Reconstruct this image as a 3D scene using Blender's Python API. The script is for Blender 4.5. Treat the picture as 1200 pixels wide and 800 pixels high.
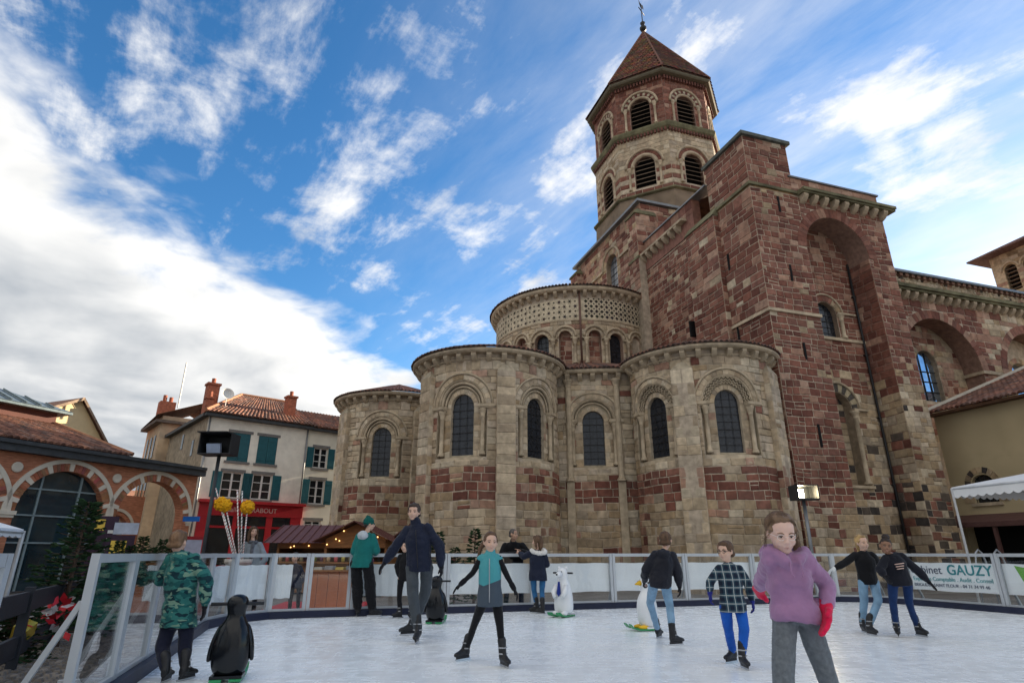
import bpy, bmesh, math, random
from math import sin, cos, pi, radians, sqrt, hypot, atan2
from mathutils import Vector, Matrix
from mathutils.geometry import delaunay_2d_cdt

# ------------------------------------------------------------------ camera, sky, sun, exposure
scene = bpy.context.scene
for o in list(bpy.data.objects): bpy.data.objects.remove(o)
F = 690.0; HOR = 248.0; PITCH = math.atan(HOR / F); EYE = 1.2
cam_d = bpy.data.cameras.new('camera'); cam = bpy.data.objects.new('camera', cam_d)
scene.collection.objects.link(cam); scene.camera = cam
cam.location = (0, 0, EYE); cam.rotation_euler = (pi / 2 + PITCH, 0, 0)
cam_d.sensor_width = 36; cam_d.lens = 36 * F / 1200; cam_d.clip_end = 3000; cam_d.clip_start = .05
scene.render.resolution_x = 1024; scene.render.resolution_y = 682

def ray(x, y):                                   # pixel of the 1200x800 photograph -> direction
    a = (x - 600) / F; b = (400 - y) / F
    return Vector((a, cos(PITCH) - b * sin(PITCH), sin(PITCH) + b * cos(PITCH)))
def at(x, y, Y):                                 # point at depth Y
    r = ray(x, y); t = Y / r.y; return Vector((r.x * t, Y, EYE + r.z * t))
def at_z(x, y, z):
    r = ray(x, y); t = (z - EYE) / r.z; return Vector((r.x * t, r.y * t, z))

SUN_AZ, SUN_EL = 50.0, 15.0                      # azimuth to the right of the view direction
sun_d = bpy.data.lights.new('sun', 'SUN'); sun = bpy.data.objects.new('sun', sun_d)
scene.collection.objects.link(sun)
sun_d.energy = 4.0; sun_d.angle = radians(.5); sun_d.color = (1.0, .84, .62)
sdir = Vector((sin(radians(SUN_AZ)) * cos(radians(SUN_EL)), cos(radians(SUN_AZ)) * cos(radians(SUN_EL)), sin(radians(SUN_EL))))
sun.rotation_euler = sdir.to_track_quat('Z', 'Y').to_euler(); sun.location = (60, 50, 60)

world = bpy.data.worlds.new('World'); scene.world = world; world.use_nodes = True
def build_sky():
    nt = world.node_tree; nt.nodes.clear(); N = nt.nodes.new; L = nt.links.new
    def val(s, x):
        if hasattr(x, 'is_output'): L(x, s)
        else: s.default_value = x
    def M(op, a, b=0.0, c=0.0):
        n = N('ShaderNodeMath'); n.operation = op; val(n.inputs[0], a); val(n.inputs[1], b); val(n.inputs[2], c); return n.outputs[0]
    def V(op, a, b=None):
        n = N('ShaderNodeVectorMath'); n.operation = op; val(n.inputs[0], a)
        if b is not None: val(n.inputs[1], b)
        return n.outputs['Value'] if op == 'DOT_PRODUCT' else n.outputs[0]
    def ss(x, a, b):
        n = N('ShaderNodeMapRange'); n.interpolation_type = 'SMOOTHSTEP'; val(n.inputs[0], x)
        n.inputs[1].default_value = a; n.inputs[2].default_value = b; return n.outputs[0]
    def noise(vec, scale, detail, dist=0, rough=.55):
        n = N('ShaderNodeTexNoise'); L(vec, n.inputs['Vector']); n.inputs['Scale'].default_value = scale
        n.inputs['Detail'].default_value = detail; n.inputs['Distortion'].default_value = dist; n.inputs['Roughness'].default_value = rough
        return n.outputs['Fac']
    tc = N('ShaderNodeTexCoord'); d = V('NORMALIZE', tc.outputs['Generated'])
    sp = N('ShaderNodeSeparateXYZ'); L(d, sp.inputs[0]); dx, dy, dz = sp.outputs
    sky = N('ShaderNodeTexSky'); sky.sky_type = 'NISHITA'; sky.sun_disc = False
    sky.sun_elevation = radians(SUN_EL); sky.sun_rotation = radians(SUN_AZ)
    sky.air_density = 1.0; sky.dust_density = .35; sky.ozone_density = 3.0; sky.altitude = 400
    hs = N('ShaderNodeHueSaturation'); hs.inputs['Saturation'].default_value = 1.22; L(sky.outputs[0], hs.inputs['Color']); bgs = N('ShaderNodeBackground'); L(hs.outputs[0], bgs.inputs[0]); bgs.inputs[1].default_value = SKY
    # plane of the cloud layer
    inv = M('DIVIDE', 1.0, M('ADD', M('MAXIMUM', dz, 0.0), .14))
    cp = N('ShaderNodeCombineXYZ'); L(M('MULTIPLY', dx, inv), cp.inputs[0]); L(M('MULTIPLY', dy, inv), cp.inputs[1])
    p = cp.outputs[0]
    # great bank of cumulus filling the left of the sky
    nb = ray(480, 438).cross(ray(0, 70)).normalized()
    if nb.dot(ray(100, 300)) < 0: nb = -nb
    bank = M('MAXIMUM', V('DOT_PRODUCT', d, tuple(nb)), M('ADD', M('MULTIPLY', dy, -.7), M('MULTIPLY', dx, -.3)))   # bank extended unseen behind the camera to brighten the walls
    n1 = noise(p, 1.1, 4, .2, .5); n2 = noise(p, 3.6, 7, .25, .55)
    field = M('ADD', bank, M('ADD', M('MULTIPLY', M('SUBTRACT', n1, .5), .36), M('MULTIPLY', M('SUBTRACT', n2, .5), .26)))
    m_bank = ss(field, -.03, .06)
    # wisps and small puffs in the blue
    r0 = N('ShaderNodeMapping'); L(p, r0.inputs[0]); r0.inputs['Rotation'].default_value = (0, 0, radians(53)); r0.inputs['Location'].default_value = (3.1, 1.7, 0)
    rot = N('ShaderNodeMapping'); L(r0.outputs[0], rot.inputs[0]); rot.inputs['Scale'].default_value = (.9, 2.6, 1)
    w1 = noise(rot.outputs[0], 1.7, 8, .18, .62); w2 = noise(p, 5.0, 8, .3, .64)
    lobes = None
    def lobe(x, y, k0, amt):
        nonlocal lobes
        q = M('MULTIPLY', ss(V('DOT_PRODUCT', d, tuple(ray(x, y).normalized())), cos(radians(k0)), 1.0), amt)
        lobes = q if lobes is None else M('ADD', lobes, q)
    for a in ((330, 185, 13, .20), (430, 150, 10, .18), (500, 60, 9, .22), (560, 225, 9, .20), (480, 290, 9, .20), (640, 130, 10, .20), (800, 40, 10, .2),
              (960, 50, 9, .22), (1150, 100, 11, .34), (1080, 180, 6, .34), (640, 330, 7, .25), (540, 390, 5, .14), (20, 40, 12, .3), (210, 100, 5, .12), (700, 190, 7, .2),
              (1150, 250, 14, .12), (960, 180, 10, .08)): lobe(*a)
    wf = M('ADD', M('MULTIPLY', M('SUBTRACT', w1, .5), 2.0), M('ADD', M('MULTIPLY', M('SUBTRACT', w2, .5), 1.3), M('SUBTRACT', M('MULTIPLY', lobes, .7), .165)))
    m_w = M('MULTIPLY', ss(wf, -.10, .50), .92)
    veil = M('MULTIPLY', ss(V('DOT_PRODUCT', d, tuple(sdir)), .35, 1.0), M('MULTIPLY', ss(w1, .25, .75), .55))
    horiz = M('MULTIPLY', ss(dz, .22, .0), .55)
    mask = M('MAXIMUM', m_bank, M('MAXIMUM', m_w, M('MAXIMUM', veil, horiz)))
    # cloud brightness: sunlit rims and tops, grey bellies low down
    n3 = noise(p, 1.7, 5, .3, .5); n4 = noise(d, 5.0, 5, .2, .5)
    low = M('MULTIPLY', ss(dz, .80, .12), ss(bank, .02, .26))
    shade = ss(M('ADD', M('MULTIPLY', low, .62), M('ADD', M('MULTIPLY', M('SUBTRACT', n3, .5), 1.7), M('MULTIPLY', M('SUBTRACT', n4, .5), 1.2))), -.12, .85)
    cr = N('ShaderNodeMix'); cr.data_type = 'RGBA'; L(shade, cr.inputs[0])
    cr.inputs[6].default_value = (CLOUD, CLOUD * .985, CLOUD * .955, 1); cr.inputs[7].default_value = (CLOUD * .36, CLOUD * .40, CLOUD * .45, 1)
    bgc = N('ShaderNodeBackground'); L(cr.outputs[2], bgc.inputs[0]); bgc.inputs[1].default_value = 1.0
    mx = N('ShaderNodeMixShader'); L(mask, mx.inputs[0]); L(bgs.outputs[0], mx.inputs[1]); L(bgc.outputs[0], mx.inputs[2])
    out = N('ShaderNodeOutputWorld'); L(mx.outputs[0], out.inputs[0])
SKY = .060; CLOUD = .29
build_sky()
vs = scene.view_settings; vs.view_transform = 'Standard'; vs.look = 'None'; vs.exposure = 2.02; vs.gamma = 1
try: vs.use_curve_mapping = False
except Exception: pass
scene.render.engine = 'CYCLES'
scene.cycles.max_bounces = 6; scene.cycles.diffuse_bounces = 3; scene.cycles.glossy_bounces = 3; scene.cycles.transparent_max_bounces = 16

# ------------------------------------------------------------------ helpers
COL = scene.collection
class MB:
    def __init__(s): s.v = []; s.f = []; s.c = []; s.m = []
    def add(s, vs, fs, col=None, mi=0):
        b = len(s.v); s.v += [tuple(v) for v in vs]; s.f += [tuple(i + b for i in f) for f in fs]
        s.c += [col or (1, 1, 1)] * len(vs); s.m += [mi] * len(fs); return s
    def box(s, x0, x1, y0, y1, z0, z1, col=None, mi=0):
        return s.add([(x, y, z) for z in (z0, z1) for x, y in ((x0, y0), (x1, y0), (x1, y1), (x0, y1))],
                     [(0, 3, 2, 1), (4, 5, 6, 7), (0, 1, 5, 4), (1, 2, 6, 5), (2, 3, 7, 6), (3, 0, 4, 7)], col, mi)
    def beam(s, a, b, w, h, up=(0, 0, 1), col=None, mi=0):      # box along a->b
        a = Vector(a); b = Vector(b); t = (b - a).normalized(); r = t.cross(Vector(up))
        if r.length < 1e-4: r = t.cross(Vector((1, 0, 0)))
        r.normalize(); u = r.cross(t)
        vs = [p + r * sx * w / 2 + u * sz * h / 2 for p in (a, b) for sx, sz in ((-1, -1), (1, -1), (1, 1), (-1, 1))]
        return s.add(vs, [(0, 1, 2, 3), (7, 6, 5, 4), (0, 4, 5, 1), (1, 5, 6, 2), (2, 6, 7, 3), (3, 7, 4, 0)], col, mi)
    def tube(s, pts, rad, n=8, col=None, mi=0, cap=True):
        pts = [Vector(p) for p in pts]; rads = rad if isinstance(rad, (list, tuple)) else [rad] * len(pts)
        vs = []; prev = None
        for i, p in enumerate(pts):
            t = (pts[min(i + 1, len(pts) - 1)] - pts[max(i - 1, 0)])
            t = t.normalized() if t.length > 1e-9 else Vector((0, 0, 1))
            r = prev - t * prev.dot(t) if prev is not None else t.cross(Vector((0, 0, 1)))
            if r.length < 1e-3: r = t.cross(Vector((1, 0, 0)))
            r.normalize(); prev = r; u = t.cross(r)
            vs += [p + (r * cos(2 * pi * k / n) + u * sin(2 * pi * k / n)) * rads[i] for k in range(n)]
        fs = [(i * n + k, i * n + (k + 1) % n, (i + 1) * n + (k + 1) % n, (i + 1) * n + k) for i in range(len(pts) - 1) for k in range(n)]
        if cap: fs += [tuple(range(n))[::-1], tuple((len(pts) - 1) * n + k for k in range(n))]
        return s.add(vs, fs, col, mi)
    def lathe(s, c, prof, n=12, col=None, mi=0):                # prof: (r, z) list
        vs = [(c[0] + r * cos(2 * pi * k / n), c[1] + r * sin(2 * pi * k / n), c[2] + z) for r, z in prof for k in range(n)]
        fs = [(i * n + k, i * n + (k + 1) % n, (i + 1) * n + (k + 1) % n, (i + 1) * n + k) for i in range(len(prof) - 1) for k in range(n)]
        fs += [tuple(range(n))[::-1], tuple((len(prof) - 1) * n + k for k in range(n))]
        return s.add(vs, fs, col, mi)
    def ball(s, c, r, n=10, m=7, col=None, mi=0, rot=None):     # r: number or 3 radii
        r = (r, r, r) if not isinstance(r, (tuple, list)) else r; c = Vector(c)
        vs = []
        for i in range(m + 1):
            t = pi * i / m
            for k in range(n):
                q = Vector((r[0] * sin(t) * cos(2 * pi * k / n), r[1] * sin(t) * sin(2 * pi * k / n), r[2] * cos(t)))
                if rot is not None: q = rot @ q
                vs.append(c + q)
        fs = [(i * n + k, (i + 1) * n + k, (i + 1) * n + (k + 1) % n, i * n + (k + 1) % n) for i in range(m) for k in range(n)]
        return s.add(vs, fs, col, mi)
    def loft(s, rings, col=None, mi=0):                         # rings of equal length
        n = len(rings[0]); vs = [v for r in rings for v in r]
        fs = [(i * n + k, i * n + (k + 1) % n, (i + 1) * n + (k + 1) % n, (i + 1) * n + k) for i in range(len(rings) - 1) for k in range(n)]
        fs += [tuple(range(n))[::-1], tuple((len(rings) - 1) * n + k for k in range(n))]
        return s.add(vs, fs, col, mi)
    def mesh(s, name, smooth=False):
        me = bpy.data.meshes.new(name); me.from_pydata(s.v, [], s.f)
        at_ = me.color_attributes.new('tint', 'FLOAT_COLOR', 'POINT')
        at_.data.foreach_set('color', [x for c in s.c for x in (c[0], c[1], c[2], 1.0)])
        if any(s.m): me.polygons.foreach_set('material_index', s.m)
        if smooth: me.polygons.foreach_set('use_smooth', [True] * len(me.polygons))
        me.update(); return me
    def build(s, name, mat, parent=None, smooth=False):
        me = s.mesh(name, smooth)
        for m in (mat if isinstance(mat, (list, tuple)) else [mat]): me.materials.append(m)
        return link(name, me, parent)
def link(name, me, parent=None, loc=None, rotz=0, scale=None):
    o = bpy.data.objects.new(name, me); COL.objects.link(o); o.parent = parent
    if loc is not None: o.location = loc
    if rotz: o.rotation_euler = (0, 0, rotz)
    if scale is not None: o.scale = scale
    return o
def empty(name, loc, rotz=0):
    o = bpy.data.objects.new(name, None); COL.objects.link(o); o.location = loc; o.rotation_euler = (0, 0, rotz); o.empty_display_size = .2; return o
def tag(o, label, cat, group=None):
    o['label'] = label; o['category'] = cat
    if group: o['group'] = group
    return o
def struct(o): o['kind'] = 'structure'; return o
def stuff(o): o['kind'] = 'stuff'; return o
def copy_tree(o, parent=None):
    c = o.copy(); COL.objects.link(c); c.parent = parent
    for ch in list(o.children): copy_tree(ch, c)
    return c

MATS = {}
def mk(name, base=(.5, .5, .5), rough=.8, var=.15, scale=4, bump=.15, bscale=30, metal=0, tint=False, spec=.3, stain=0, stainscale=.5, coat=0, emit=None, stretch=None, sheen=0):
    m = bpy.data.materials.new(name); m.use_nodes = True; nt = m.node_tree; N = nt.nodes.new; L = nt.links.new
    b = nt.nodes['Principled BSDF']; b.inputs['Roughness'].default_value = rough; b.inputs['Metallic'].default_value = metal
    b.inputs['Specular IOR Level'].default_value = spec; b.inputs['Coat Weight'].default_value = coat
    if sheen: b.inputs['Sheen Weight'].default_value = sheen
    tc = N('ShaderNodeTexCoord'); src = tc.outputs['Object']
    if stretch:
        mp = N('ShaderNodeMapping'); L(src, mp.inputs[0]); mp.inputs['Scale'].default_value = stretch; src = mp.outputs[0]
    n1 = N('ShaderNodeTexNoise'); L(src, n1.inputs['Vector']); n1.inputs['Scale'].default_value = scale; n1.inputs['Detail'].default_value = 6
    mr = N('ShaderNodeMapRange'); L(n1.outputs['Fac'], mr.inputs[0]); mr.inputs[1].default_value = .3; mr.inputs[2].default_value = .7
    mr.inputs[3].default_value = 1 - var; mr.inputs[4].default_value = 1 + var
    col = N('ShaderNodeVectorMath'); col.operation = 'SCALE'
    if tint:
        a = N('ShaderNodeAttribute'); a.attribute_name = 'tint'; L(a.outputs['Color'], col.inputs[0])
    else: col.inputs[0].default_value = base[:3]
    L(mr.outputs[0], col.inputs['Scale']); c = col.outputs[0]
    if stain:
        n2 = N('ShaderNodeTexNoise'); L(tc.outputs['Object'], n2.inputs['Vector']); n2.inputs['Scale'].default_value = stainscale; n2.inputs['Detail'].default_value = 9; n2.inputs['Roughness'].default_value = .65
        m2 = N('ShaderNodeMapRange'); L(n2.outputs['Fac'], m2.inputs[0]); m2.inputs[1].default_value = .42; m2.inputs[2].default_value = .68; m2.inputs[3].default_value = 1.06; m2.inputs[4].default_value = 1 - stain
        s2 = N('ShaderNodeVectorMath'); s2.operation = 'SCALE'; L(c, s2.inputs[0]); L(m2.outputs[0], s2.inputs['Scale']); c = s2.outputs[0]
    if stain and tint:
        mv = N('ShaderNodeMapping'); L(tc.outputs['Object'], mv.inputs[0]); mv.inputs['Scale'].default_value = (1.6, 1.6, .13)
        n4 = N('ShaderNodeTexNoise'); L(mv.outputs[0], n4.inputs['Vector']); n4.inputs['Scale'].default_value = 1.0; n4.inputs['Detail'].default_value = 8; n4.inputs['Roughness'].default_value = .7
        m4 = N('ShaderNodeMapRange'); L(n4.outputs['Fac'], m4.inputs[0]); m4.inputs[1].default_value = .5; m4.inputs[2].default_value = .75; m4.inputs[3].default_value = 1.0; m4.inputs[4].default_value = .74
        s4 = N('ShaderNodeVectorMath'); s4.operation = 'SCALE'; L(c, s4.inputs[0]); L(m4.outputs[0], s4.inputs['Scale']); c = s4.outputs[0]
    L(c, b.inputs['Base Color'])
    if bump:
        n3 = N('ShaderNodeTexNoise'); L(src, n3.inputs['Vector']); n3.inputs['Scale'].default_value = bscale; n3.inputs['Detail'].default_value = 5
        bp = N('ShaderNodeBump'); bp.inputs['Strength'].default_value = bump; bp.inputs['Distance'].default_value = .02; L(n3.outputs['Fac'], bp.inputs['Height']); L(bp.outputs[0], b.inputs['Normal'])
    if emit: b.inputs['Emission Color'].default_value = (*emit[:3], 1); b.inputs['Emission Strength'].default_value = emit[3]
    MATS[name] = m; return m
def mglass(name, tint=(1, 1, 1), refl=.08, rough=.02, alpha=.9):     # thin clear sheet
    m = bpy.data.materials.new(name); m.use_nodes = True; nt = m.node_tree; N = nt.nodes.new; L = nt.links.new; nt.nodes.clear()
    t = N('ShaderNodeBsdfTransparent'); t.inputs[0].default_value = (*[x * alpha for x in tint], 1); g = N('ShaderNodeBsdfGlossy'); g.inputs['Roughness'].default_value = rough
    lw = N('ShaderNodeLayerWeight'); lw.inputs[0].default_value = .5; pw = N('ShaderNodeMath'); pw.operation = 'POWER'; L(lw.outputs['Facing'], pw.inputs[0]); pw.inputs[1].default_value = 3.0; ma = N('ShaderNodeMath'); ma.operation = 'MULTIPLY_ADD'; L(pw.outputs[0], ma.inputs[0]); ma.inputs[1].default_value = .75; ma.inputs[2].default_value = refl
    mx = N('ShaderNodeMixShader'); L(ma.outputs[0], mx.inputs[0]); L(t.outputs[0], mx.inputs[1]); L(g.outputs[0], mx.inputs[2]); o = N('ShaderNodeOutputMaterial'); L(mx.outputs[0], o.inputs[0])
    MATS[name] = m; return m
M_STONE = mk('stone', tint=True, rough=.9, var=.24, scale=5, bump=.55, bscale=22, stain=.24, stainscale=.55)
M_TRIM = mk('carved_stone', (.47, .385, .275), rough=.85, var=.22, scale=4, bump=.35, bscale=25, stain=.28, stainscale=1.2)
M_GLASSDARK = mk('leaded_glass', (.02, .024, .032), rough=.22, var=.5, scale=9, bump=.35, bscale=14, spec=.5)
M_GLASSBLUE = mk('reflecting_glass', (.42, .52, .66), rough=.06, var=.2, scale=2, bump=.04, bscale=3, spec=.9, metal=.9)
M_IRON = mk('dark_iron', (.02, .02, .022), rough=.5, var=.2, bump=0)
M_LEAD = mk('grey_zinc', (.20, .21, .22), rough=.45, var=.15, bump=.1, metal=.5)
M_TILE = mk('roof_tile', tint=True, rough=.85, var=.3, scale=5, bump=.3, bscale=20, stain=.35, stainscale=1.0)
M_MOSS = mk('mossy_stone', (.17, .16, .095), rough=.95, var=.35, scale=2.5, bump=.5, bscale=18, stain=.4)
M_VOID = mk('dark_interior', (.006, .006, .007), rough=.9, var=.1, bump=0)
# ------------------------------------------------------------------ ground
AZ = radians(18); C0 = Vector((11.135, 23.495, 0)); GZ = -.15
def ws(w, s, z=0): return Vector((C0.x + w * cos(AZ) - s * sin(AZ), C0.y + w * sin(AZ) + s * cos(AZ), z))
M_GROUND = mk('square_paving', (.17, .155, .14), rough=.9, var=.2, scale=1.5, bump=.6, bscale=9, stain=.3)
def make_ground():
    b = MB(); R = 900; b.add([(-R, -R, GZ), (R, -R, GZ), (R, R, GZ), (-R, R, GZ)], [(0, 1, 2, 3)]); struct(b.build('ground', M_GROUND))
make_ground()

# ------------------------------------------------------------------ wall surfaces: P(u, v, d) -> local point, u along, v up, d outward
class Plane_:
    def __init__(s, o, t): s.o = o; s.t = t; s.n = (t[1], -t[0]); s.r = None
    def P(s, u, v, d=0): return (s.o[0] + s.t[0] * u + s.n[0] * d, s.o[1] + s.t[1] * u + s.n[1] * d, v)
    def N(s, u): return s.n
class Cyl:
    def __init__(s, c, r, a0): s.c = c; s.r = r; s.a0 = radians(a0)
    def P(s, u, v, d=0): a = s.a0 + u / s.r; return (s.c[0] + (s.r + d) * cos(a), s.c[1] + (s.r + d) * sin(a), v)
    def N(s, u): a = s.a0 + u / s.r; return (cos(a), sin(a))
    def U(s, deg): return (radians(deg) - s.a0) * s.r
class Off:
    def __init__(s, b, d): s.b = b; s.d0 = d; s.r = b.r
    def P(s, u, v, d=0): return s.b.P(u, v, d + s.d0)
    def N(s, u): return s.b.N(u)
def arch_loop(uc, a, v0, vs, n=12, rise=1.0):
    return [(uc - a, v0), (uc + a, v0)] + [(uc + a * cos(pi * k / n), vs + rise * a * sin(pi * k / n)) for k in range(n + 1)]
def in_poly(p, poly):
    x, y = p; c = False; j = len(poly) - 1
    for i in range(len(poly)):
        if (poly[i][1] > y) != (poly[j][1] > y) and x < (poly[j][0] - poly[i][0]) * (y - poly[i][1]) / (poly[j][1] - poly[i][1]) + poly[i][0]: c = not c
        j = i
    return c
def sheet(mb, surf, outer, holes, d=0, step=.6, col=None):
    vs = [Vector(p) for p in outer]; ed = [(i, (i + 1) % len(outer)) for i in range(len(outer))]
    for h in holes:
        b = len(vs); vs += [Vector(p) for p in h]; ed += [(b + i, b + (i + 1) % len(h)) for i in range(len(h))]
    if surf.r:
        us = [p[0] for p in outer]; vv = [p[1] for p in outer]
        nu = max(1, int((max(us) - min(us)) / step))
        for i in range(1, nu):
            for v in (min(vv) + 1e-3, max(vv) - 1e-3, (min(vv) + max(vv)) / 2):
                q = (min(us) + (max(us) - min(us)) * i / nu, v)
                if in_poly(q, outer): vs.append(Vector(q))
    r = delaunay_2d_cdt([v.xy if hasattr(v, 'xy') else v for v in vs], ed, [], 0, 1e-5)
    fs = []
    for f in r[2]:
        c = (sum(r[0][i][0] for i in f) / 3, sum(r[0][i][1] for i in f) / 3)
        if in_poly(c, outer) and not any(in_poly(c, h) for h in holes): fs.append(tuple(f))
    mb.add([surf.P(p[0], p[1], d) for p in r[0]], fs, col)
def reveal(mb, surf, loop, d0, d1, col=None):
    n = len(loop); mb.add([surf.P(u, v, d) for d in (d0, d1) for u, v in loop], [(i, (i + 1) % n, n + (i + 1) % n, n + i) for i in range(n)], col)
def slab(mb, surf, u0, u1, v0, v1, d0, d1, col=None, step=.5):
    n = max(1, int(abs(u1 - u0) / step)) if surf.r else 1
    vs = []; 
    for i in range(n + 1):
        u = u0 + (u1 - u0) * i / n
        vs += [surf.P(u, v0, d0), surf.P(u, v0, d1), surf.P(u, v1, d1), surf.P(u, v1, d0)]
    fs = [(4 * i + k, 4 * i + 4 + k, 4 * i + 4 + (k + 1) % 4, 4 * i + (k + 1) % 4) for i in range(n) for k in range(4)]
    fs += [(0, 1, 2, 3), (4 * n + 3, 4 * n + 2, 4 * n + 1, 4 * n)]
    mb.add(vs, fs, col)
def arc_block(mb, surf, uc, vs_, r0, r1, a0, a1, d0, d1, col=None, g=.006):
    da = g / r1; q = [(uc + r * cos(a), vs_ + r * sin(a)) for r, a in ((r0 + .004, a0 + da), (r1 - .004, a0 + da), (r1 - .004, a1 - da), (r0 + .004, a1 - da))]
    am = (a0 + a1) / 2
    mb.add([surf.P(u, v, d) for d in (d0, d1) for u, v in q], [(4, 7, 6, 5), (0, 1, 5, 4), (1, 2, 6, 5), (2, 3, 7, 6), (3, 0, 4, 7)], col)
def arc_roll(mb, surf, uc, vs_, r, rad, d, n=16, a0=0, a1=pi, col=None):
    mb.tube([surf.P(uc + r * cos(a0 + (a1 - a0) * k / n), vs_ + r * sin(a0 + (a1 - a0) * k / n), d) for k in range(n + 1)], rad, 6, col)
def column(mb, surf, u, d, v0, v1, r, col=None):
    x, y, _ = surf.P(u, 0, d); H = v1 - v0
    mb.lathe((x, y, v0), [(r * 1.6, 0), (r * 1.6, .07), (r * 1.25, .09), (r * 1.35, .13), (r, .16), (r, H - .34), (r * 1.15, H - .33), (r * 1.15, H - .30), (r * 1.05, H - .28), (r * 1.5, H - .14), (r * 1.9, H - .06), (r * 1.9, H)], 10, col)

R_ = random.Random
BEIGE = [(.52, .42, .295), (.46, .365, .25), (.55, .465, .345), (.43, .34, .24), (.50, .415, .315)]
TAN = [(.37, .27, .165), (.42, .315, .20), (.33, .25, .165), (.45, .355, .24), (.37, .30, .22)]
RED = [(.195, .078, .055), (.225, .094, .066), (.155, .060, .044), (.26, .122, .088), (.21, .098, .074)]
PINK = [(.37, .22, .155), (.33, .19, .135), (.41, .265, .195)]
DARK = [(.055, .048, .045), (.075, .06, .052), (.10, .08, .065)]
MORTAR = (.47, .39, .30)
def pick(rng, *ws_):
    t = rng.random() * sum(w for w, _ in ws_)
    for w, p in ws_:
        t -= w
        if t <= 0: break
    c = rng.choice(p); k = rng.uniform(.82, 1.14); return tuple(x * k for x in c)

class Zone:                                        # an opening the courses stop at
    def __init__(s, uc, a, v0, vs, ra=None): s.uc = uc; s.a = a; s.v0 = v0; s.vs = vs; s.ra = ra if ra is not None else a
    def block(s, va, vb):
        if vb <= s.v0 + .05 or va >= s.vs + s.ra - .03: return None
        vm = (va + vb) / 2
        if vm < s.vs: return (s.uc - s.a, s.uc + s.a)
        h = s.ra * s.ra - (vm - s.vs) ** 2
        return (s.uc - sqrt(h), s.uc + sqrt(h)) if h > 0 else None
STONES = []                                        # (score, part object, surf, ua, ub, va, vb, colour, proud)
def wall_stones(part, surf, u0, u1, v0, v1, zones, pal, seed, ch=(.23, .36), sw=(.32, .70), proud=(.004, .03), gap=None):
    rng = R_(seed); v = v0
    while v < v1 - .02:
        h = rng.uniform(*ch)
        if v1 - (v + h) < ch[0] * .7: h = v1 - v
        iv = [(u0, u1)]
        for z in zones:
            b = z.block(v, v + h)
            if b:
                nx = []
                for p, q in iv:
                    if b[1] <= p or b[0] >= q: nx.append((p, q)); continue
                    if b[0] - p > .05: nx.append((p, b[0]))
                    if q - b[1] > .05: nx.append((b[1], q))
                iv = nx
        for p, q in iv:
            u = p
            if q - p > 1.2: u = p
            first = True
            while u < q - .01:
                w = rng.uniform(*sw) * (.55 if first and rng.random() < .5 else 1); first = False
                if q - (u + w) < sw[0] * .7: w = q - u
                c = pal(u + w / 2, v + h / 2, rng)
                if c:
                    g = gap or (.036 if c[0] < .32 and c[0] > c[2] * 2 else .02)
                    if h > .3 and w < .6 and rng.random() < .14:
                        f = rng.uniform(.4, .6); c2 = pal(u + w / 2, v + h / 2, rng) or c
                        STONES.append((part, surf, u + g / 2, u + w - g / 2, v + g / 2, v + h * f - g / 2, c, rng.uniform(*proud), rng.random())); STONES.append((part, surf, u + g / 2, u + w - g / 2, v + h * f + g / 2, v + h - g / 2, c2, rng.uniform(*proud), rng.random()))
                    else: STONES.append((part, surf, u + g / 2, u + w - g / 2, v + g / 2, v + h - g / 2, c, rng.uniform(*proud), rng.random()))
                u += w
        v += h
def stone_geo(surf, ua, ub, va, vb, pr, sd):
    rng = R_(sd); e = min(.022, (ub - ua) * .2, (vb - va) * .2)
    j = lambda: rng.uniform(-.5, .5) * e
    wv = lambda u, v: v + .018 * sin(u * 1.9 + v * .7) + .012 * sin(u * 4.3 + v * 2.1)
    q0 = [(ua, va), (ub, va), (ub, vb), (ua, vb)]; q1 = [(ua + e + j(), va + e + j()), (ub - e + j(), va + e + j()), (ub - e + j(), vb - e + j()), (ua + e + j(), vb - e + j())]
    jj = [rng.uniform(-.009, .009) for _ in range(8)]; q0 = [(u + jj[i], wv(u, v) + jj[4 + i]) for i, (u, v) in enumerate(q0)]; q1 = [(u + jj[i], wv(u, v) + jj[4 + i]) for i, (u, v) in enumerate(q1)]
    vs = [surf.P(u, v, -.02) for u, v in q0] + [surf.P(u, v, pr * .55) for u, v in q0] + [surf.P(u, v, pr + .004) for u, v in q1]
    fs = [(8, 9, 10, 11)] + [(k, (k + 1) % 4, 4 + (k + 1) % 4, 4 + k) for k in range(4)] + [(4 + k, 4 + (k + 1) % 4, 8 + (k + 1) % 4, 8 + k) for k in range(4)]
    return vs, fs
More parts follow.
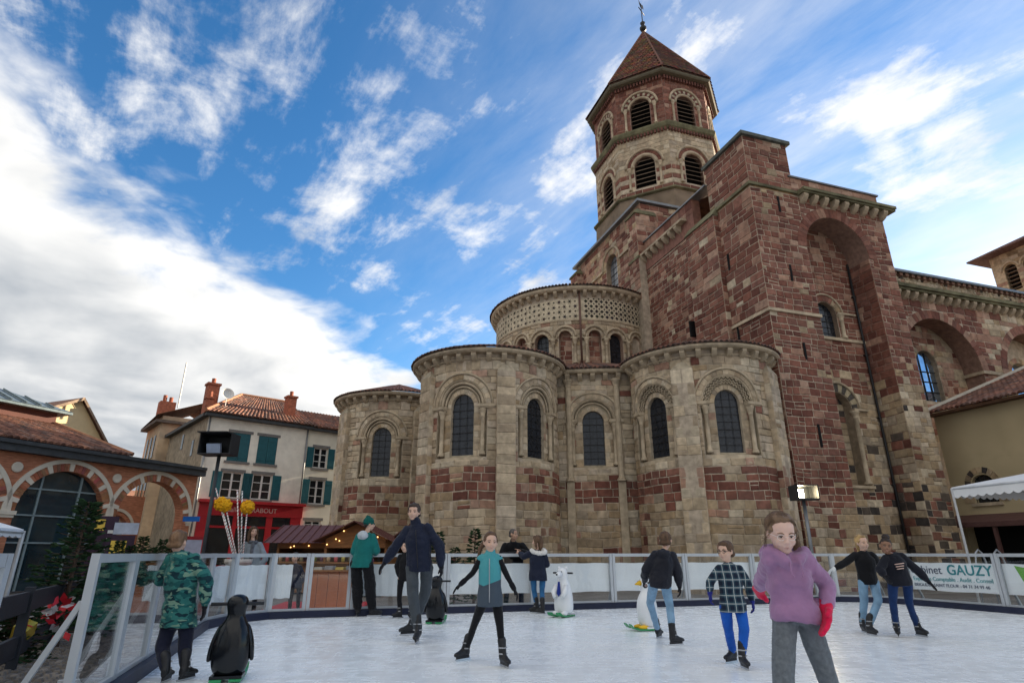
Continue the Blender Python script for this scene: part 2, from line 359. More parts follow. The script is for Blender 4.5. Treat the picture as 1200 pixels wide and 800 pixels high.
def flush_stones(limit=300, cam_pos=(0, 0, EYE)):
    sc = []
    for i, (part, surf, ua, ub, va, vb, c, pr, sd) in enumerate(STONES):
        p = surf.P((ua + ub) / 2, (va + vb) / 2, 0); n = surf.N((ua + ub) / 2); W = ws(*p); nx = n[0] * cos(AZ) - n[1] * sin(AZ); ny = n[0] * sin(AZ) + n[1] * cos(AZ)
        t = Vector((-W.x, -W.y, EYE - W.z)); dd = t.length; f = (t.x * nx + t.y * ny) / dd
        vis = part.get('_vis', 1.0)
        sc.append((-(ub - ua) * (vb - va) * f / dd ** 2 * vis if f > .12 and p[2] > 1.7 else 1e9, i))
    sc.sort(); top = {i for s, i in sc[:limit] if s < 0}
    rest = {}
    for i, (part, surf, ua, ub, va, vb, c, pr, sd) in enumerate(STONES):
        vs, fs = stone_geo(surf, ua, ub, va, vb, pr, sd)
        if i in top: MB().add(vs, fs, c).build('stone', M_STONE, part)
        else: rest.setdefault(part.name, (part, MB()))[1].add(vs, fs, c)
    for part, b in rest.values(): stuff(b.build('stonework', M_STONE, part))
    for o in COL.objects:
        if '_vis' in o: del o['_vis']

church = empty('basilica', ws(0, 0, GZ) - Vector((0, 0, GZ)), AZ)
tag(church, 'large romanesque stone basilica with rounded chapels, red masonry transept and octagonal bell tower', 'church')

# shared corbel: x along the wall, y outward, z up (top at 0)
def corbel_mesh(w=.2, d=.3, h=.34):
    b = MB(); n = 5; prof = [(0, 0), (d, 0), (d, -h * .3), (d * .8, -h * .55), (d * .5, -h * .8), (0, -h)]
    vs = [(x, y, z) for x in (-w / 2, w / 2) for y, z in prof]; k = len(prof)
    b.add(vs, [tuple(range(k)), tuple(range(2 * k - 1, k - 1, -1))] + [(i, k + i, k + (i + 1) % k, (i + 1) % k) for i in range(k)])
    me = b.mesh('corbel'); me.materials.append(M_TRIM); return me
CORB = corbel_mesh()
def corbels(part, surf, us, v, scale=1):
    for u in us:
        n = surf.N(u); link('corbel', CORB, part, surf.P(u, v, -.01), atan2(n[1], n[0]) - pi / 2, (scale,) * 3)

def window_unit(part, surf, uc, seed, a=.53, sill=4.80, spring=6.72, ra=1.10, cols=True, zig=False, depth=.2, wallb=None, palette=None):
    """recessed round-headed window: the loop cut in the wall, the recess with jamb stones, shafts, archivolt, glass and grille"""
    rng = R_(seed); P = palette or BEIGE
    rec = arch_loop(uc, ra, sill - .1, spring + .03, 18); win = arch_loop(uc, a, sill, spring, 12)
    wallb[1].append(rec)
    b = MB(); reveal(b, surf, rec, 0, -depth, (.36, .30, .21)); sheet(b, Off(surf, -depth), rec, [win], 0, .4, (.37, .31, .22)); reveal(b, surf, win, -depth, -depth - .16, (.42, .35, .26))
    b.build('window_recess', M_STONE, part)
    pal = lambda u, v, r: pick(r, (8, P), (1.2, TAN), (.7, PINK))
    o2 = Off(surf, -depth)
    wall_stones(part, o2, uc - ra + .04, uc + ra - .04, sill - .08, spring, [Zone(uc, a + .01, sill - .02, spring + 2)], pal, seed + 5, (.22, .34), (.3, .6), (.002, .012))
    nv = 11
    for k in range(nv):                                        # voussoirs round the glass
        bb = MB(); arc_block(bb, o2, uc, spring, a + .01, a + .2, pi * k / nv, pi * (k + 1) / nv, -.01, .02, pick(rng, (8, BEIGE), (1, TAN))); bb.build('voussoir', M_STONE, part)
    nv = 15
    for k in range(nv):                                        # outer ring, proud of the wall
        bb = MB(); arc_block(bb, surf, uc, spring + .03, ra - .03, ra + .17, pi * k / nv, pi * (k + 1) / nv, -.05, .025, pick(rng, (8, BEIGE), (1, TAN))); bb.build('voussoir', M_STONE, part)
    t = MB(); arc_roll(t, surf, uc, spring + .03, ra + .22, .05, .03, 20); arc_roll(t, surf, uc, spring + .03, ra - .05, .055, -.05, 20)
    if zig:
        for q, rr in enumerate((.99, .88, .79)):
            n = 34; t.tube([surf.P(uc + (rr + .045 * (1 if k % 2 else -1)) * cos(pi * k / n), spring + .03 + (rr + .045 * (1 if k % 2 else -1)) * sin(pi * k / n), -.06 - .04 * q) for k in range(n + 1)], .034, 5)
    else:
        arc_roll(t, surf, uc, spring + .03, .94, .07, -.09, 20); arc_roll(t, surf, uc, spring + .03, .80, .045, -.15, 18)
    t.build('archivolt', M_TRIM, part, True)
    for sgn in (-1, 1):
        i = MB(); slab(i, surf, uc + sgn * (a + .22), uc + sgn * (ra + .3), spring - .06, spring + .06, -depth + .01, .09, step=.2)
        slab(i, surf, uc + sgn * (a + .24), uc + sgn * (ra + .26), spring - .11, spring - .062, -depth + .01, .05, step=.2); i.build('impost', M_TRIM, part)
        if cols:
            c = MB(); column(c, surf, uc + sgn * .93, -.10, sill - .02, spring - .115, .085); c.build('column', M_TRIM, part, True)
    i = MB(); v0 = sill - .1                                    # sloping sill below
    vs = [surf.P(uc + x, v, d) for x in (-ra - .1, -ra / 2, 0, ra / 2, ra + .1) for v, d in ((v0, -.03), (v0 - .32, .02), (v0 - .36, .0), (v0 - .36, -.05))]
    n = 4; i.add(vs, [(4 * k + j, 4 * k + 4 + j, 4 * k + 5 + j, 4 * k + 1 + j) for k in range(4) for j in range(3)] + [(0, 1, 2, 3), (19, 18, 17, 16)]); i.build('sill', M_TRIM, part)
    glass(part, surf, win, -depth - .13, uc, a, sill, spring)
def glass(part, surf, loop, d, uc, a, sill, spring, mat=None, nx=3, dv=.30, heavy=3):
    g = MB(); g.add([surf.P(u, v, d) for u, v in loop], [tuple(range(len(loop)))]); g.build('window_glass', mat or M_GLASSDARK, part)
    g = MB()
    for k in range(1, nx):
        u = uc - a + 2 * a * k / nx; top = spring + sqrt(max(0, a * a - (u - uc) ** 2)); g.beam(surf.P(u, sill, d + .02), surf.P(u, top, d + .02), .014, .014, surf.N(u) + (0,))
    v = sill + dv; q = 1
    while v < spring + a - .08:
        h = a if v < spring else sqrt(max(0, a * a - (v - spring) ** 2)); w = .035 if q % heavy == 0 else .014
        g.beam(surf.P(uc - h, v, d + .025), surf.P(uc + h, v, d + .025), .02, w); v += dv; q += 1
    g.build('window_grille', M_IRON, part)

TILEC = [(.20, .088, .058), (.23, .11, .075), (.16, .075, .054), (.19, .11, .085), (.125, .075, .06)]
def eave_tiles(part, cpt, r, z, a0, a1, apex, zapex, seed=1, sp=.2):
    """rows of half-round tiles running down a conical roof"""
    rng = R_(seed); b = MB(); n = int(radians(a1 - a0) * r / sp)
    cone = MB(); m = 48; vs = [(cpt[0] + r * cos(radians(a0 + (a1 - a0) * k / m)), cpt[1] + r * sin(radians(a0 + (a1 - a0) * k / m)), z) for k in range(m + 1)] + [(apex[0], apex[1], zapex)]
    cone.add(vs, [(k, k + 1, m + 1) for k in range(m)], (.2, .11, .08)); stuff(cone.build('roof_bed', M_TILE, part))
    for k in range(n):
        a = radians(a0) + (k + .5) / n * radians(a1 - a0); t = Vector((-sin(a), cos(a), 0)); c = rng.choice(TILEC); kk = rng.uniform(.75, 1.15); c = tuple(x * kk for x in c)
        p0 = Vector((cpt[0] + (r + .06 + rng.uniform(-.015, .02)) * cos(a), cpt[1] + (r + .06) * sin(a), z + rng.uniform(0, .012))); p1 = Vector((apex[0], apex[1], zapex)); L = (p1 - p0).length; q = p0 + (p1 - p0) * min(1, .8); w0 = sp * .46; w1 = w0 * .25
        ring = lambda p, w: [p + t * w * cos(pi * j / 5) + Vector((0, 0, 1)) * w * .95 * sin(pi * j / 5) for j in range(6)]
        ra_, rb_ = ring(p0, w0), ring(q, w1); b.add(ra_ + rb_, [(j, j + 1, 7 + j, 6 + j) for j in range(5)] + [(5, 4, 3, 2, 1, 0)], c)
        rc = [p0 + t * w0 * .75 * cos(pi * j / 5) + Vector((0, 0, 1)) * w0 * .7 * sin(pi * j / 5) + Vector((cos(a), sin(a), 0)) * .004 for j in range(6)]; b.add(rc, [(0, 1, 2, 3, 4, 5)], (.03, .02, .018))
    stuff(b.build('roof_tiles', M_TILE, part))
def ring_band(mb, c, prof, a0, a1, n=40, col=None):            # prof: closed (r, z) polygon swept round
    k = len(prof); vs = []
    for i in range(n + 1):
        a = radians(a0 + (a1 - a0) * i / n); vs += [(c[0] + r * cos(a), c[1] + r * sin(a), z) for r, z in prof]
    fs = [(i * k + j, (i + 1) * k + j, (i + 1) * k + (j + 1) % k, i * k + (j + 1) % k) for i in range(n) for j in range(k)] + [tuple(range(k)), tuple(n * k + j for j in range(k))[::-1]]
    mb.add(vs, fs, col)

def chapel_pal(u, v, r):
    if v > 4.22: return pick(r, (9, BEIGE), (1.0, TAN), (.55, PINK), (.25, RED))
    if v > 3.05: return pick(r, (8, RED), (1.2, PINK), (1.3, TAN))
    return pick(r, (7, TAN), (2, BEIGE), (1.1, PINK), (.8, RED))
def build_chapel(c, angs, butts, seed, zig=False, a0=None, a1=None):
    r = 3.05; surf = Cyl(c, r, a0); u1 = surf.U(a1); wb = MB(); holes = []
    part = link('chapel', bpy.data.meshes.new('chapel'), church)
    zones = []
    for i, a in enumerate(angs):
        u = surf.U(a); window_unit(part, surf, u, seed + 10 * i, zig=zig, wallb=(wb, holes)); zones.append(Zone(u, 1.12, 4.70, 6.75, 1.27))
    bz = []
    for a, w in butts: u = surf.U(a); bz.append((u - w / 2, u + w / 2)); zones.append(Zone(u, w / 2 - .02, -1, 8.1, .1))
    sheet(wb, surf, [(0, -.4), (u1, -.4), (u1, 8.98), (0, 8.98)], holes, 0, .4, MORTAR)
    me = wb.mesh('chapel'); me.materials.append(M_STONE); part.data = me
    wall_stones(part, surf, 0, u1, -.3, 8.6, zones, chapel_pal, seed + 99)
    for k, (p, q) in enumerate(bz):                             # pilaster buttresses
        b = MB(); slab(b, surf, p, q, -.4, 8.1, -.02, .26, MORTAR, .35)
        w = (q - p) / 2; um = (p + q) / 2                       # weathered gable top
        vs = [surf.P(u, v, d) for u, v, d in ((p, 8.1, -.02), (q, 8.1, -.02), (q, 8.1, .27), (p, 8.1, .27), (um - .1, 8.42, -.02), (um + .1, 8.42, -.02), (um + .1, 8.42, .08), (um - .1, 8.42, .08))]
        b.add(vs, [(3, 2, 6, 7), (0, 3, 7, 4), (2, 1, 5, 6), (4, 7, 6, 5)], (.40, .34, .25)); b.build('buttress', M_STONE, part)
        bp = lambda u, v, rr: pick(rr, (9, BEIGE), (1, TAN)) if v > 4.3 or v < 3.1 else pick(rr, (5, BEIGE), (3, PINK), (2, RED))
        fr = Off(surf, .26); wall_stones(part, fr, p, q, -.3, 8.1, [], bp, seed + 300 + k, (.3, .45), (.6, .9), (.004, .02))
        for sg, u in ((-1, p), (1, q)):                         # flanks
            P0 = surf.P(u, 0, 0); nn = surf.N(u); tt = (nn[0], nn[1]) if sg > 0 else (-nn[0], -nn[1])
            tt = (-tt[0], -tt[1]) if sg > 0 else (-tt[0], -tt[1])
            o = P0[:2] if sg < 0 else surf.P(u, 0, .26)[:2]
            fl = Plane_(o, (nn[0], nn[1]) if sg < 0 else (-nn[0], -nn[1])); wall_stones(part, fl, 0, .26, -.3, 8.1, [], bp, seed + 400 + k, (.3, .45), (.2, .3), (.002, .01))
    t = MB(); ring_band(t, c, [(r - .1, 8.62), (r + .05, 8.62), (r + .07, 8.68), (r - .1, 8.68)], a0, a1); ring_band(t, c, [(r - .1, 8.86), (r + .34, 8.86), (r + .42, 8.93), (r + .42, 9.02), (r - .1, 9.02)], a0, a1); t.build('cornice', M_TRIM, part)
    n = int((u1) / .56); corbels(part, surf, [(k + .5) * u1 / n for k in range(n)], 8.86)
    eave_tiles(part, c, r + .42, 9.03, a0, a1, c, 10.35, seed)
    return part
OA = (-2.3, 14.2)
chB = build_chapel((-10.85, 6.0), (232.3, 297.6), ((266.5, .70), (200.5, .7)), 11, False, 128, 336)
chC = build_chapel((-2.16, 2.6), (195.8, 254.6), ((223.6, .82), (297, .8)), 57, True, 166, 350)
chA = build_chapel((-13.9, 14.2), (248.8,), ((205, .75), (285, .7)), 83, False, 120, 300)

# ambulatory wall between the chapels
def build_ambulatory():
    surf = Cyl(OA, 10.6, 183); u1 = surf.U(285); wb = MB(); holes = []
    part = link('ambulatory', bpy.data.meshes.new('ambulatory'), church); part['_vis'] = .9
    u = surf.U(246.8); window_unit(part, surf, u, 41, a=.48, ra=1.02, wallb=(wb, holes))
    pil = [surf.U(241.0), surf.U(252.7)]
    sheet(wb, surf, [(0, -.4), (u1, -.4), (u1, 8.98), (0, 8.98)], holes, 0, .6, MORTAR); me = wb.mesh('ambulatory'); me.materials.append(M_STONE); part.data = me
    b = MB()
    for p in pil: column(b, surf, p, .05, 4.1, 8.6, .13); slab(b, surf, p - .16, p + .16, -.4, 4.1, -.02, .1)
    b.build('pilaster', M_TRIM, part, False)
    wall_stones(part, surf, surf.U(236), surf.U(258), -.3, 8.6, [Zone(u, 1.04, 4.70, 6.75, 1.18)], chapel_pal, 7)
    t = MB(); ring_band(t, OA, [(10.5, 8.86), (10.95, 8.86), (11.0, 8.93), (11.0, 9.02), (10.5, 9.02)], 183, 285); t.build('cornice', M_TRIM, part)
    corbels(part, surf, [surf.U(238) + k * .56 for k in range(8)], 8.86)
    eave_tiles(part, OA, 11.0, 9.03, 183, 285, OA, 12.9, 4)
build_ambulatory()

# high apse with arcade and inlaid masonry
def build_apse():
    c = (-2.7, 14.5); r = 5.1; surf = Cyl(c, r, 120); u1 = surf.U(331); wb = MB(); holes = []
    part = link('apse', bpy.data.meshes.new('apse'), church); part['_vis'] = .8
    zn = []
    for ang, kind in ((224.2, 'w'), (240, 'n'), (259, 'n'), (273.7, 'w'), (290.5, 'n'), (208.5, 'n'), (192, 'w'), (310, 'w')):
        u = surf.U(ang); a = .44 if kind == 'w' else .36; sp = 12.62 if kind == 'w' else 12.78; sill = 11.15
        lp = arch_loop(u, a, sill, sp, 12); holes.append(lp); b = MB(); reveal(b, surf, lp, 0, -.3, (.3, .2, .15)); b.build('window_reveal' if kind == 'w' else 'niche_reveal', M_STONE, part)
        if kind == 'w': glass(part, surf, lp, -.28, u, a, sill, sp)
        else:
            b = MB(); sheet(b, Off(surf, -.28), lp, [], 0, .4, MORTAR); b.build('niche_back', M_STONE, part)
            wall_stones(part, Off(surf, -.28), u - a, u + a, sill, sp + a, [], lambda u, v, q: pick(q, (3, PINK), (3, RED)), int(ang), (.25, .35), (.3, .5), (.002, .01))
        R = .66 if kind == 'w' else .55; zn.append(Zone(u, a + .02, sill, sp, R))
        rng = R_(int(ang * 7)); nv = 9
        for k in range(nv): b = MB(); arc_block(b, surf, u, sp, a + .01, R, pi * k / nv, pi * (k + 1) / nv, -.05, .03, pick(rng, (1, BEIGE))); b.build('voussoir', M_STONE, part)
        t = MB(); arc_roll(t, surf, u, sp, R + .07, .075, .06, 14); arc_roll(t, surf, u, sp, a + .04, .04, .04, 12); t.build('archivolt', M_TRIM, part, True)
    for ang in (232.4, 246.2, 253.4, 266.0, 282.0, 216, 200, 299):
        t = MB(); column(t, surf, surf.U(ang), .1, 11.15, 12.62, .085); slab(t, surf, surf.U(ang) - .24, surf.U(ang) + .24, 12.62, 12.7, -.02, .2, step=.2); t.build('column', M_TRIM, part, True)
    sheet(wb, surf, [(0, 8.7), (u1, 8.7), (u1, 15.78), (0, 15.78)], holes, 0, .5, MORTAR); me = wb.mesh('apse'); me.materials.append(M_STONE); part.data = me
    wall_stones(part, surf, 0, u1, 9.6, 13.8, zn, lambda u, v, q: pick(q, (6, BEIGE), (2, TAN), (1, PINK)), 77, (.25, .36), (.35, .7))
    # mosaic: pale slabs with dark lozenges and stars
    mo = MB(); rows = 4; v0, v1 = 13.86, 15.1; hh = (v1 - v0) / rows; split = surf.U(250)
    slab(mo, surf, 0, u1, v0, v1, -.02, .02, (.56, .48, .35), .3); rng = R_(5)
    n = int(u1 / hh)
    for i in range(n):
        for j in range(rows):
            u = (i + .5) * hh; v = v0 + (j + .5) * hh; 
            if abs(u - split) < .2: continue
            dk = tuple(x * rng.uniform(.8, 1.3) for x in (.04, .032, .03))
            if u > split:
                for (ax, ay) in ((hh * .36, hh * .36),):
                    mo.add([surf.P(u - ax, v, .026), surf.P(u, v - ay, .026), surf.P(u + ax, v, .026), surf.P(u, v + ay, .026)], [(0, 1, 2, 3)], dk)
                mo.add([surf.P(u + hh / 2 - hh * .2, v + hh / 2, .026), surf.P(u + hh / 2, v + hh / 2 - hh * .2, .026), surf.P(u + hh / 2 + hh * .2, v + hh / 2, .026), surf.P(u + hh / 2, v + hh / 2 + hh * .2, .026)], [(0, 1, 2, 3)], dk)
            else:
                m = 6; pts = [surf.P(u + (hh * .5 if k % 2 == 0 else hh * .17) * cos(pi * k / m), v + (hh * .5 if k % 2 == 0 else hh * .17) * sin(pi * k / m), .026) for k in range(2 * m)]
                if (i + j) % 2 == 0: mo.add(pts, [tuple(range(2 * m))], dk)
                else: mo.add([surf.P(u - hh * .2, v, .026), surf.P(u, v - hh * .2, .026), surf.P(u + hh * .2, v, .026), surf.P(u, v + hh * .2, .026)], [(0, 1, 2, 3)], dk)
    stuff(mo.build('inlaid_masonry', M_STONE, part))
    t = MB(); ring_band(t, c, [(r - .1, 15.55), (r + .3, 15.55), (r + .38, 15.64), (r + .38, 15.8), (r - .1, 15.8)], 120, 331, 60); ring_band(t, c, [(r - .1, 13.76), (r + .05, 13.76), (r + .05, 13.86), (r - .1, 13.86)], 120, 331, 60); t.build('cornice', M_TRIM, part)
    nn = int(u1 / .55); corbels(part, surf, [(k + .5) * u1 / nn for k in range(nn)], 15.55)
    eave_tiles(part, c, r + .4, 15.82, 120, 331, c, 17.5, 9)
    p = MB(); p.tube([surf.P(surf.U(250), z, .09) for z in (11.0, 15.5)], .06, 8); p.build('drainpipe', mk('rust_pipe', (.13, .07, .055), rough=.6), part, True)
    p = MB(); p.tube([surf.P(surf.U(319), z, .3) for z in (9.8, 15.6)], .05, 8); p.build('drainpipe', MATS['rust_pipe'], part, True)
build_apse()

def red_pal(u, v, r):
    if v < 2.9: return pick(r, (6, TAN), (2, RED), (1.5, BEIGE))
    return pick(r, (10, RED), (1.3, PINK), (.45, TAN), (.25, BEIGE))
def mix_pal(lo, hi):
    def f(u, v, r):
        t = (v - lo) / (hi - lo) + r.uniform(-.18, .18)
        if v < 3.9 and r.random() < .42: return pick(r, (3, DARK), (1, RED))
        return pick(r, (8, RED), (1, PINK)) if t > .5 else pick(r, (7, TAN), (3.5, BEIGE), (1.2, RED), (.5, DARK))
    return f

# transept: north front with the tall recess, east front
def build_transept():
    part = link('transept', bpy.data.meshes.new('transept'), church); wb = MB()
    N_ = Plane_((0, 0), (1, 0)); E_ = Plane_((0, 10.0), (0, -1))   # E_: u = 10 - s, normal -w
    ri, sp = 1.87, 14.63; uc = 4.62
    rec = arch_loop(uc, ri, -.4, sp, 20); rec[0] = (uc - ri, -.4)
    sheet(wb, N_, [(0, -.41), (8.0, -.41), (8.0, 17.4), (0, 17.4)], [rec], 0, 1, MORTAR); reveal(wb, N_, rec[1:] + rec[:1], 0, -1.2, (.27, .17, .13))
    # back of the recess with its windows
    bk = Off(N_, -1.2); win = arch_loop(4.45, .62, 10.75, 11.95, 12); lower = arch_loop(4.15, .72, 3.95, 7.35, 12)
    sheet(wb, bk, [(uc - ri, -.4), (uc + ri, -.4), (uc + ri, 16.6), (uc - ri, 16.6)], [win, lower], 0, 1, MORTAR)
    reveal(wb, bk, win, 0, -.3, (.3, .22, .16)); reveal(wb, bk, lower, 0, -.45, (.3, .24, .17))
    sheet(wb, E_, [(0, 8.0), (10, 8.0), (10, 17.4), (0, 17.4)], [], 0, 1, MORTAR); sheet(wb, E_, [(7.3, -.4), (10, -.4), (10, 8.0), (7.3, 8.0)], [], 0, 1, MORTAR)
    # west return, core so that nothing is hollow
    wb.add([(8.0, 0, -.4), (8.0, 12, -.4), (8.0, 12, 18), (8.0, 0, 18)], [(0, 1, 2, 3)], MORTAR)
    me = wb.mesh('transept'); me.materials.append(M_STONE); part.data = me
    glass(part, bk, win, -.26, 4.45, .62, 10.75, 11.95); 
    b = MB(); sheet(b, Off(bk, -.42), lower, [], 0, 1, (.25, .2, .15)); b.build('blind_window', M_STONE, part)
    wall_stones(part, Off(bk, -.42), 3.45, 4.85, 4.0, 8.0, [], lambda u, v, q: pick(q, (5, TAN), (2, DARK), (2, RED)), 31, (.25, .35), (.3, .6))
    zr = Zone(uc, ri, -2, sp, ri + .48)
    wall_stones(part, N_, 0, uc - ri, -.3, 17.35, [zr], red_pal, 101, (.24, .36), (.30, .60))
    wall_stones(part, N_, uc - ri, uc + ri, 14.6, 17.35, [zr], red_pal, 102, (.26, .38), (.36, .7))
    wall_stones(part, N_, uc + ri, 8.0, -.3, 17.35, [zr], mix_pal(6.5, 11), 103, (.24, .38), (.32, .58))
    wall_stones(part, bk, uc - ri, uc + ri, -.3, 16.5, [Zone(4.45, .64, 10.7, 11.95, .9), Zone(4.15, .74, 3.9, 7.35, 1.05)], mix_pal(6.5, 10.5), 104, (.26, .40), (.34, .7))
    side = Plane_((uc + ri, 1.2), (0, -1)); wall_stones(part, side, 0, 1.2, -.3, sp, [], mix_pal(6, 10.5), 105, (.28, .42), (.4, .65))
    east = lambda u, v, r: pick(r, (10, RED), (2.2, PINK), (.5, BEIGE))
    wall_stones(part, E_, 0, 5.25, 10.2, 17.35, [], east, 106, (.24, .36), (.30, .62)); wall_stones(part, E_, 7.45, 10, -.3, 17.35, [], east, 107, (.28, .42), (.4, .8))
    rng = R_(8); nv = 27                                         # voussoirs of the great arch
    for k in range(nv): b = MB(); arc_block(b, N_, uc, sp, ri, ri + .5, pi * k / nv, pi * (k + 1) / nv, -.3, .03, pick(rng, (6, RED), (1, PINK))); b.build('voussoir', M_STONE, part)
    nv = 13
    for k in range(nv): b = MB(); arc_block(b, bk, 4.45, 11.95, .64, .95, pi * k / nv, pi * (k + 1) / nv, -.05, .03, pick(rng, (6, RED), (2, TAN))); b.build('voussoir', M_STONE, part)
    for k in range(nv): b = MB(); arc_block(b, bk, 4.15, 7.35, .74, 1.12, pi * k / nv, pi * (k + 1) / nv, -.4, .03, (.36, .30, .2) if k % 2 else (.08, .07, .06)); b.build('voussoir', M_STONE, part)
    t = MB(); arc_roll(t, bk, 4.15, 7.35, 1.17, .06, .05, 16); t.build('archivolt', M_TRIM, part, True); t = MB(); arc_roll(t, bk, 4.45, 11.95, 1.0, .05, .04, 16); t.build('archivolt', M_TRIM, part, True)
    t = MB(); column(t, bk, 4.98, .0, 4.0, 7.25, .11); t.build('column', M_TRIM, part, True)
    t = MB(); column(t, bk, 5.25, .05, 10.75, 12.0, .1); t.build('column', M_TRIM, part, True)
    t = MB(); slab(t, bk, 2.8, 6.45, 10.6, 10.74, 0, .12); slab(t, bk, 5.1, 6.2, 12.0, 12.1, 0, .1); slab(t, bk, 4.88, 5.7, 7.26, 7.36, 0, .14); slab(t, bk, 2.8, 5.2, 3.82, 3.94, 0, .14); t.build('ledge', M_TRIM, part)
    # string courses round the corner pier
    for z in (11.05, 17.45):
        t = MB(); z1 = z + .14; t.box(-.12, uc - ri if z < 12 else 2.7, -.12, 0, z, z1); t.box(-.12, -.002, .001, 2.42 if z < 12 else 2.6, z, z1); t.build('string_course', M_MOSS if z > 12 else M_TRIM, part)
    t = MB(); t.add([(.4, .45, 18.2), (7.9, .45, 18.2), (7.9, 5.2, 19.6), (.4, 5.2, 19.6), (.4, 9.8, 18.2), (7.9, 9.8, 18.2)], [(0, 1, 2, 3), (3, 2, 5, 4)], (.2, .1, .07)); t.build('roof', M_TILE, part)
    # slits
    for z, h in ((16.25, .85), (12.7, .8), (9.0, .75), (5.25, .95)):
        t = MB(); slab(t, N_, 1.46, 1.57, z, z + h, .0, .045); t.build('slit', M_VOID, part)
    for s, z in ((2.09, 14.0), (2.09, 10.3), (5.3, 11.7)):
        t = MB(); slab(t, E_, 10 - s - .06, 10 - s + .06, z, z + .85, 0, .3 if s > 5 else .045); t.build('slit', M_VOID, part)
    # broad pilaster of the east front
    PE = Plane_((-.28, 4.85), (0, -1)); b = MB(); b.box(-.28, -.005, 2.45, 4.85, -.4, 17.2, MORTAR); b.build('buttress', M_STONE, part)
    wall_stones(part, PE, 0, 2.4, 9.5, 17.2, [], east, 110, (.26, .40), (.4, .75)); PS = Plane_((-.28, 2.45), (1, 0)); wall_stones(part, PS, 0, .28, 9.5, 17.2, [], east, 111, (.28, .4), (.28, .3))
    t = MB(); t.add([(-.36, 2.4, 17.2), (-.36, 4.92, 17.2), (-.01, 4.92, 17.2), (-.01, 2.4, 17.2), (-.01, 2.4, 17.75), (-.01, 4.92, 17.75)], [(0, 1, 5, 4), (0, 4, 3), (1, 2, 5), (0, 3, 2, 1)]); t.build('weathering', M_MOSS, part)
    # parapets, cornices
    t = MB(); t.box(2.5, 7.95, .02, .5, 17.42, 18.42, (.24, .12, .09)); t.build('parapet', M_STONE, part)
    PP = Plane_((2.5, .02), (1, 0)); wall_stones(part, PP, 0, 5.45, 17.8, 18.4, [], lambda u, v, q: pick(q, (3, RED), (5, PINK)), 120, (.28, .32), (.4, .8), (.002, .012))
    t = MB(); t.box(2.4, 8.05, -.06, .6, 18.42, 18.5); t.build('coping', M_LEAD, part)
    t = MB(); t.box(2.72, 8.5, -.5, .04, 17.5, 17.64); t.box(2.72, 8.5, -.42, .04, 17.4, 17.498); t.build('cornice', M_MOSS, part)
    corbels(part, N_, [2.95 + .62 * k for k in range(9)], 17.4, 1.25)
    t = MB(); t.box(-.05, .45, 4.3, 9.6, 17.42, 19.32, (.26, .13, .1)); t.build('parapet', M_STONE, part); t = MB(); t.box(-.14, .5, 3.0, 9.7, 19.32, 19.4); t.build('coping', M_LEAD, part)
    PQ = Plane_((-.05, 9.6), (0, -1)); wall_stones(part, PQ, 0, 5.3, 18.5, 19.3, [], lambda u, v, q: pick(q, (3, RED), (4, PINK)), 121, (.3, .4), (.5, .9), (.002, .01)); 
    t = MB(); t.box(-.42, -.06, 4.9, 9.6, 18.32, 18.46); t.build('cornice', M_TRIM, part); corbels(part, Off(E_, .05), [.7 + .62 * k for k in range(7)], 18.32, 1.2)
    wall_stones(part, E_, 0.4, 5.1, 17.4, 18.3, [], east, 122, (.28, .4), (.34, .72))
    # corner turret with saddle cap
    b = MB(); b.box(.04, 2.62, .04, 3.0, 17.58, 20.3, MORTAR); b.build('turret', M_STONE, part)
    wall_stones(part, Plane_((.04, .04), (1, 0)), 0, 2.58, 17.6, 20.3, [], red_pal, 130, (.3, .42), (.4, .8)); wall_stones(part, Plane_((.04, 3.0), (0, -1)), 0, 2.96, 17.6, 20.3, [], red_pal, 131, (.3, .42), (.4, .8))
    t = MB(); x0, x1, y0, y1, z0, z1 = -.12, 2.78, -.12, 3.1, 20.3, 20.48
    t.box(x0, x1, y0, y1, z0, z1); t.add([(x0, y0, z1), (x1, y0, z1), (x1, y1, z1), (x0, y1, z1), (x0 + 1.2, y0 + 1.3, z1 + .75), (x0 + 1.5, y1 - 1.3, z1 + .75)], [(0, 1, 4), (1, 2, 5, 4), (2, 3, 5), (3, 0, 4, 5)]); t.box(.95, 1.3, 1.3, 1.6, z1 + .6, z1 + 1.15); t.build('cap', mk('dark_lichen_slab', (.10, .11, .10), rough=.9, var=.3, bump=.4), part)
    t = MB(); t.tube([(6.3, 1.08, z) for z in (-.3, 5, 10, 14.8)], .055, 8); 
    for z in (1, 4, 7, 10, 13): t.box(6.22, 6.38, 1.05, 1.2, z, z + .06)
    t.build('drainpipe', M_IRON, part, True)
    t = MB(); t.tube([(-.35, .55, z) for z in (-.3, 3, 5.9)], .07, 8); t.build('drainpipe', M_IRON, part, True)
build_transept()

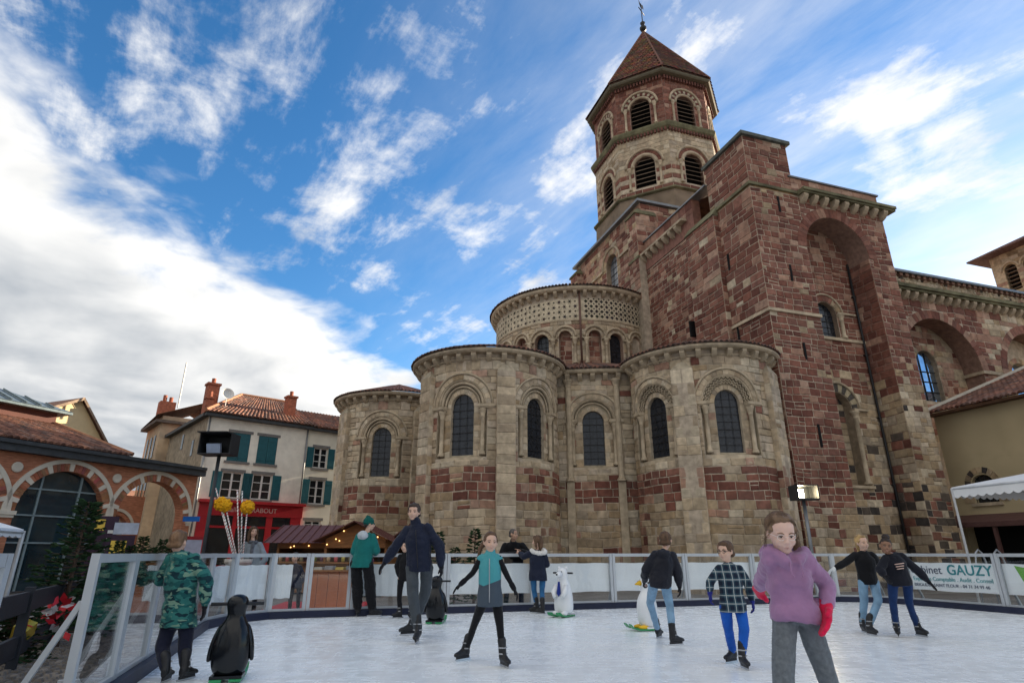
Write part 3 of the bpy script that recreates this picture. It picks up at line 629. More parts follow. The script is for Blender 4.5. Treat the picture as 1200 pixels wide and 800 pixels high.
# crossing block under the tower
def build_crossing():
    part = link('crossing', bpy.data.meshes.new('crossing'), church); part['_vis'] = .8; wb = MB()
    E_ = Plane_((0.0, 19.4), (0, -1)); uc = 19.4 - 13.75; win = arch_loop(uc, .78, 17.6, 19.95, 14)
    sheet(wb, E_, [(0, 10), (9.9, 10), (9.9, 22.35), (0, 22.35)], [win], 0, 1, MORTAR); reveal(wb, E_, win, 0, -.4, (.35, .26, .18)); wb.box(.42, 9.6, 9.51, 19.4, 10, 22.3, MORTAR)
    me = wb.mesh('crossing'); me.materials.append(M_STONE); part.data = me
    glass(part, E_, win, -.35, uc, .78, 17.6, 19.95, mk('pale_leaded_glass', (.20, .22, .25), rough=.12, spec=.8, bump=.1), 4, .45, 2)
    pal = lambda u, v, r: pick(r, (6, PINK), (5, RED), (2, TAN), (1.2, BEIGE))
    wall_stones(part, E_, 0, 9.9, 15.5, 22.3, [Zone(uc, .8, 17, 19.95, 1.2)], pal, 140, (.28, .42), (.4, .8)); NN = Plane_((0, 9.5), (1, 0)); wall_stones(part, NN, 0, 9.6, 18.4, 22.3, [], pal, 141, (.28, .42), (.4, .8))
    rng = R_(3); nv = 15
    for k in range(nv): b = MB(); arc_block(b, E_, uc, 19.95, .8, 1.2, pi * k / nv, pi * (k + 1) / nv, -.06, .03, pick(rng, (5, TAN), (3, PINK))); b.build('voussoir', M_STONE, part)
    t = MB(); arc_roll(t, E_, uc, 19.95, 1.26, .08, .05, 18); t.build('archivolt', M_TRIM, part)
    for a_, b_ in ((0, uc - 1.25), (uc + 1.25, 9.0)): t = MB(); slab(t, E_, a_, b_, 19.85, 20.0, -.01, .14); t.build('string_course', M_TRIM, part)
    for s0 in (9.35, 18.4):                                       # angle buttresses
        b = MB(); b.box(-.5, .9, s0, s0 + 1.15, 10, 21.4, MORTAR); b.build('buttress', M_STONE, part)
        wall_stones(part, Plane_((-.5, s0 + 1.15), (0, -1)), 0, 1.15, 15.5, 21.4, [], pal, 150, (.3, .45), (.4, .7)); wall_stones(part, Plane_((-.5, s0), (1, 0)), 0, 1.4, 18.3, 21.4, [], pal, 151, (.3, .45), (.4, .8))
        t = MB(); t.box(-.6, .95, s0 - .08, s0 + 1.22, 21.4, 21.55); t.add([(-.6, s0 - .08, 21.55), (.95, s0 - .08, 21.55), (.95, s0 + 1.22, 21.55), (-.6, s0 + 1.22, 21.55), (0.2, s0 + .57, 22.3), (.95, s0 + .57, 22.3)], [(0, 1, 5, 4), (2, 3, 4, 5), (3, 0, 4), (1, 2, 5)]); t.build('buttress_cap', M_MOSS, part); t = MB(); t.box(-.56, .4, s0 - .05, s0 + 1.2, 18.25, 18.4); t.build('string_course', M_MOSS, part)
    t = MB(); t.box(-.3, 9.7, 9.3, 19.6, 22.35, 22.52); t.build('cornice', M_LEAD, part)
build_crossing()

# octagonal bell tower
def build_tower():
    part = link('bell_tower', bpy.data.meshes.new('bell_tower'), church); part['_vis'] = .7; wb = MB(); c = (4.8, 14.3)
    def octa(R, z): return [(c[0] + R * cos(radians(22.5 + 45 * k)), c[1] + R * sin(radians(22.5 + 45 * k)), z) for k in range(8)]
    def frust(mb, levels, col=None): mb.loft([octa(R, z) for R, z in levels], col)
    b = MB(); frust(b, [(5.0, 22.4), (4.92, 24.2)]); b.build('tower_base', mk('grey_stone', (.25, .19, .135), rough=.9, var=.3, scale=2, bump=.5, stain=.4), part); b = MB(); frust(b, [(4.9, 24.2), (5.12, 24.28), (5.12, 24.38), (4.8, 24.56)]); b.build('string_course', M_MOSS, part)
    for R, z0, z1, sill, sp, up in ((4.75, 24.5, 29.25, 25.0, 26.75, False), (4.62, 29.75, 34.05, 30.1, 31.9, True)):
        for k in range(8):
            p = octa(R, 0)[k]; q = octa(R, 0)[(k + 1) % 8]; L = hypot(q[0] - p[0], q[1] - p[1]); t = ((q[0] - p[0]) / L, (q[1] - p[1]) / L); sf = Plane_(p[:2], t); uc = L / 2; a = .72
            lp = arch_loop(uc, a, sill, sp, 14); reg = [(0, z0), (L, z0), (L, z1), (0, z1)]
            sheet(wb, sf, reg, [lp], 0, 1, MORTAR if not up else (.24, .15, .12)); reveal(wb, sf, lp, 0, -.35, (.2, .13, .1))
            facing = k in (3, 4, 5, 6)
            if not facing: continue
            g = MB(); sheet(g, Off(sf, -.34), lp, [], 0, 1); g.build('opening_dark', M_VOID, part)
            v = sill + .12
            while v < sp + a - .15:                               # louvres
                h = a if v < sp else sqrt(max(.01, a * a - (v - sp) ** 2)); g = MB()
                g.add([sf.P(uc - h, v + .1, -.3), sf.P(uc + h, v + .1, -.3), sf.P(uc + h, v - .1, -.06), sf.P(uc - h, v - .1, -.06), sf.P(uc - h, v + .14, -.3), sf.P(uc + h, v + .14, -.3), sf.P(uc + h, v - .06, -.06), sf.P(uc - h, v - .06, -.06)], [(0, 1, 2, 3), (4, 7, 6, 5), (3, 2, 6, 7), (0, 4, 5, 1)])
                g.build('louvre', MATS.get('louvre_wood') or mk('louvre_wood', (.16, .115, .08), rough=.8), part); v += .36
            nv = 17; rng = R_(k)
            RI = a + .02; RO = 1.3 if up else 1.32
            if up:
                for j in range(nv): g = MB(); arc_block(g, sf, uc, sp, .95, RO - .12, pi * j / nv, pi * (j + 1) / nv, -.05, .05, (.44, .37, .27) if j % 2 == 0 else (.14, .05, .04)); g.build('voussoir', M_STONE, part)
                t_ = MB(); arc_roll(t_, sf, uc, sp, RO, .09, .05, 20); arc_roll(t_, sf, uc, sp, a + .1, .1, .0, 16, col=None); t_.build('archivolt', M_TRIM, part, True)
                wall_stones(part, sf, 0, L, z0, z1, [Zone(uc, .76, sill, sp, RO)], lambda u, v, r: pick(r, (8, RED), (1, PINK)), 160 + k, (.26, .36), (.36, .62))
            else:
                for j in range(nv): g = MB(); arc_block(g, sf, uc, sp, a + .28, RO - .1, pi * j / nv, pi * (j + 1) / nv, -.08, .02, pick(rng, (1, RED))); g.build('voussoir', M_STONE, part)
                t_ = MB(); arc_roll(t_, sf, uc, sp, RO, .08, .05, 20); arc_roll(t_, sf, uc, sp, a + .14, .13, .0, 16); t_.build('archivolt', M_TRIM, part, True)
                wall_stones(part, sf, 0, L, z0, sp + .1, [Zone(uc, .76, sill, sp + 3)], lambda u, v, r: pick(r, (1, BEIGE)) if int((v - z0) / .36) % 2 else pick(r, (1, RED)), 170 + k, (.36, .36), (.5, .9))
                wall_stones(part, sf, 0, L, sp + .1, z1, [Zone(uc, .76, sill, sp, RO)], lambda u, v, r: pick(r, (8, BEIGE), (1, TAN)), 180 + k, (.3, .42), (.45, .9))
            for sg in (-1, 1): t_ = MB(); column(t_, sf, uc + sg * 1.08, .04, sill - .05, sp - .02, .085); t_.build('column', M_TRIM, part, True)
        b = MB()
    me = wb.mesh('bell_tower'); me.materials.append(M_STONE); part.data = me
    b = MB(); frust(b, [(4.8, 29.2), (5.02, 29.4), (5.1, 29.62), (5.1, 29.74), (4.7, 29.8)]); b.build('cornice', M_MOSS, part)
    for k in (3, 4, 5, 6):
        p = octa(4.78, 0)[k]; q = octa(4.78, 0)[(k + 1) % 8]; L = hypot(q[0] - p[0], q[1] - p[1]); sf = Plane_(p[:2], ((q[0] - p[0]) / L, (q[1] - p[1]) / L))
        d = MB()
        for j in range(15): u = (j + .5) * L / 15; slab(d, sf, u - .07, u + .07, 29.1, 29.38, -.02, .16, (.16, .07, .055))
        stuff(d.build('dentils', M_STONE, part))
        p = octa(4.64, 0)[k]; q = octa(4.64, 0)[(k + 1) % 8]; L = hypot(q[0] - p[0], q[1] - p[1]); sf = Plane_(p[:2], ((q[0] - p[0]) / L, (q[1] - p[1]) / L)); d = MB()
        for j in range(15): u = (j + .5) * L / 15; slab(d, sf, u - .07, u + .07, 33.75, 34.05, -.02, .2, (.16, .07, .055))
        stuff(d.build('dentils', M_STONE, part))
    b = MB(); frust(b, [(4.6, 34.05), (5.12, 34.1), (5.2, 34.2), (5.2, 34.34), (4.9, 34.4)]); b.build('eaves', mk('eave_board', (.13, .115, .08), rough=.8), part)
    # pyramid of scalloped tiles
    b = MB(); apex = Vector((c[0], c[1], 43.3)); rng = R_(2); R0 = 5.28
    core = MB(); core.loft([octa(R0 - .06, 34.36), octa(.1, 43.2)], (.12, .06, .04))
    for k in range(8):
        p = Vector(octa(R0, 34.4)[k]); q = Vector(octa(R0, 34.4)[(k + 1) % 8]); rows = 30
        nrm = (q - p).cross(apex - p).normalized()
        for i in range(rows):
            t0 = i / rows; t1 = (i + 1.25) / rows; A = p.lerp(apex, t0); B = q.lerp(apex, t0); A1 = p.lerp(apex, min(1, t1)); B1 = q.lerp(apex, min(1, t1)); n = max(1, int((B - A).length / .36))
            for j in range(n):
                o = .5 / n if i % 2 else 0
                f0, f1 = max(0, j / n - o + .04 / n), min(1, (j + 1) / n - o - .04 / n); fm = (f0 + f1) / 2
                col = tuple(x * rng.uniform(.6, 1.2) for x in rng.choice([(.22, .085, .045), (.26, .12, .06), (.18, .07, .04), (.20, .10, .06)]))
                lo = (A.lerp(A1, .12)); 
                b.add([A.lerp(B, f0) .lerp(A1.lerp(B1, f0), .2) + nrm * .05, A.lerp(B, fm) + nrm * .055, A.lerp(B, f1).lerp(A1.lerp(B1, f1), .2) + nrm * .05, A1.lerp(B1, f1) + nrm * .012, A1.lerp(B1, f0) + nrm * .012], [(0, 1, 2, 3, 4)], col)
    core.build('roof', M_TILE, part); stuff(b.build('spire_tiles', M_TILE, part))
    h = MB()
    for k in range(8): h.tube([Vector(octa(R0, 34.4)[k]), apex], .08, 6)
    h.build('hip_ridge', mk('hip_tile', (.17, .085, .06), rough=.85), part)
    f = MB(); f.tube([(c[0], c[1], z) for z in (43.1, 44.2, 46.5)], [.12, .05, .03], 8); f.lathe((c[0], c[1], 43.3), [(.02, 0), (.25, .15), (.3, .4), (.1, .6), (.16, .75), (.22, .95), (.05, 1.1)], 10)
    f.beam((c[0] - .45, c[1] - .3, 45.6), (c[0] + .45, c[1] + .3, 45.6), .06, .06); f.add([(c[0] - .05, c[1], 46.0), (c[0] + .4, c[1] + .25, 46.2), (c[0] + .35, c[1] + .2, 46.6), (c[0], c[1], 46.45), (c[0] - .35, c[1] - .2, 46.7), (c[0] - .3, c[1] - .2, 46.1)], [(0, 1, 2, 3), (0, 3, 4, 5)]); f.build('weathercock', M_IRON, part, True)
build_tower()

# nave flank and west tower
def build_nave():
    part = link('nave', bpy.data.meshes.new('nave'), church); part['_vis'] = .8; wb = MB(); N_ = Plane_((8.0, 1.5), (1, 0)); holes = []
    ri, sp = 2.6, 10.15; arcs = [4.05, 11.2, 18.3, 25.4]; u1 = 31.5
    for uc in arcs: holes.append(arch_loop(uc, ri, -.4, sp, 20))
    sheet(wb, N_, [(0, -.41), (u1, -.41), (u1, 14.1), (0, 14.1)], holes, 0, 1, MORTAR)
    bk = Off(N_, -1.0); wins = [arch_loop(uc + .05, .72, 8.55, 10.6, 14) for uc in arcs]
    sheet(wb, bk, [(0, -.4), (u1, -.4), (u1, 13), (0, 13)], wins, 0, 1, MORTAR)
    for h in holes: reveal(wb, N_, h, 0, -1.0, (.26, .16, .12))
    for w in wins: reveal(wb, bk, w, 0, -.3, (.35, .28, .2))
    wb.box(8.0, 39.0, 3.0, 26, 0, 14.8, MORTAR)
    me = wb.mesh('nave'); me.materials.append(M_STONE); part.data = me
    zr = [Zone(uc, ri, -2, sp, ri + .45) for uc in arcs]
    pal = lambda u, v, r: pick(r, (6, RED), (2, PINK)) if u < 7.4 else pick(r, (6, BEIGE), (4, PINK), (3, RED), (1, TAN))
    wall_stones(part, N_, 0, 16, 5, 13.7, zr, pal, 200, (.28, .42), (.4, .9)); wall_stones(part, bk, 1.45, 6.65, 6.5, 12.7, [Zone(arcs[0] + .05, .74, 8.5, 10.6, 1.0)], lambda u, v, r: pick(r, (5, PINK), (3, TAN), (3, RED), (1, BEIGE)), 201, (.28, .4), (.35, .8))
    for i, uc in enumerate(arcs[:2]):
        rng = R_(i); nv = 31
        for k in range(nv): b = MB(); arc_block(b, N_, uc, sp, ri, ri + .46, pi * k / nv, pi * (k + 1) / nv, -.4, .025, pick(rng, (6, RED), (3, PINK))); b.build('voussoir', M_STONE, part)
        t = MB(); slab(t, N_, uc + ri - .1, uc + ri + 1.1, sp - .16, sp, -1.0, .1); t.build('impost', M_TRIM, part)
        nv = 13
        for k in range(nv): b = MB(); arc_block(b, bk, uc + .05, 10.6, .74, 1.02, pi * k / nv, pi * (k + 1) / nv, -.05, .03, pick(rng, (3, TAN), (2, PINK))); b.build('voussoir', M_STONE, part)
    for uc, w in zip(arcs, wins):                                 # big panes
        a = .72; u0 = uc + .05
        for i in range(3):
            for j in range(5):
                ua, ub = u0 - a + 2 * a * i / 3, u0 - a + 2 * a * (i + 1) / 3; va, vb = 8.55 + .555 * j, 8.55 + .555 * (j + 1); poly = []
                for u, v in ((ua, va), (ub, va), (ub, vb), ((ua + ub) / 2, vb), (ua, vb)):
                    if v > 10.6: v = min(v, 10.6 + sqrt(max(0, a * a - (u - u0) ** 2)))
                    poly.append((u, max(v, va)))
                if uc > 9 and (i or j): continue
                if uc > 9: poly = w
                g = MB(); rng = R_(i * 9 + j); dd = [rng.uniform(-.006, .006) for _ in poly]; g.add([bk.P(u, v, -.25 + k * .5) for (u, v), k in zip(poly, dd)], [tuple(range(len(poly)))]); g.build('pane', M_GLASSBLUE, part)
        if uc < 9:
            g = MB()
            for i in (1, 2): u = u0 - a + 2 * a * i / 3; g.beam(bk.P(u, 8.55, -.22), bk.P(u, 10.6 + sqrt(a * a - (u - u0) ** 2), -.22), .035, .035, (0, 1, 0))
            for j in range(1, 4): g.beam(bk.P(u0 - a, 8.55 + .555 * j, -.22), bk.P(u0 + a, 8.55 + .555 * j, -.22), .035, .04)
            g.build('glazing_bars', M_IRON, part)
    t = MB(); slab(t, N_, 0, u1, 14.0, 14.12, -.3, .4); slab(t, N_, 0, u1, 14.123, 14.3, -.3, .5); t.build('cornice', M_MOSS, part); corbels(part, N_, [.4 + .6 * k for k in range(34)], 14.0, 1.2)
    t = MB(); slab(t, Off(N_, -.3), 0, u1, 14.3, 15.4, -.5, 0, (.42, .35, .24)); t.build('attic_wall', M_STONE, part)
    wall_stones(part, Off(N_, -.3), 0, 18, 14.35, 15.3, [], lambda u, v, r: pick(r, (6, BEIGE), (1, PINK), (1, TAN), (.8, DARK)), 210, (.14, .2), (.16, .34), (.004, .04))
    t = MB(); slab(t, Off(N_, -.3), -.1, u1, 15.3, 15.44, -.6, .28); t.build('gutter', M_LEAD, part)
    d = MB()
    for k in range(70): slab(d, Off(N_, -.3), k * .42, k * .42 + .2, 15.12, 15.3, 0, .2, (.2, .11, .08))
    stuff(d.build('dentils', M_STONE, part))
    r = MB(); r.add([(8, 1.6, 15.46), (39.4, 1.6, 15.46), (39.4, 14.2, 20.0), (8, 14.2, 20.0), (8, 26, 15.46), (39.4, 26, 15.46)], [(0, 1, 2, 3), (3, 2, 5, 4), (0, 3, 4)], (.22, .11, .08)); r.build('roof', M_TILE, part)
    # west tower
    tw = link('west_tower', bpy.data.meshes.new('west_tower'), church); wb = MB(); E_ = Plane_((39.5, 14.0), (0, -1)); holes = []
    for uc in (1.45, 3.0, 4.9, 6.45): holes.append(arch_loop(uc, .5, 23.2, 25.2, 12))
    sheet(wb, E_, [(0, 5), (8, 5), (8, 27.1), (0, 27.1)], holes, 0, 1, (.40, .31, .19)); wb.box(40.2, 46, 6, 14, 5, 27, (.38, .3, .19)); wb.add([(39.5, 14, 5), (46, 14, 5), (46, 14, 27.1), (39.5, 14, 27.1)], [(3, 2, 1, 0)], (.38, .3, .19))
    for h in holes: reveal(wb, E_, h, 0, -.5, (.3, .23, .15))
    me = wb.mesh('west_tower'); me.materials.append(M_STONE); tw.data = me
    wall_stones(tw, E_, 0, 8, 18, 27, [Zone(uc, .52, 23.2, 25.2, .75) for uc in (1.45, 3.0, 4.9, 6.45)], lambda u, v, r: pick(r, (6, TAN), (5, BEIGE), (1, PINK)), 220, (.3, .4), (.5, 1.0))
    for uc, h in zip((1.45, 3.0, 4.9, 6.45), holes):
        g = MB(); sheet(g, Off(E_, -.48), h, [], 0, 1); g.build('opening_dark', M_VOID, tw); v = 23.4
        while v < 25.5: g = MB(); slab(g, E_, uc - .48, uc + .48, v, v + .06, -.4, -.1); g.build('louvre', MATS['louvre_wood'], tw); v += .38
        t = MB(); arc_roll(t, E_, uc, 25.2, .72, .09, .04, 14); t.build('archivolt', M_TRIM, tw, True)
    r = MB(); r.add([(38.3, 15.2, 27.0), (38.3, 4.8, 27.0), (47.2, 4.8, 27.0), (47.2, 15.2, 27.0), (42.7, 10, 29.2)], [(0, 1, 4), (1, 2, 4), (2, 3, 4), (3, 0, 4)], (.2, .1, .08)); r.box(38.3, 47.2, 4.8, 15.2, 26.86, 26.997, (.16, .1, .09)); r.build('roof', M_TILE, tw)
build_nave()
def build_leans():                                              # choir body behind the apse, so the roofs meet a wall
    b = MB(); b.box(-2.7, 0, 9.9, 19.0, 8, 16.0, MORTAR); b.build('choir_wall', M_STONE, church)
    b = MB(); b.box(8.1, 9.9, .2, 1.45, -.4, 6.4, MORTAR); 
build_leans()
flush_stones(300)
# ------------------------------------------------------------------ town around the square
M_PLASTER = mk('cream_render', (.74, .71, .63), rough=.9, var=.08, scale=2.5, bump=.15, bscale=30, stain=.18, stainscale=.7)
M_OCHRE = mk('ochre_render', (.47, .385, .235), rough=.9, var=.08, scale=2, bump=.12, bscale=30, stain=.15)
M_RUBBLE = mk('rubble_wall', (.30, .25, .185), rough=.95, var=.3, scale=3.5, bump=.7, bscale=9, stain=.3)
M_TEAL = mk('teal_paint', (.018, .10, .125), rough=.45, var=.12, scale=5, bump=.05)
M_WHITEP = mk('white_paint', (.62, .62, .60), rough=.5, var=.05, bump=0)
M_PANE = mk('window_pane', (.012, .016, .02), rough=.06, var=.2, bump=.02, spec=.7)
M_SHOPRED = mk('shop_red_paint', (.30, .012, .02), rough=.4, var=.1, bump=.04)
M_BRICK = mk('brick_wall', (.42, .175, .10), rough=.9, var=.34, scale=9, bump=.5, bscale=26, stain=.3, stretch=(.35, .35, 2.2))
M_PALE = mk('pale_dressing', (.60, .55, .46), rough=.8, var=.1, bump=.15, stain=.2)
M_GUTTER = mk('gutter_board', (.045, .05, .055), rough=.6, var=.2, bump=.1)
M_WOOD = mk('stall_wood', (.26, .115, .04), rough=.6, var=.25, scale=3, bump=.2, bscale=20, stretch=(1, 1, 6))
M_DKWOOD = mk('dark_wood', (.06, .035, .03), rough=.7, var=.2)
def text_mesh(name, body, size, mat, parent, M4, align='LEFT', bold=0):
    cu = bpy.data.curves.new(name, 'FONT'); cu.body = body; cu.size = size; cu.align_x = align; cu.extrude = .004; cu.offset = bold
    t = bpy.data.objects.new('tmp', cu); me = bpy.data.meshes.new_from_object(t); bpy.data.objects.remove(t); me.materials.clear(); me.materials.append(mat)
    me.transform(M4); return link(name, me, parent)
def tile_roof(part_name, parent, e0, e1, r1, r0, sp=.24, seed=1, tiles=7, lift=.07):
    """half-round tile rows from the eave e0-e1 up to the ridge r0-r1"""
    rng = R_(seed); b = MB(); e0, e1, r0, r1 = map(Vector, (e0, e1, r0, r1)); n = max(2, int((e1 - e0).length / sp)); nrm = (e1 - e0).cross(r0 - e0).normalized()
    if nrm.z < 0: nrm = -nrm
    b.add([e0, e1, r1, r0], [(0, 1, 2, 3)], (.17, .085, .06))
    for i in range(n):
        f = (i + .5) / n; A = e0.lerp(e1, f); B = r0.lerp(r1, f); t = (e1 - e0).normalized()
        for j in range(tiles):
            p = A.lerp(B, j / tiles); q = A.lerp(B, (j + 1.04) / tiles); w = sp * .42; c = rng.choice(TILEC + [(.26, .12, .075)]); k = rng.uniform(.75, 1.2); c = tuple(x * k for x in c)
            if (B - A).length < .2: continue
            ring = lambda o, s: [o + t * w * s * cos(pi * m / 4) + nrm * (w * s * sin(pi * m / 4) + .005) for m in range(5)]
            b.add(ring(p, 1.0) + ring(q, .85), [(m, m + 1, 6 + m, 5 + m) for m in range(4)] + [(4, 3, 2, 1, 0)], c)
    return stuff(b.build(part_name, M_TILE, parent))
def hwin(root, surf, x0, x1, z0, z1, wb, shut=True, closed=False, sw=.52, arch=False):
    lp = [(x0, z0), (x1, z0), (x1, z1), (x0, z1)]; wb[1].append(lp)
    b = MB(); reveal(b, surf, lp, 0, -.18, (.4, .38, .33)); b.build('window_reveal', M_PALE, root)
    f = MB()
    for a, c in ((x0, x0 + .07), (x1 - .07, x1)): slab(f, surf, a, c, z0, z1, -.16, -.08)
    slab(f, surf, x0 + .07, x1 - .07, z0, z0 + .07, -.16, -.08); slab(f, surf, x0 + .07, x1 - .07, z1 - .07, z1, -.16, -.08)
    w = f.build('window', M_WHITEP, root)
    f = MB(); xm = (x0 + x1) / 2; slab(f, surf, xm - .05, xm + .05, z0 + .07, z1 - .07, -.155, -.075)
    for k in (1, 2): z = z0 + (z1 - z0) * k / 3; slab(f, surf, x0 + .07, xm - .05, z - .02, z + .02, -.15, -.085); slab(f, surf, xm + .05, x1 - .07, z - .02, z + .02, -.15, -.085)
    f.build('glazing_bars', M_WHITEP, w)
    for (a, c) in ((x0 + .07, xm), (xm, x1 - .07)):
        for k in range(3): g = MB(); za = z0 + (z1 - z0) * k / 3; zb = z0 + (z1 - z0) * (k + 1) / 3; g.add([surf.P(a, za, -.12), surf.P(c, za, -.12), surf.P(c, zb, -.118), surf.P(a, zb, -.118)], [(0, 1, 2, 3)]); g.build('pane', M_PANE, w)
    fr = MB(); slab(fr, surf, x0 - .12, x1 + .12, z1, z1 + .16, -.01, .03); fr.build('lintel', MATS['grey_trim'], root); fr = MB(); slab(fr, surf, x0 - .12, x1 + .12, z0 - .12, z0, -.01, .08); fr.build('sill', MATS['grey_trim'], root)
    def shutter(a, c, d=.05):
        s = MB(); slab(s, surf, a, c, z0 + .01, z1 - .01, d - .035, d); 
        for k in range(5): u = a + (c - a) * (k + .5) / 5; slab(s, surf, u - (c - a) / 12, u + (c - a) / 12, z0 + .03, z1 - .03, d, d + .008)
        for k in (.15, .85): slab(s, surf, a + .02, c - .02, z0 + (z1 - z0) * k - .05, z0 + (z1 - z0) * k + .05, d + .009, d + .025)
        s.build('shutter', M_TEAL, root)
    if closed: shutter(x0 + .01, xm - .006, .0); shutter(xm + .006, x1 - .01, .0)
    elif shut: shutter(x0 - sw, x0 - .02); shutter(x1 + .02, x1 + sw)
mk('grey_trim', (.17, .165, .16), rough=.8, var=.1)
HA = atan2(5.1, 5.8); HP = Vector((-17, 32.5, 0))
def build_houses():
    h = tag(empty('townhouse', HP, HA), 'cream townhouse with teal shutters above a red shopfront', 'house')
    sf = Plane_((0, 0), (1, 0)); wb = MB(); holes = []
    W = (wb, holes)
    hwin(h, sf, 1.28, 2.42, 6.1, 7.7, W, closed=True); hwin(h, sf, 2.88, 4.0, 6.1, 7.7, W, closed=True)
    hwin(h, sf, 1.2, 2.3, 4.08, 5.5, W); hwin(h, sf, 2.86, 3.96, 4.08, 5.5, W)
    sheet(wb, sf, [(0, -.2), (5.75, -.2), (5.75, 8.5), (0, 8.5)], holes, 0, 1); wb.add([(5.75, 0, -.2), (5.75, 8.8, -.2), (5.75, 8.8, 8.5), (5.75, 0, 8.5)], [(0, 1, 2, 3)])
    wb.add([(0, 8.8, -.2), (5.75, 8.8, -.2), (5.75, 8.8, 8.5), (0, 8.8, 8.5)], [(3, 2, 1, 0)])
    wb.build('wall', M_PLASTER, h)
    g = MB(); g.add([(0, 0, -.2), (0, 8.8, -.2), (0, 8.8, 8.5), (0, 0, 8.5)], [(3, 2, 1, 0)]); g.build('flank_wall', M_RUBBLE, h)
    for y, z in ((2.2, 6.5), (4.8, 5.2), (4.8, 7.2)): w = MB(); w.box(-.03, .0, y, y + .4, z, z + .9); w.build('flank_window', M_PANE, h)
    e = MB(); e.box(-.25, 6.0, -.35, .0, 8.42, 8.62); e.box(-.3, -.001, .001, 8.9, 8.42, 8.6); e.build('eaves', M_GUTTER, h)
    rf = MB(); rf.add([(-.3, -.4, 8.6), (6.0, -.4, 8.6), (6.0, 4.4, 10.9), (2.8, 4.4, 10.9), (-.3, 8.9, 8.6), (6.0, 8.9, 8.6)], [(0, 1, 2, 3), (0, 3, 4), (4, 3, 2, 5)], (.2, .1, .07)); rf = rf.build('roof', M_TILE, h)
    tile_roof('roof_tiles', rf, (-.3, -.42, 8.63), (6.0, -.42, 8.63), (6.0, 4.4, 10.93), (2.8, 4.4, 10.93), .22, 3, 12)
    rd = MB(); rd.tube([(-.3, -.42, 8.7), (2.8, 4.4, 11.02)], .1, 6); rd.tube([(2.8, 4.4, 11.02), (6.0, 4.4, 11.02)], .1, 6); rd.build('ridge_tiles', mk('ridge_tile', (.34, .16, .09), rough=.85, var=.25, scale=8), rf)
    for x, y, z0, z1, s in ((.35, 1.7, 8.9, 10.6, .32), (.0, .5, 8.6, 9.5, .2), (4.9, 1.2, 9.2, 10.5, .28)):
        c = MB(); c.box(x - s, x + s, y - s, y + s, z0, z1); c.box(x - s - .06, x + s + .06, y - s - .06, y + s + .06, z1, z1 + .12); c.tube([(x, y, z1 + .1), (x, y, z1 + .45)], .12, 8); c.build('chimney', mk('chimney_brick', (.30, .10, .06), rough=.9, var=.3, scale=9) if 'chimney_brick' not in MATS else MATS['chimney_brick'], rf)
    dsh = MB(); p = Vector((1.0, .9, 10.05)); dsh.lathe((0, 0, 0), [(.0, -.02), (.2, .0), (.36, .09), (.37, .09), (.2, -.03)], 16); m4 = Matrix.Translation(p) @ Matrix.Rotation(radians(70), 4, 'X'); dsh.v = [tuple(m4 @ Vector(v)) for v in dsh.v]; dsh.tube([(1.0, .95, 9.3), (1.0, .95, 10.1)], .025, 6); dsh.build('satellite_dish', M_WHITEP, rf)
    # shopfront
    s = MB(); s.box(.28, 5.96, -.14, -.004, 3.15, 3.8); s.box(.2, 6.02, -.4, -.004, 3.8, 3.95); s.box(.28, .75, -.13, -.004, -.15, 3.15); s.box(5.3, 5.9, -.13, -.004, -.15, 3.15); s.box(3.9, 4.25, -.13, -.004, -.15, 3.15); s.box(2.1, 2.3, -.12, -.004, -.15, 3.15); s.box(.75, 2.1, -.12, -.004, -.15, .6); s.box(4.25, 5.3, -.12, -.004, -.15, .6)
    sh = s.build('shopfront', M_SHOPRED, h)
    for a, b_ in ((.76, 2.09), (2.31, 3.89), (4.26, 5.29)):
        g = MB(); g.box(a, b_, -.06, -.005, .6 if a != 2.31 else -.1, 2.5); g.build('shop_window', M_PANE, sh); g = MB(); g.box(a, b_, -.06, -.005, 2.62, 3.14); g.build('shop_transom', M_PANE, sh); g = MB(); g.box(a, b_, -.09, -.005, 2.501, 2.619); g.build('shop_rail', M_SHOPRED, sh)
    text_mesh('shop_lettering', 'Salle  LE RABOUT', .36, mk('sign_letters', (.55, .40, .38), rough=.6), sh, Matrix.Translation((1.7, -.145, 3.36)) @ Matrix.Rotation(pi / 2, 4, 'X'))
    p = MB(); p.tube([(5.72, -.1, 3.95), (5.72, -.1, 8.4)], .05, 8); p.build('drainpipe', M_LEAD, h, True)
    p = MB(); p.tube([(.08, -.09, -.1), (.08, -.09, 8.4)], .05, 8); p.build('drainpipe', M_LEAD, h, True)
    # neighbour with the same shutters
    h2 = tag(empty('townhouse', HP + Vector((5.8 * cos(HA), 5.8 * sin(HA), 0)), HA), 'narrow cream house with two small teal-shuttered windows beside the leftmost round chapel', 'house')
    wb = MB(); holes = []; W = (wb, holes)
    hwin(h2, sf, .5, 1.4, 6.15, 7.4, W, sw=.45); hwin(h2, sf, .45, 1.4, 4.0, 5.45, W, sw=.48); hwin(h2, sf, .4, 1.4, 2.4, 3.05, W, shut=False)
    sheet(wb, sf, [(0, -.2), (8, -.2), (8, 8.45), (0, 8.45)], holes, 0, 1); wb.add([(8, 0, -.2), (8, 8, -.2), (8, 8, 8.45), (8, 0, 8.45)], [(0, 1, 2, 3)]); wb.build('wall', mk('pale_render', (.70, .67, .57), rough=.9, var=.08, stain=.2), h2)
    e = MB(); e.box(.22, 8.2, -.3, 0, 8.4, 8.56); e.build('eaves', M_GUTTER, h2)
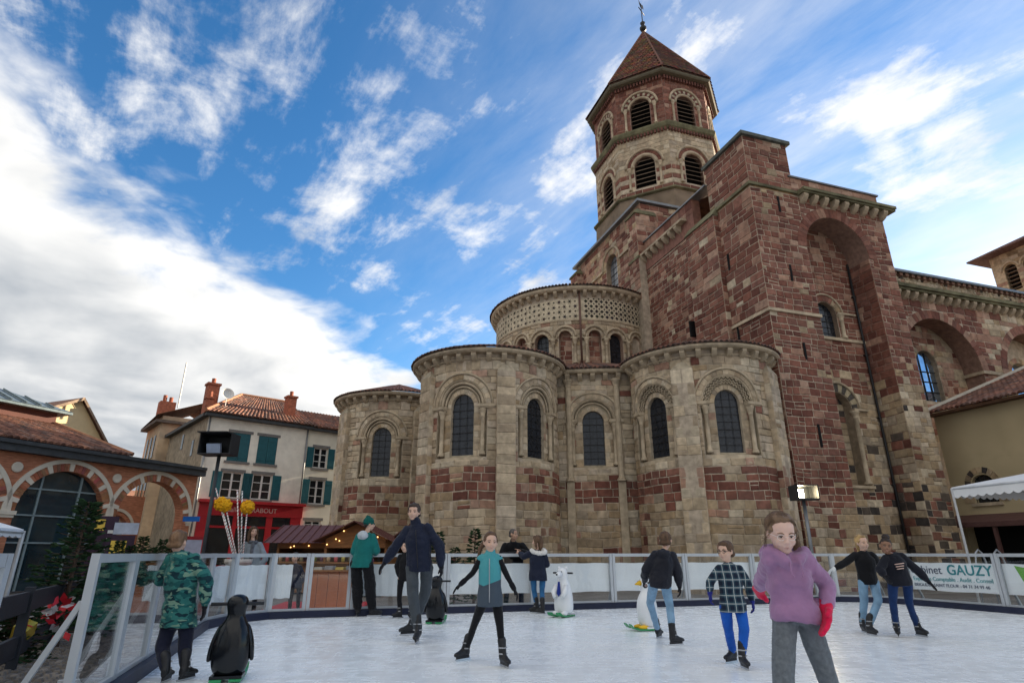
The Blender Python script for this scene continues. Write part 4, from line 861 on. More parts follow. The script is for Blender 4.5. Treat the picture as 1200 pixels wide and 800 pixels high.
    rf = MB(); rf.add([(.22, -.35, 8.56), (8.2, -.35, 8.56), (8.2, 4, 10.4), (.22, 4, 10.4), (.22, 8, 8.5), (8.2, 8, 8.5)], [(0, 1, 2, 3), (3, 2, 5, 4), (0, 3, 4)], (.2, .1, .07)); rf = rf.build('roof', M_TILE, h2)
    tile_roof('roof_tiles', rf, (.22, -.37, 8.59), (8.2, -.37, 8.59), (8.2, 4, 10.43), (.22, 4, 10.43), .22, 5, 10)
    # older house further back along the lane
    q = HP + Vector((-9.0 * sin(HA), 9.0 * cos(HA), 0)); h3 = tag(empty('old_house', q, HA), 'tall old beige house with narrow windows and brick chimney behind the arcade', 'house'); wb = MB()
    wb.add([(-.6, 0, -.2), (-.6, 4.3, -.2), (-.6, 4.3, 9.6), (-.6, 0, 9.9), (5, 0, -.2), (5, 0, 9.9), (5, 4.3, 9.6), (5, 4.3, -.2)], [(3, 2, 1, 0), (0, 4, 5, 3), (2, 6, 7, 1)]); wb.build('wall', mk('old_render', (.47, .36, .25), rough=.9, var=.15, stain=.3), h3)
    for y in (.9, 2.0, 3.1):
        w = MB(); w.box(-.64, -.59, y, y + .45, 7.2, 8.7); w.build('window', M_PANE, h3)
        w = MB(); w.box(-.64, -.59, y, y + .45, 4.4, 5.6); w.build('window', M_PANE, h3)
    rf = MB(); rf.add([(-1.0, -.3, 9.9), (-1.0, 4.6, 9.6), (2, 4.6, 11.0), (2, -.3, 11.2), (5, -.3, 9.8), (5, 4.6, 9.6)], [(0, 1, 2, 3), (3, 2, 5, 4)], (.2, .11, .08)); rf.box(-1.0, 2, -.3, 4.6, 9.4, 9.58, (.1, .08, .07)); rf = rf.build('roof', M_TILE, h3)
    c = MB(); c.box(-.5, .5, 2.4, 3.2, 9.9, 11.4); c.tube([(-.2, 2.8, 11.4), (-.2, 2.8, 11.9)], .13, 8); c.tube([(.2, 2.8, 11.4), (.2, 2.8, 11.8)], .13, 8); c.build('chimney', MATS['chimney_brick'], rf)
    a = MB(); a.tube([(.6, 2.2, 11), (.6, 2.2, 14.4)], .05, 6); a.build('aerial', M_WHITEP, rf)
build_houses()

GA = atan2(7.8, 3.3); GP = Vector((-15.3, 29.2, 0))
def build_hall():
    h = tag(empty('market_hall', GP, GA), 'brick market hall with round pale-trimmed arches and low tiled roof', 'building')
    sf = Plane_((0, 0), (1, 0)); wb = MB(); r, sp = 1.6, 2.66; cs = [-2.04, -5.84, -9.64, -13.44, -17.24]; holes = [arch_loop(c, r, -.15, sp, 20) for c in cs]
    sheet(wb, sf, [(-26, -.16), (0, -.16), (0, 4.72), (-26, 4.72)], holes, 0, 1)
    for l in holes: reveal(wb, sf, l, 0, -.5)
    wb.add([(0, 0, -.16), (0, .5, -.16), (0, .5, 4.72), (0, 0, 4.72)], [(0, 1, 2, 3)]); bk = Off(sf, -.5); sheet(wb, bk, [(-26, -.16), (0, -.16), (0, 4.72), (-26, 4.72)], holes, 0, 1)
    wb.build('arcade_wall', M_BRICK, h); rng = R_(1)
    for i, c in enumerate(cs):
        if c < -12: continue
        n = 36; t = MB(); vs = []
        ring = [(r + .30, -.01), (r + .30, .05), (r + .46, .05), (r + .46, -.01)]
        for k in range(n + 1):
            a = pi * k / n; vs += [sf.P(c + rr * cos(a), sp + rr * sin(a), d) for rr, d in ring]
        t.add(vs, [(4 * k + j, 4 * k + 4 + j, 4 * k + 4 + (j + 1) % 4, 4 * k + (j + 1) % 4) for k in range(n) for j in range(4)]); t.build('arch_moulding', M_PALE, h)
        for k in range(7): a = pi * (k + .5 if True else k) / 7; t = MB(); arc_block(t, sf, c, sp, r + .004, r + .30, a - .05, a + .05, -.3, .045); t.build('keystone', M_PALE, h)
        n = 40
        for k in range(n):
            a = pi * (k + .5) / n
            if any(abs(a - pi * (j + .5) / 7) < .085 for j in range(7)): continue
            t = MB(); arc_block(t, sf, c, sp, r + .004, r + .30, pi * k / n, pi * (k + 1) / n, -.25, .02, tuple(x * rng.uniform(.7, 1.2) for x in (.34, .14, .085)), .012); t.build('arch_brick', M_STONE, h)
    for x in [c - 1.9 for c in cs[:3]] + [-.12]:
        t = MB(); w = .34 if x < -1 else .14; t.box(x - w, x + w, -.1, .5, 2.52, 2.66); t.box(x - w + .04, x + w - .04, -.06, .5, 2.42, 2.519); t.build('impost', M_PALE, h)
        for z in (.2, .95, 1.7): t = MB(); t.box(x - w + .03, x - w + .2, -.03, -.001, z, z + .3); t.build('quoin', M_PALE, h)
        if x < -1: t = MB(); t.lathe((0, 0, 0), [(.03, .0), (.19, .0), (.19, .05), (.15, .07), (.02, .06)], 20); m4 = Matrix.Translation((x, -.0, 4.2)) @ Matrix.Rotation(pi / 2, 4, 'X'); t.v = [tuple(m4 @ Vector(v)) for v in t.v]; t.build('medallion', M_PALE, h)
    gl = mk('hall_glass', (.012, .03, .04), rough=.04, var=.3, scale=1, bump=.02, bscale=2, spec=.8); fr = mk('steel_mullion', (.20, .26, .28), rough=.4, bump=0)
    for c in cs[1:4]:
        xs = [-r, -.78, .68, r]; zs = [-.1, 1.57, 2.55, 3.52, 4.3]
        for i in range(3):
            for j in range(4):
                poly = []; 
                for k in range(9): u = xs[i] + (xs[i + 1] - xs[i]) * k / 8; poly.append((u, min(zs[j + 1], sp + sqrt(max(0, r * r - u * u)))))
                if max(p[1] for p in poly) <= zs[j] + .02: continue
                pts = [(xs[i + 1], zs[j]), (xs[i], zs[j])] + [(u, max(z, zs[j])) for u, z in poly]
                g = MB(); g.add([sf.P(c + u, z, -.3) for u, z in pts], [tuple(range(len(pts)))[::-1]]); g.build('pane', gl, h)
        for x in xs[1:3]: g = MB(); g.box(c + x - .035, c + x + .035, .24, .3, -.1, sp + sqrt(r * r - x * x)); g.build('mullion', fr, h)
        for z in zs[1:4]: hh = r if z < sp else sqrt(r * r - (z - sp) ** 2); g = MB(); g.box(c - hh, c + hh, .235, .295, z - .03, z + .03); g.build('transom', fr, h)
    e = MB(); e.box(-26, .15, -.35, .55, 4.72, 4.98); e.box(-26, .1, -.45, .3, 4.98, 5.12); e.build('gutter', M_GUTTER, h)
    # hipped roof and lantern
    rf = MB(); x1 = -3.6; rf.add([(-26, -.2, 5.15), (x1, -.2, 5.15), (-5.2, 3, 6.45), (-26, 3, 6.45), (x1, 10, 5.15), (-5.2, 8, 6.45)], [(0, 1, 2, 3), (1, 4, 5, 2)], (.18, .09, .07)); rf = rf.build('roof', M_TILE, h)
    tile_roof('roof_tiles', rf, (-14, -.22, 5.18), (x1, -.22, 5.18), (-5.2, 3, 6.48), (-14, 3, 6.48), .23, 7, 8)
    rd = MB(); rd.tube([(x1, -.2, 5.25), (-5.2, 3, 6.55)], .1, 6); rd.build('hip_tiles', MATS['ridge_tile'], rf)
    w = MB(); w.box(-26, -5.2, 3.0, 8, 6.3, 7.15); w.build('lantern_wall', mk('lantern_paint', (.09, .03, .022), rough=.7), h)
    z = MB(); z.add([(-26, 2.6, 7.1), (-4.8, 2.6, 7.1), (-7.4, 5.5, 8.25), (-26, 5.5, 8.25), (-4.8, 8.4, 7.1)], [(0, 1, 2, 3), (1, 4, 2)]); z.box(-26, -4.8, 2.6, 8.4, 6.98, 7.08); z = z.build('lantern_roof', mk('zinc_roof', (.13, .17, .19), rough=.4, metal=.4, var=.2), h)
    s = MB()
    for k in range(20): x = -5.6 - .55 * k; f = min(1, (-5.0 - x) / 2.5) if x > -7.4 else 1; s.beam((x, 2.6, 7.15), (x, 2.6 + 2.9 * f, 7.15 + 1.15 * f), .05, .06)
    s.build('standing_seams', MATS['zinc_roof'], z)
    # what shows through the open arch: a second arcade and an old wall
    t = MB(); l2 = arch_loop(1.1, .85, -.15, 2.3, 16); s2 = Plane_((0, 7), (1, 0)); sheet(t, s2, [(-5, -.16), (2.6, -.16), (2.6, 4.2), (-5, 4.2)], [l2], 0, 1); reveal(t, s2, l2, 0, -.4); t.build('inner_arcade', M_BRICK, h)
    t = MB(); n = 20; vs = []
    for k in range(n + 1): a = pi * k / n; vs += [s2.P(1.1 + rr * cos(a), 2.3 + rr * sin(a), d) for rr, d in ((1.05, 0), (1.05, .05), (1.2, .05), (1.2, 0))]
    t.add(vs, [(4 * k + j, 4 * k + 4 + j, 4 * k + 4 + (j + 1) % 4, 4 * k + (j + 1) % 4) for k in range(n) for j in range(4)]); t.build('arch_moulding', M_PALE, h)
    o = tag(empty('old_house', GP + Vector((.39 * 0 - .92 * 15, .92 * 0 + .39 * 15, 0)), GA), 'old stone house with ivy-darkened wall seen through the open arch', 'house')
    b = MB(); b.box(0, 15, 0, 4, -.2, 4.6); b.box(6.6, 7.6, -.5, -.004, -.2, 4.5); b.build('wall', M_RUBBLE, o); b = MB(); b.add([(-.4, -.4, 4.6), (15.4, -.4, 4.6), (15.4, 2, 5.5), (-.4, 2, 5.5), (-.4, 4.4, 4.6), (15.4, 4.4, 4.6)], [(0, 1, 2, 3), (3, 2, 5, 4), (0, 3, 4)], (.24, .12, .08)); b.build('roof', M_TILE, o)
    for x in (3, 5.2, 8.6, 10.4):
        for z in (.8, 2.8): b = MB(); b.box(x, x + .8, -.02, .03, z, z + 1.3); b.build('window', M_PANE, o)
build_hall()
def build_gable_house():
    P = at(95, 468, 38); a = radians(-22); h = tag(empty('gabled_house', (P.x, P.y, 0), a), 'cream gabled house catching warm sun behind the hall roof', 'house'); z = P.z
    b = MB(); g = [(0, -3.2, -.2), (0, 3.6, -.2), (0, 3.6, z - 4.3), (0, .0, z), (0, -3.2, z - 1.8)]; m = [(-9, y, q) for _, y, q in g]; b.add(g + m, [(0, 1, 2, 3, 4), (9, 8, 7, 6, 5), (0, 4, 9, 5), (1, 6, 7, 2)]); b.build('wall', mk('sunny_render', (.66, .52, .30), rough=.9, var=.06), h)
    r = MB(); r.add([(.35, -3.5, z - 1.85), (.35, 0, z + .12), (.35, 3.9, z - 4.5), (-9.2, -3.5, z - 1.85), (-9.2, 0, z + .12), (-9.2, 3.9, z - 4.5)], [(0, 1, 4, 3), (1, 2, 5, 4)], (.26, .13, .08)); r.add([(.33, -3.5, z - 2.05), (.33, 0, z - .08), (.33, 3.9, z - 4.7), (.36, -3.5, z - 1.85), (.36, 0, z + .12), (.36, 3.9, z - 4.5)], [(0, 1, 4, 3), (1, 2, 5, 4)], (.3, .22, .16)); r.build('roof', M_TILE, h)
    c = MB(); c.tube([(2.5, -1.5, z - 5), (2.5, -1.5, z - 2.6)], .14, 8); c.build('flue', M_GUTTER, h)
build_gable_house()

def build_annex():
    h = tag(empty('annex', ws(10.2, 1.45, 0), AZ), 'ochre rendered annex with low tiled roof against the nave', 'building')
    sf = Plane_((0, 0), (0, -1)); wb = MB(); win = arch_loop(1.45, .5, 3.3, 4.05, 12, .9); door = [(.25, -.1), (5.2, -.1), (5.2, 2.35), (.25, 2.35)]
    sheet(wb, sf, [(0, -.2), (15, -.2), (15, 7.45), (0, 7.45)], [win, door], 0, 1); reveal(wb, sf, win, 0, -.25); reveal(wb, sf, door, 0, -.5); wb.add([(0, -15, -.2), (8, -15, -.2), (8, -15, 9.5), (0, -15, 7.45)], [(0, 1, 2, 3)]); wb.build('wall', M_OCHRE, h)
    g = MB(); sheet(g, Off(sf, -.2), win, [], 0, 1); g.build('window_glass', M_PANE, h)
    g = MB(); g.box(.45, .5, -5.3, -.15, -.1, 2.4); g.build('dark_doorway', M_VOID, h)
    for k in range(6): u = 1.0 + .18 * k; b = MB(); b.tube([sf.P(u, 3.3, -.05), sf.P(u, 4.4 if 0 < k < 5 else 4.1, -.05)], .015, 6); b.build('window_bar', M_IRON, h)
    rng = R_(4)
    for k in range(9): b = MB(); arc_block(b, sf, 1.45, 4.05, .52, .78, pi * k / 9, pi * (k + 1) / 9, -.1, .03, pick(rng, (1, TAN), (1, DARK)), .02); b.build('voussoir', M_STONE, h)
    for s in (-1, 1):
        for k in range(2): b = MB(); slab(b, sf, 1.45 + s * .52, 1.45 + s * (.8 if k else .95), 3.32 + .36 * k, 3.66 + .36 * k, -.1, .03, pick(rng, (1, TAN))); b.build('jamb_stone', M_STONE, h)
    b = MB(); slab(b, sf, .8, 2.1, 3.16, 3.29, -.1, .1); b.build('sill', M_TRIM, h)
    p = MB(); p.add([(.6, .1, 3.0), (-1.2, .1, 2.45), (-1.2, -6.2, 2.45), (.6, -6.2, 3.0), (.6, .1, 2.85), (-1.2, .1, 2.25), (-1.2, -6.2, 2.25), (.6, -6.2, 2.85)], [(0, 1, 2, 3), (7, 6, 5, 4), (1, 5, 6, 2), (0, 4, 5, 1)]); p.build('porch_roof', mk('porch_wood', (.10, .05, .045), rough=.7), h)
    for y in (-.0, -2.2, -4.4): p = MB(); p.box(-1.15, -1.02, y - .06, y + .06, -.15, 2.24); p.build('porch_post', MATS['porch_wood'], h)
    e = MB(); e.box(-.45, .0, -15.2, .02, 7.36, 7.46); e.build('eaves', mk('eave_wood', (.11, .06, .035), rough=.8), h)
    r = MB(); r.add([(-.5, .02, 7.47), (-.5, -15.3, 7.47), (8, -15.3, 10.6), (8, .02, 10.6)], [(3, 2, 1, 0)], (.18, .09, .07)); r = r.build('roof', M_TILE, h)
    tile_roof('roof_tiles', r, (-.52, .02, 7.5), (-.52, -8, 7.5), (8, -8, 10.63), (8, .02, 10.63), .24, 9, 22)
    f = MB(); f.beam((-.5, .0, 7.62), (8, .0, 10.75), .12, .2); f.build('flashing', M_PALE, r)
build_annex()

M_CANVAS = mk('white_canvas', (.72, .73, .74), rough=.7, var=.06, scale=2, bump=.2, bscale=4)
def build_canopy(A, B, depth, zt, label, pole_h, valance=.28):
    """shade canopy: scalloped front edge A->B, roof rising away"""
    root = tag(empty('canopy_tent', (A.x, A.y, GZ)), label, 'tent'); o = Vector((A.x, A.y, GZ)); t = (B - A); L = t.length; t.normalize(); n = Vector((t.y, -t.x, 0)) * -1
    if n.dot(Vector((1, .3, 0))) < 0 and A.x > 0: n = -n
    if A.x < 0 and n.dot(Vector((-1, 0, 0))) < 0: n = -n
    z0 = A.z; A2 = A + n * depth; B2 = B + n * depth; mid0 = A.lerp(A2, .5) + Vector((0, 0, zt)); mid1 = B.lerp(B2, .5) + Vector((0, 0, zt)); mid0 += t * .8; mid1 -= t * .8
    b = MB(); b.add([p - o for p in (A, B, B2, A2, mid0, mid1)], [(0, 1, 5, 4), (1, 2, 5), (2, 3, 4, 5), (3, 0, 4)]); rr = b.build('roof_sheet', M_CANVAS, root)
    b = MB(); N = 28
    for p, q in ((A, B), (B, B2), (A, A2)):
        vs = []
        for k in range(N * 2 + 1):
            c = p.lerp(q, k / (N * 2)); vs += [c - o, c - o - Vector((0, 0, valance * (.8 + .2 * abs(sin(pi * k / 4)))))]
        b.add(vs, [(2 * k, 2 * k + 2, 2 * k + 3, 2 * k + 1) for k in range(N * 2)])
    b.build('valance', M_CANVAS, root)
    for p in (A, B, B2, A2): b = MB(); b.tube([p - o - Vector((0, 0, .02)), Vector((p.x, p.y, GZ)) - o], .03, 8); b.build('pole', mk('white_metal', (.55, .56, .57), rough=.4, metal=.3) if 'white_metal' not in MATS else MATS['white_metal'], root)
    b = MB()
    for p, q in ((A, B), (B, B2), (A, A2), (A2, B2)): b.tube([p - o - Vector((0, 0, .04)), q - o - Vector((0, 0, .04))], .025, 6)
    b.build('top_frame', MATS['white_metal'], root)
build_canopy(Vector((11.5, 15.8, 2.82)), Vector((12.3, 12.9, 2.82)), 3.2, .32, 'white scalloped shade canopy on thin poles right of the rink', 2.8)
build_canopy(at(28, 620, 9.0), at(28, 620, 9.0) + Vector((.9, -2.7, 0)), 3, .5, 'white tent corner at the left edge behind the rink entrance', 2.4, .12)
# ------------------------------------------------------------------ rink, barrier, street furniture
def mat_ice():
    m = mk('ice', (.92, .96, .98), rough=.33, var=.025, scale=.9, bump=.25, bscale=2.2, spec=.5)
    nt = m.node_tree; N = nt.nodes.new; L = nt.links.new; b = nt.nodes['Principled BSDF']; tc = N('ShaderNodeTexCoord')
    hs = []
    for rot, sc in ((.9, (1.6, 4.5, 1)), (-.9, (1.4, 4, 1)), (1.7, (5, 2, 1))):      # skate scratches
        mp = N('ShaderNodeMapping'); L(tc.outputs['Object'], mp.inputs[0]); mp.inputs['Rotation'].default_value = (0, 0, rot); mp.inputs['Scale'].default_value = sc
        n = N('ShaderNodeTexNoise'); L(mp.outputs[0], n.inputs['Vector']); n.inputs['Scale'].default_value = 1.0; n.inputs['Detail'].default_value = 4; n.inputs['Distortion'].default_value = 1.6; hs.append(n.outputs['Fac'])
    a = N('ShaderNodeMath'); a.operation = 'ADD'; L(hs[0], a.inputs[0]); L(hs[1], a.inputs[1]); a2 = N('ShaderNodeMath'); a2.operation = 'ADD'; L(a.outputs[0], a2.inputs[0]); L(hs[2], a2.inputs[1])
    mr = N('ShaderNodeMapRange'); L(a2.outputs[0], mr.inputs[0]); mr.inputs[1].default_value = 1.2; mr.inputs[2].default_value = 1.85; mr.inputs[3].default_value = .985; mr.inputs[4].default_value = 1.015
    src = b.inputs['Base Color'].links[0].from_socket; s = N('ShaderNodeVectorMath'); s.operation = 'SCALE'; L(src, s.inputs[0]); L(mr.outputs[0], s.inputs['Scale']); L(s.outputs[0], b.inputs['Base Color'])
    bp = N('ShaderNodeBump'); bp.inputs['Strength'].default_value = .10; bp.inputs['Distance'].default_value = .004; L(a2.outputs[0], bp.inputs['Height']); L(bp.outputs[0], b.inputs['Normal'])
    m2 = N('ShaderNodeMapRange'); L(a2.outputs[0], m2.inputs[0]); m2.inputs[1].default_value = 1.2; m2.inputs[2].default_value = 1.8; m2.inputs[3].default_value = .17; m2.inputs[4].default_value = .34; L(m2.outputs[0], b.inputs['Roughness'])
    return m
M_ALU = mk('aluminium', (.46, .49, .52), rough=.38, metal=.35, var=.05, bump=.03, spec=.5)
M_KERB = mk('navy_kerb', (.012, .016, .04), rough=.5, var=.2, bump=.1)
M_POLY = mglass('clear_panel', (.98, .995, 1.0), .035, .01, .97)
M_BANNER = mk('white_banner', (.86, .87, .88), rough=.55, var=.05, scale=2, bump=.25, bscale=3)
WL, WR, SB, SF = -19.35, -3.55, -5.46, -32.0
def make_ice():
    pts = [(WL, SF), (WR, SF), (WR, SB - .9)] + [(WR - .9 + .9 * cos(a), SB - .9 + .9 * sin(a)) for a in (.4, .8, 1.2)] + [(WR - .9, SB), (WL + 1.2, SB)] + [(WL + 1.2 + 1.2 * cos(a), SB - 1.2 + 1.2 * sin(a)) for a in (1.97, 2.36, 2.75)] + [(WL, SB - 1.2)]
    b = MB(); n = len(pts); top = [tuple(ws(w, s, 0)) for w, s in pts]; bot = [tuple(ws(w, s, GZ + .004)) for w, s in pts]; b.add(top + bot, [tuple(range(n))] + [(i, n + i, n + (i + 1) % n, (i + 1) % n) for i in range(n)]); struct(b.build('ice', mat_ice()))
make_ice()

def panel(p, q, mode, label, grp='barrier panels round the rink', text=None, h=1.2):
    """one framed clear panel from p to q (w, s): frame, sheet, kerb, optional banner behind"""
    A = ws(*p, 0); B = ws(*q, 0); t = (B - A); L = t.length; t.normalize(); ang = atan2(t.y, t.x)
    r = tag(empty('barrier_panel', (A.x, A.y, 0), ang), label, 'barrier', grp)
    # local: x along, y>0 = left of travel = outside
    pw = .066
    for x in (pw / 2 + .006, L - pw / 2 - .006): b = MB(); b.box(x - pw / 2, x + pw / 2, -.03, .03, .12, h); b.build('post', M_ALU, r)
    b = MB(); b.box(pw + .01, L - pw - .01, -.028, .028, h - .07, h - .002); b.build('top_rail', M_ALU, r)
    b = MB(); b.box(pw + .01, L - pw - .01, -.028, .028, .13, .17); b.build('bottom_rail', M_ALU, r)
    b = MB(); b.box(pw + .008, L - pw - .008, -.006, .006, .17, h - .07); b.build('clear_sheet', M_POLY, r)
    b = MB(); b.box(.0, L, -.10, .05, .0, .128); b.build('kerb', M_KERB, r)
    b = MB(); b.box(.03, .07, .03, .42, .1, .14); b.beam((.05, .40, .05), (.05, .035, .85), .04, .04); b.build('brace', M_ALU, r)
    if mode:
        x0, x1 = (.06, L - .06) if mode == 'full' else ((L * .45, L - .05) if mode == 'right' else (.05, L * .55))
        bm = M_BANNER
        b = MB(); n = 10; vs = []
        for k in range(n + 1):
            x = x0 + (x1 - x0) * k / n; w = .006 * sin(k * 2.1) ; vs += [(x, .055 + w, .36 + .008 * sin(k)), (x, .055 - w, .985 + .006 * sin(k * 1.7))]
        b.add(vs, [(2 * k, 2 * k + 2, 2 * k + 3, 2 * k + 1) for k in range(n)]); ba = b.build('banner', bm, r)
    return r
def build_barrier():
    grp = 'clear framed barrier panels round the rink'
    X = [-16.95 + 2.0 * k for k in range(7)]
    names = ['behind the teenager in the green hoodie', 'with white banner behind the girl in the teal vest', 'with white banner where the bald man leans over', 'with white banner behind the white bear skating aid', 'with white banner behind the skater in pale jeans', 'with white banner behind the boy in the plaid shirt']
    for k in range(6):
        panel((X[k], SB + .08), (X[k + 1], SB + .08), 'full', 'clear framed rink barrier panel ' + ['with white banner ' if k == 0 else ''][0] + names[k], grp)
    panel((X[6], SB + .08), (WR - .85, SB + .03), None, 'short clear barrier panel at the back right bend, without banner', grp)
    panel((WR - .85, SB + .03), (WR - .1, SB - .45), None, 'angled clear barrier panel rounding the back right corner', grp)
    panel((WR - .1, SB - .45), (WR + .08, -6.8), None, 'clear barrier panel just left of the lettered banner', grp)
    g = panel((WR + .08, -6.8), (WR + .08, -9.05), 'full', 'clear barrier panel carrying the lettered white and teal banner', grp)
    ink = mk('banner_ink', (.06, .07, .12), rough=.6, bump=0); teal = mk('banner_teal', (.0, .22, .25), rough=.6, bump=0)
    def T(x, z): return Matrix.Translation((x, .046, z)) @ Matrix.Rotation(pi / 2, 4, 'X')
    text_mesh('lettering', 'Cabinet', .26, ink, g, T(.1, .74)); text_mesh('lettering', 'GAUZY', .31, teal, g, T(1.05, .73), bold=.003)
    text_mesh('lettering', 'Expertise Comptable . Audit . Conseil', .125, mk('banner_pale_teal', (.10, .36, .38), rough=.6, bump=0), g, T(.14, .58)); text_mesh('lettering', 'BRIOUDE - SAINT FLOUR - 04 71 74 99 46', .10, mk('banner_grey', (.16, .18, .24), rough=.6, bump=0), g, T(.14, .45))
    g2 = panel((WR + .08, -9.05), (WR + .08, -10.75), 'full', 'clear barrier panel with green-marked banner at the right edge', grp)
    b = MB(); b.add([(.32, .047, .95), (.85, .047, .85), (.85, .047, .45), (.5, .047, .45)], [(0, 1, 2, 3)]); b.build('banner_mark', mk('banner_green', (.16, .42, .05), rough=.6, bump=0), g2)
    panel((WR + .08, -10.75), (WR + .08, -12.75), 'full', 'plain barrier panel along the right side beyond the frame', grp)
    # left rounded corner and left side (travel towards the back, outside = left)
    C = [(WL - .08, -13.25), (WL - .08, -12.05), (WL - .08, -10.9), (WL - .08, -8.9), (WL - .08, -6.85)]
    nm = ['nearest clear barrier panel, its end post at the rink entrance', 'clear barrier panel reflecting beside the camouflage-jacket boy', 'clear barrier panel behind the camouflage-jacket boy', 'clear barrier panel on the left side before the bend']
    for i in range(4): panel(C[i], C[i + 1], None, nm[i], grp)
    D = [(WL - .08, -6.85), (WL + .2, -6.05), (WL + .85, SB + .0), (WL + 1.55, SB + .08), (X[0], SB + .08)]
    nm = ['banner-hung barrier panel at the start of the back left bend', 'banner-hung barrier panel in front of the woman in the grey coat', 'narrow barrier panel with half a banner before the market stalls', 'barrier panel without banner in front of the red carpet stall']
    for i in range(4): panel(D[i], D[i + 1], ['full', 'full', 'left', None][i], nm[i], grp)
    panel((WL - .08, -18.2), (WL - .08, -16.5), 'full', 'plain barrier panel on the near side beyond the frame', 'barrier panels beyond the frame at left'); panel((WL - .08, -16.5), (WL - .08, -14.75), 'full', 'barrier panel at the far left edge across the entrance gap', grp)
build_barrier()

# cobbles outside the entrance
def build_cobbles():
    rng = R_(6); b = MB()
    for i in range(-14, 60):
        for j in range(34):
            w = -19.7 - .115 * (j + .5) + rng.uniform(-.015, .015); s = -13.6 + .125 * i + (.06 if j % 2 else 0) + rng.uniform(-.015, .015); a, c = .047 + rng.uniform(-.006, .006), .052 + rng.uniform(-.006, .006); z = GZ + .03 + rng.uniform(-.01, .012)
            base = [ws(w - a, s - c, GZ), ws(w + a, s - c, GZ), ws(w + a, s + c, GZ), ws(w - a, s + c, GZ)]; top = [ws(w - a * .65, s - c * .65, z), ws(w + a * .65, s - c * .65, z), ws(w + a * .65, s + c * .65, z), ws(w - a * .65, s + c * .65, z)]; k = rng.uniform(.7, 1.3)
            b.add(base + top, [(4, 5, 6, 7), (0, 1, 5, 4), (1, 2, 6, 5), (2, 3, 7, 6), (3, 0, 4, 7)], (.20 * k, .17 * k, .14 * k))
    o = stuff(b.build('cobbles', M_STONE)); tag(o, 'worn brown-grey cobblestones outside the rink entrance', 'cobbles')
build_cobbles()

# fir trees
M_FIR = mk('fir_needles', tint=True, rough=.7, var=.3, scale=8, bump=0, spec=.2); M_BARK = mk('bark', (.09, .06, .045), rough=.95, var=.3, scale=12, bump=.5)
def fir(loc, h, rad, seed, label, grp=None, dens=1.0, zb=.12, root_name='fir_tree'):
    rng = R_(seed); r = tag(empty(root_name, loc), label, 'tree', grp); t = MB(); t.tube([(0, 0, 0), (0, 0, h * .5), (.01, 0, h)], [h * .022, h * .014, .006], 7); b = MB(); n = int(90 * dens)
    for i in range(n):
        f = (i / n) ** .85; z = h * (zb + (1 - zb) * f); L = rad * (1 - f) ** .8 * rng.uniform(.75, 1.15) + .05; a = i * 2.4 + rng.uniform(-.3, .3); d = Vector((cos(a), sin(a), 0)); droop = -.12 + .35 * f; side = Vector((-sin(a), cos(a), 0))
        P = [Vector((0, 0, z)) + d * L * k / 4 + Vector((0, 0, L * (droop * k / 4 + .10 * (k / 4) ** 2 - .12 * (1 - f) * (k / 4)))) for k in range(5)]
        t.tube(P, [.012, .009, .007, .005, .003], 4, cap=False)
        for k in range(int(16 * max(.4, L / rad) * dens) + 5):
            u = rng.uniform(.12, 1.0); q = P[0].lerp(P[4], u); q = P[min(3, int(u * 4))].lerp(P[min(4, int(u * 4) + 1)], u * 4 % 1); sg = rng.choice((-1, 1)); tw = (d * rng.uniform(.3, .9) + side * sg * rng.uniform(.3, 1) + Vector((0, 0, rng.uniform(-.15, .35)))).normalized(); l = rng.uniform(.08, .17) * (h / 2) ** .3 * (1.2 - .4 * u); w = tw.cross(Vector((rng.uniform(-.4, .4), rng.uniform(-.4, .4), 1))).normalized() * l * .16; c = rng.uniform(.6, 1.5); col = (.022 * c, .052 * c, .020 * c)
            m = q + tw * l * .5; b.add([q, m + w, q + tw * l, m - w], [(0, 1, 2, 3)], col); w2 = tw.cross(w).normalized() * l * .16; b.add([q, m + w2, q + tw * l, m - w2], [(0, 1, 2, 3)], col)
    t.build('trunk', M_BARK, r); stuff(b.build('crown', M_FIR, r)); return r
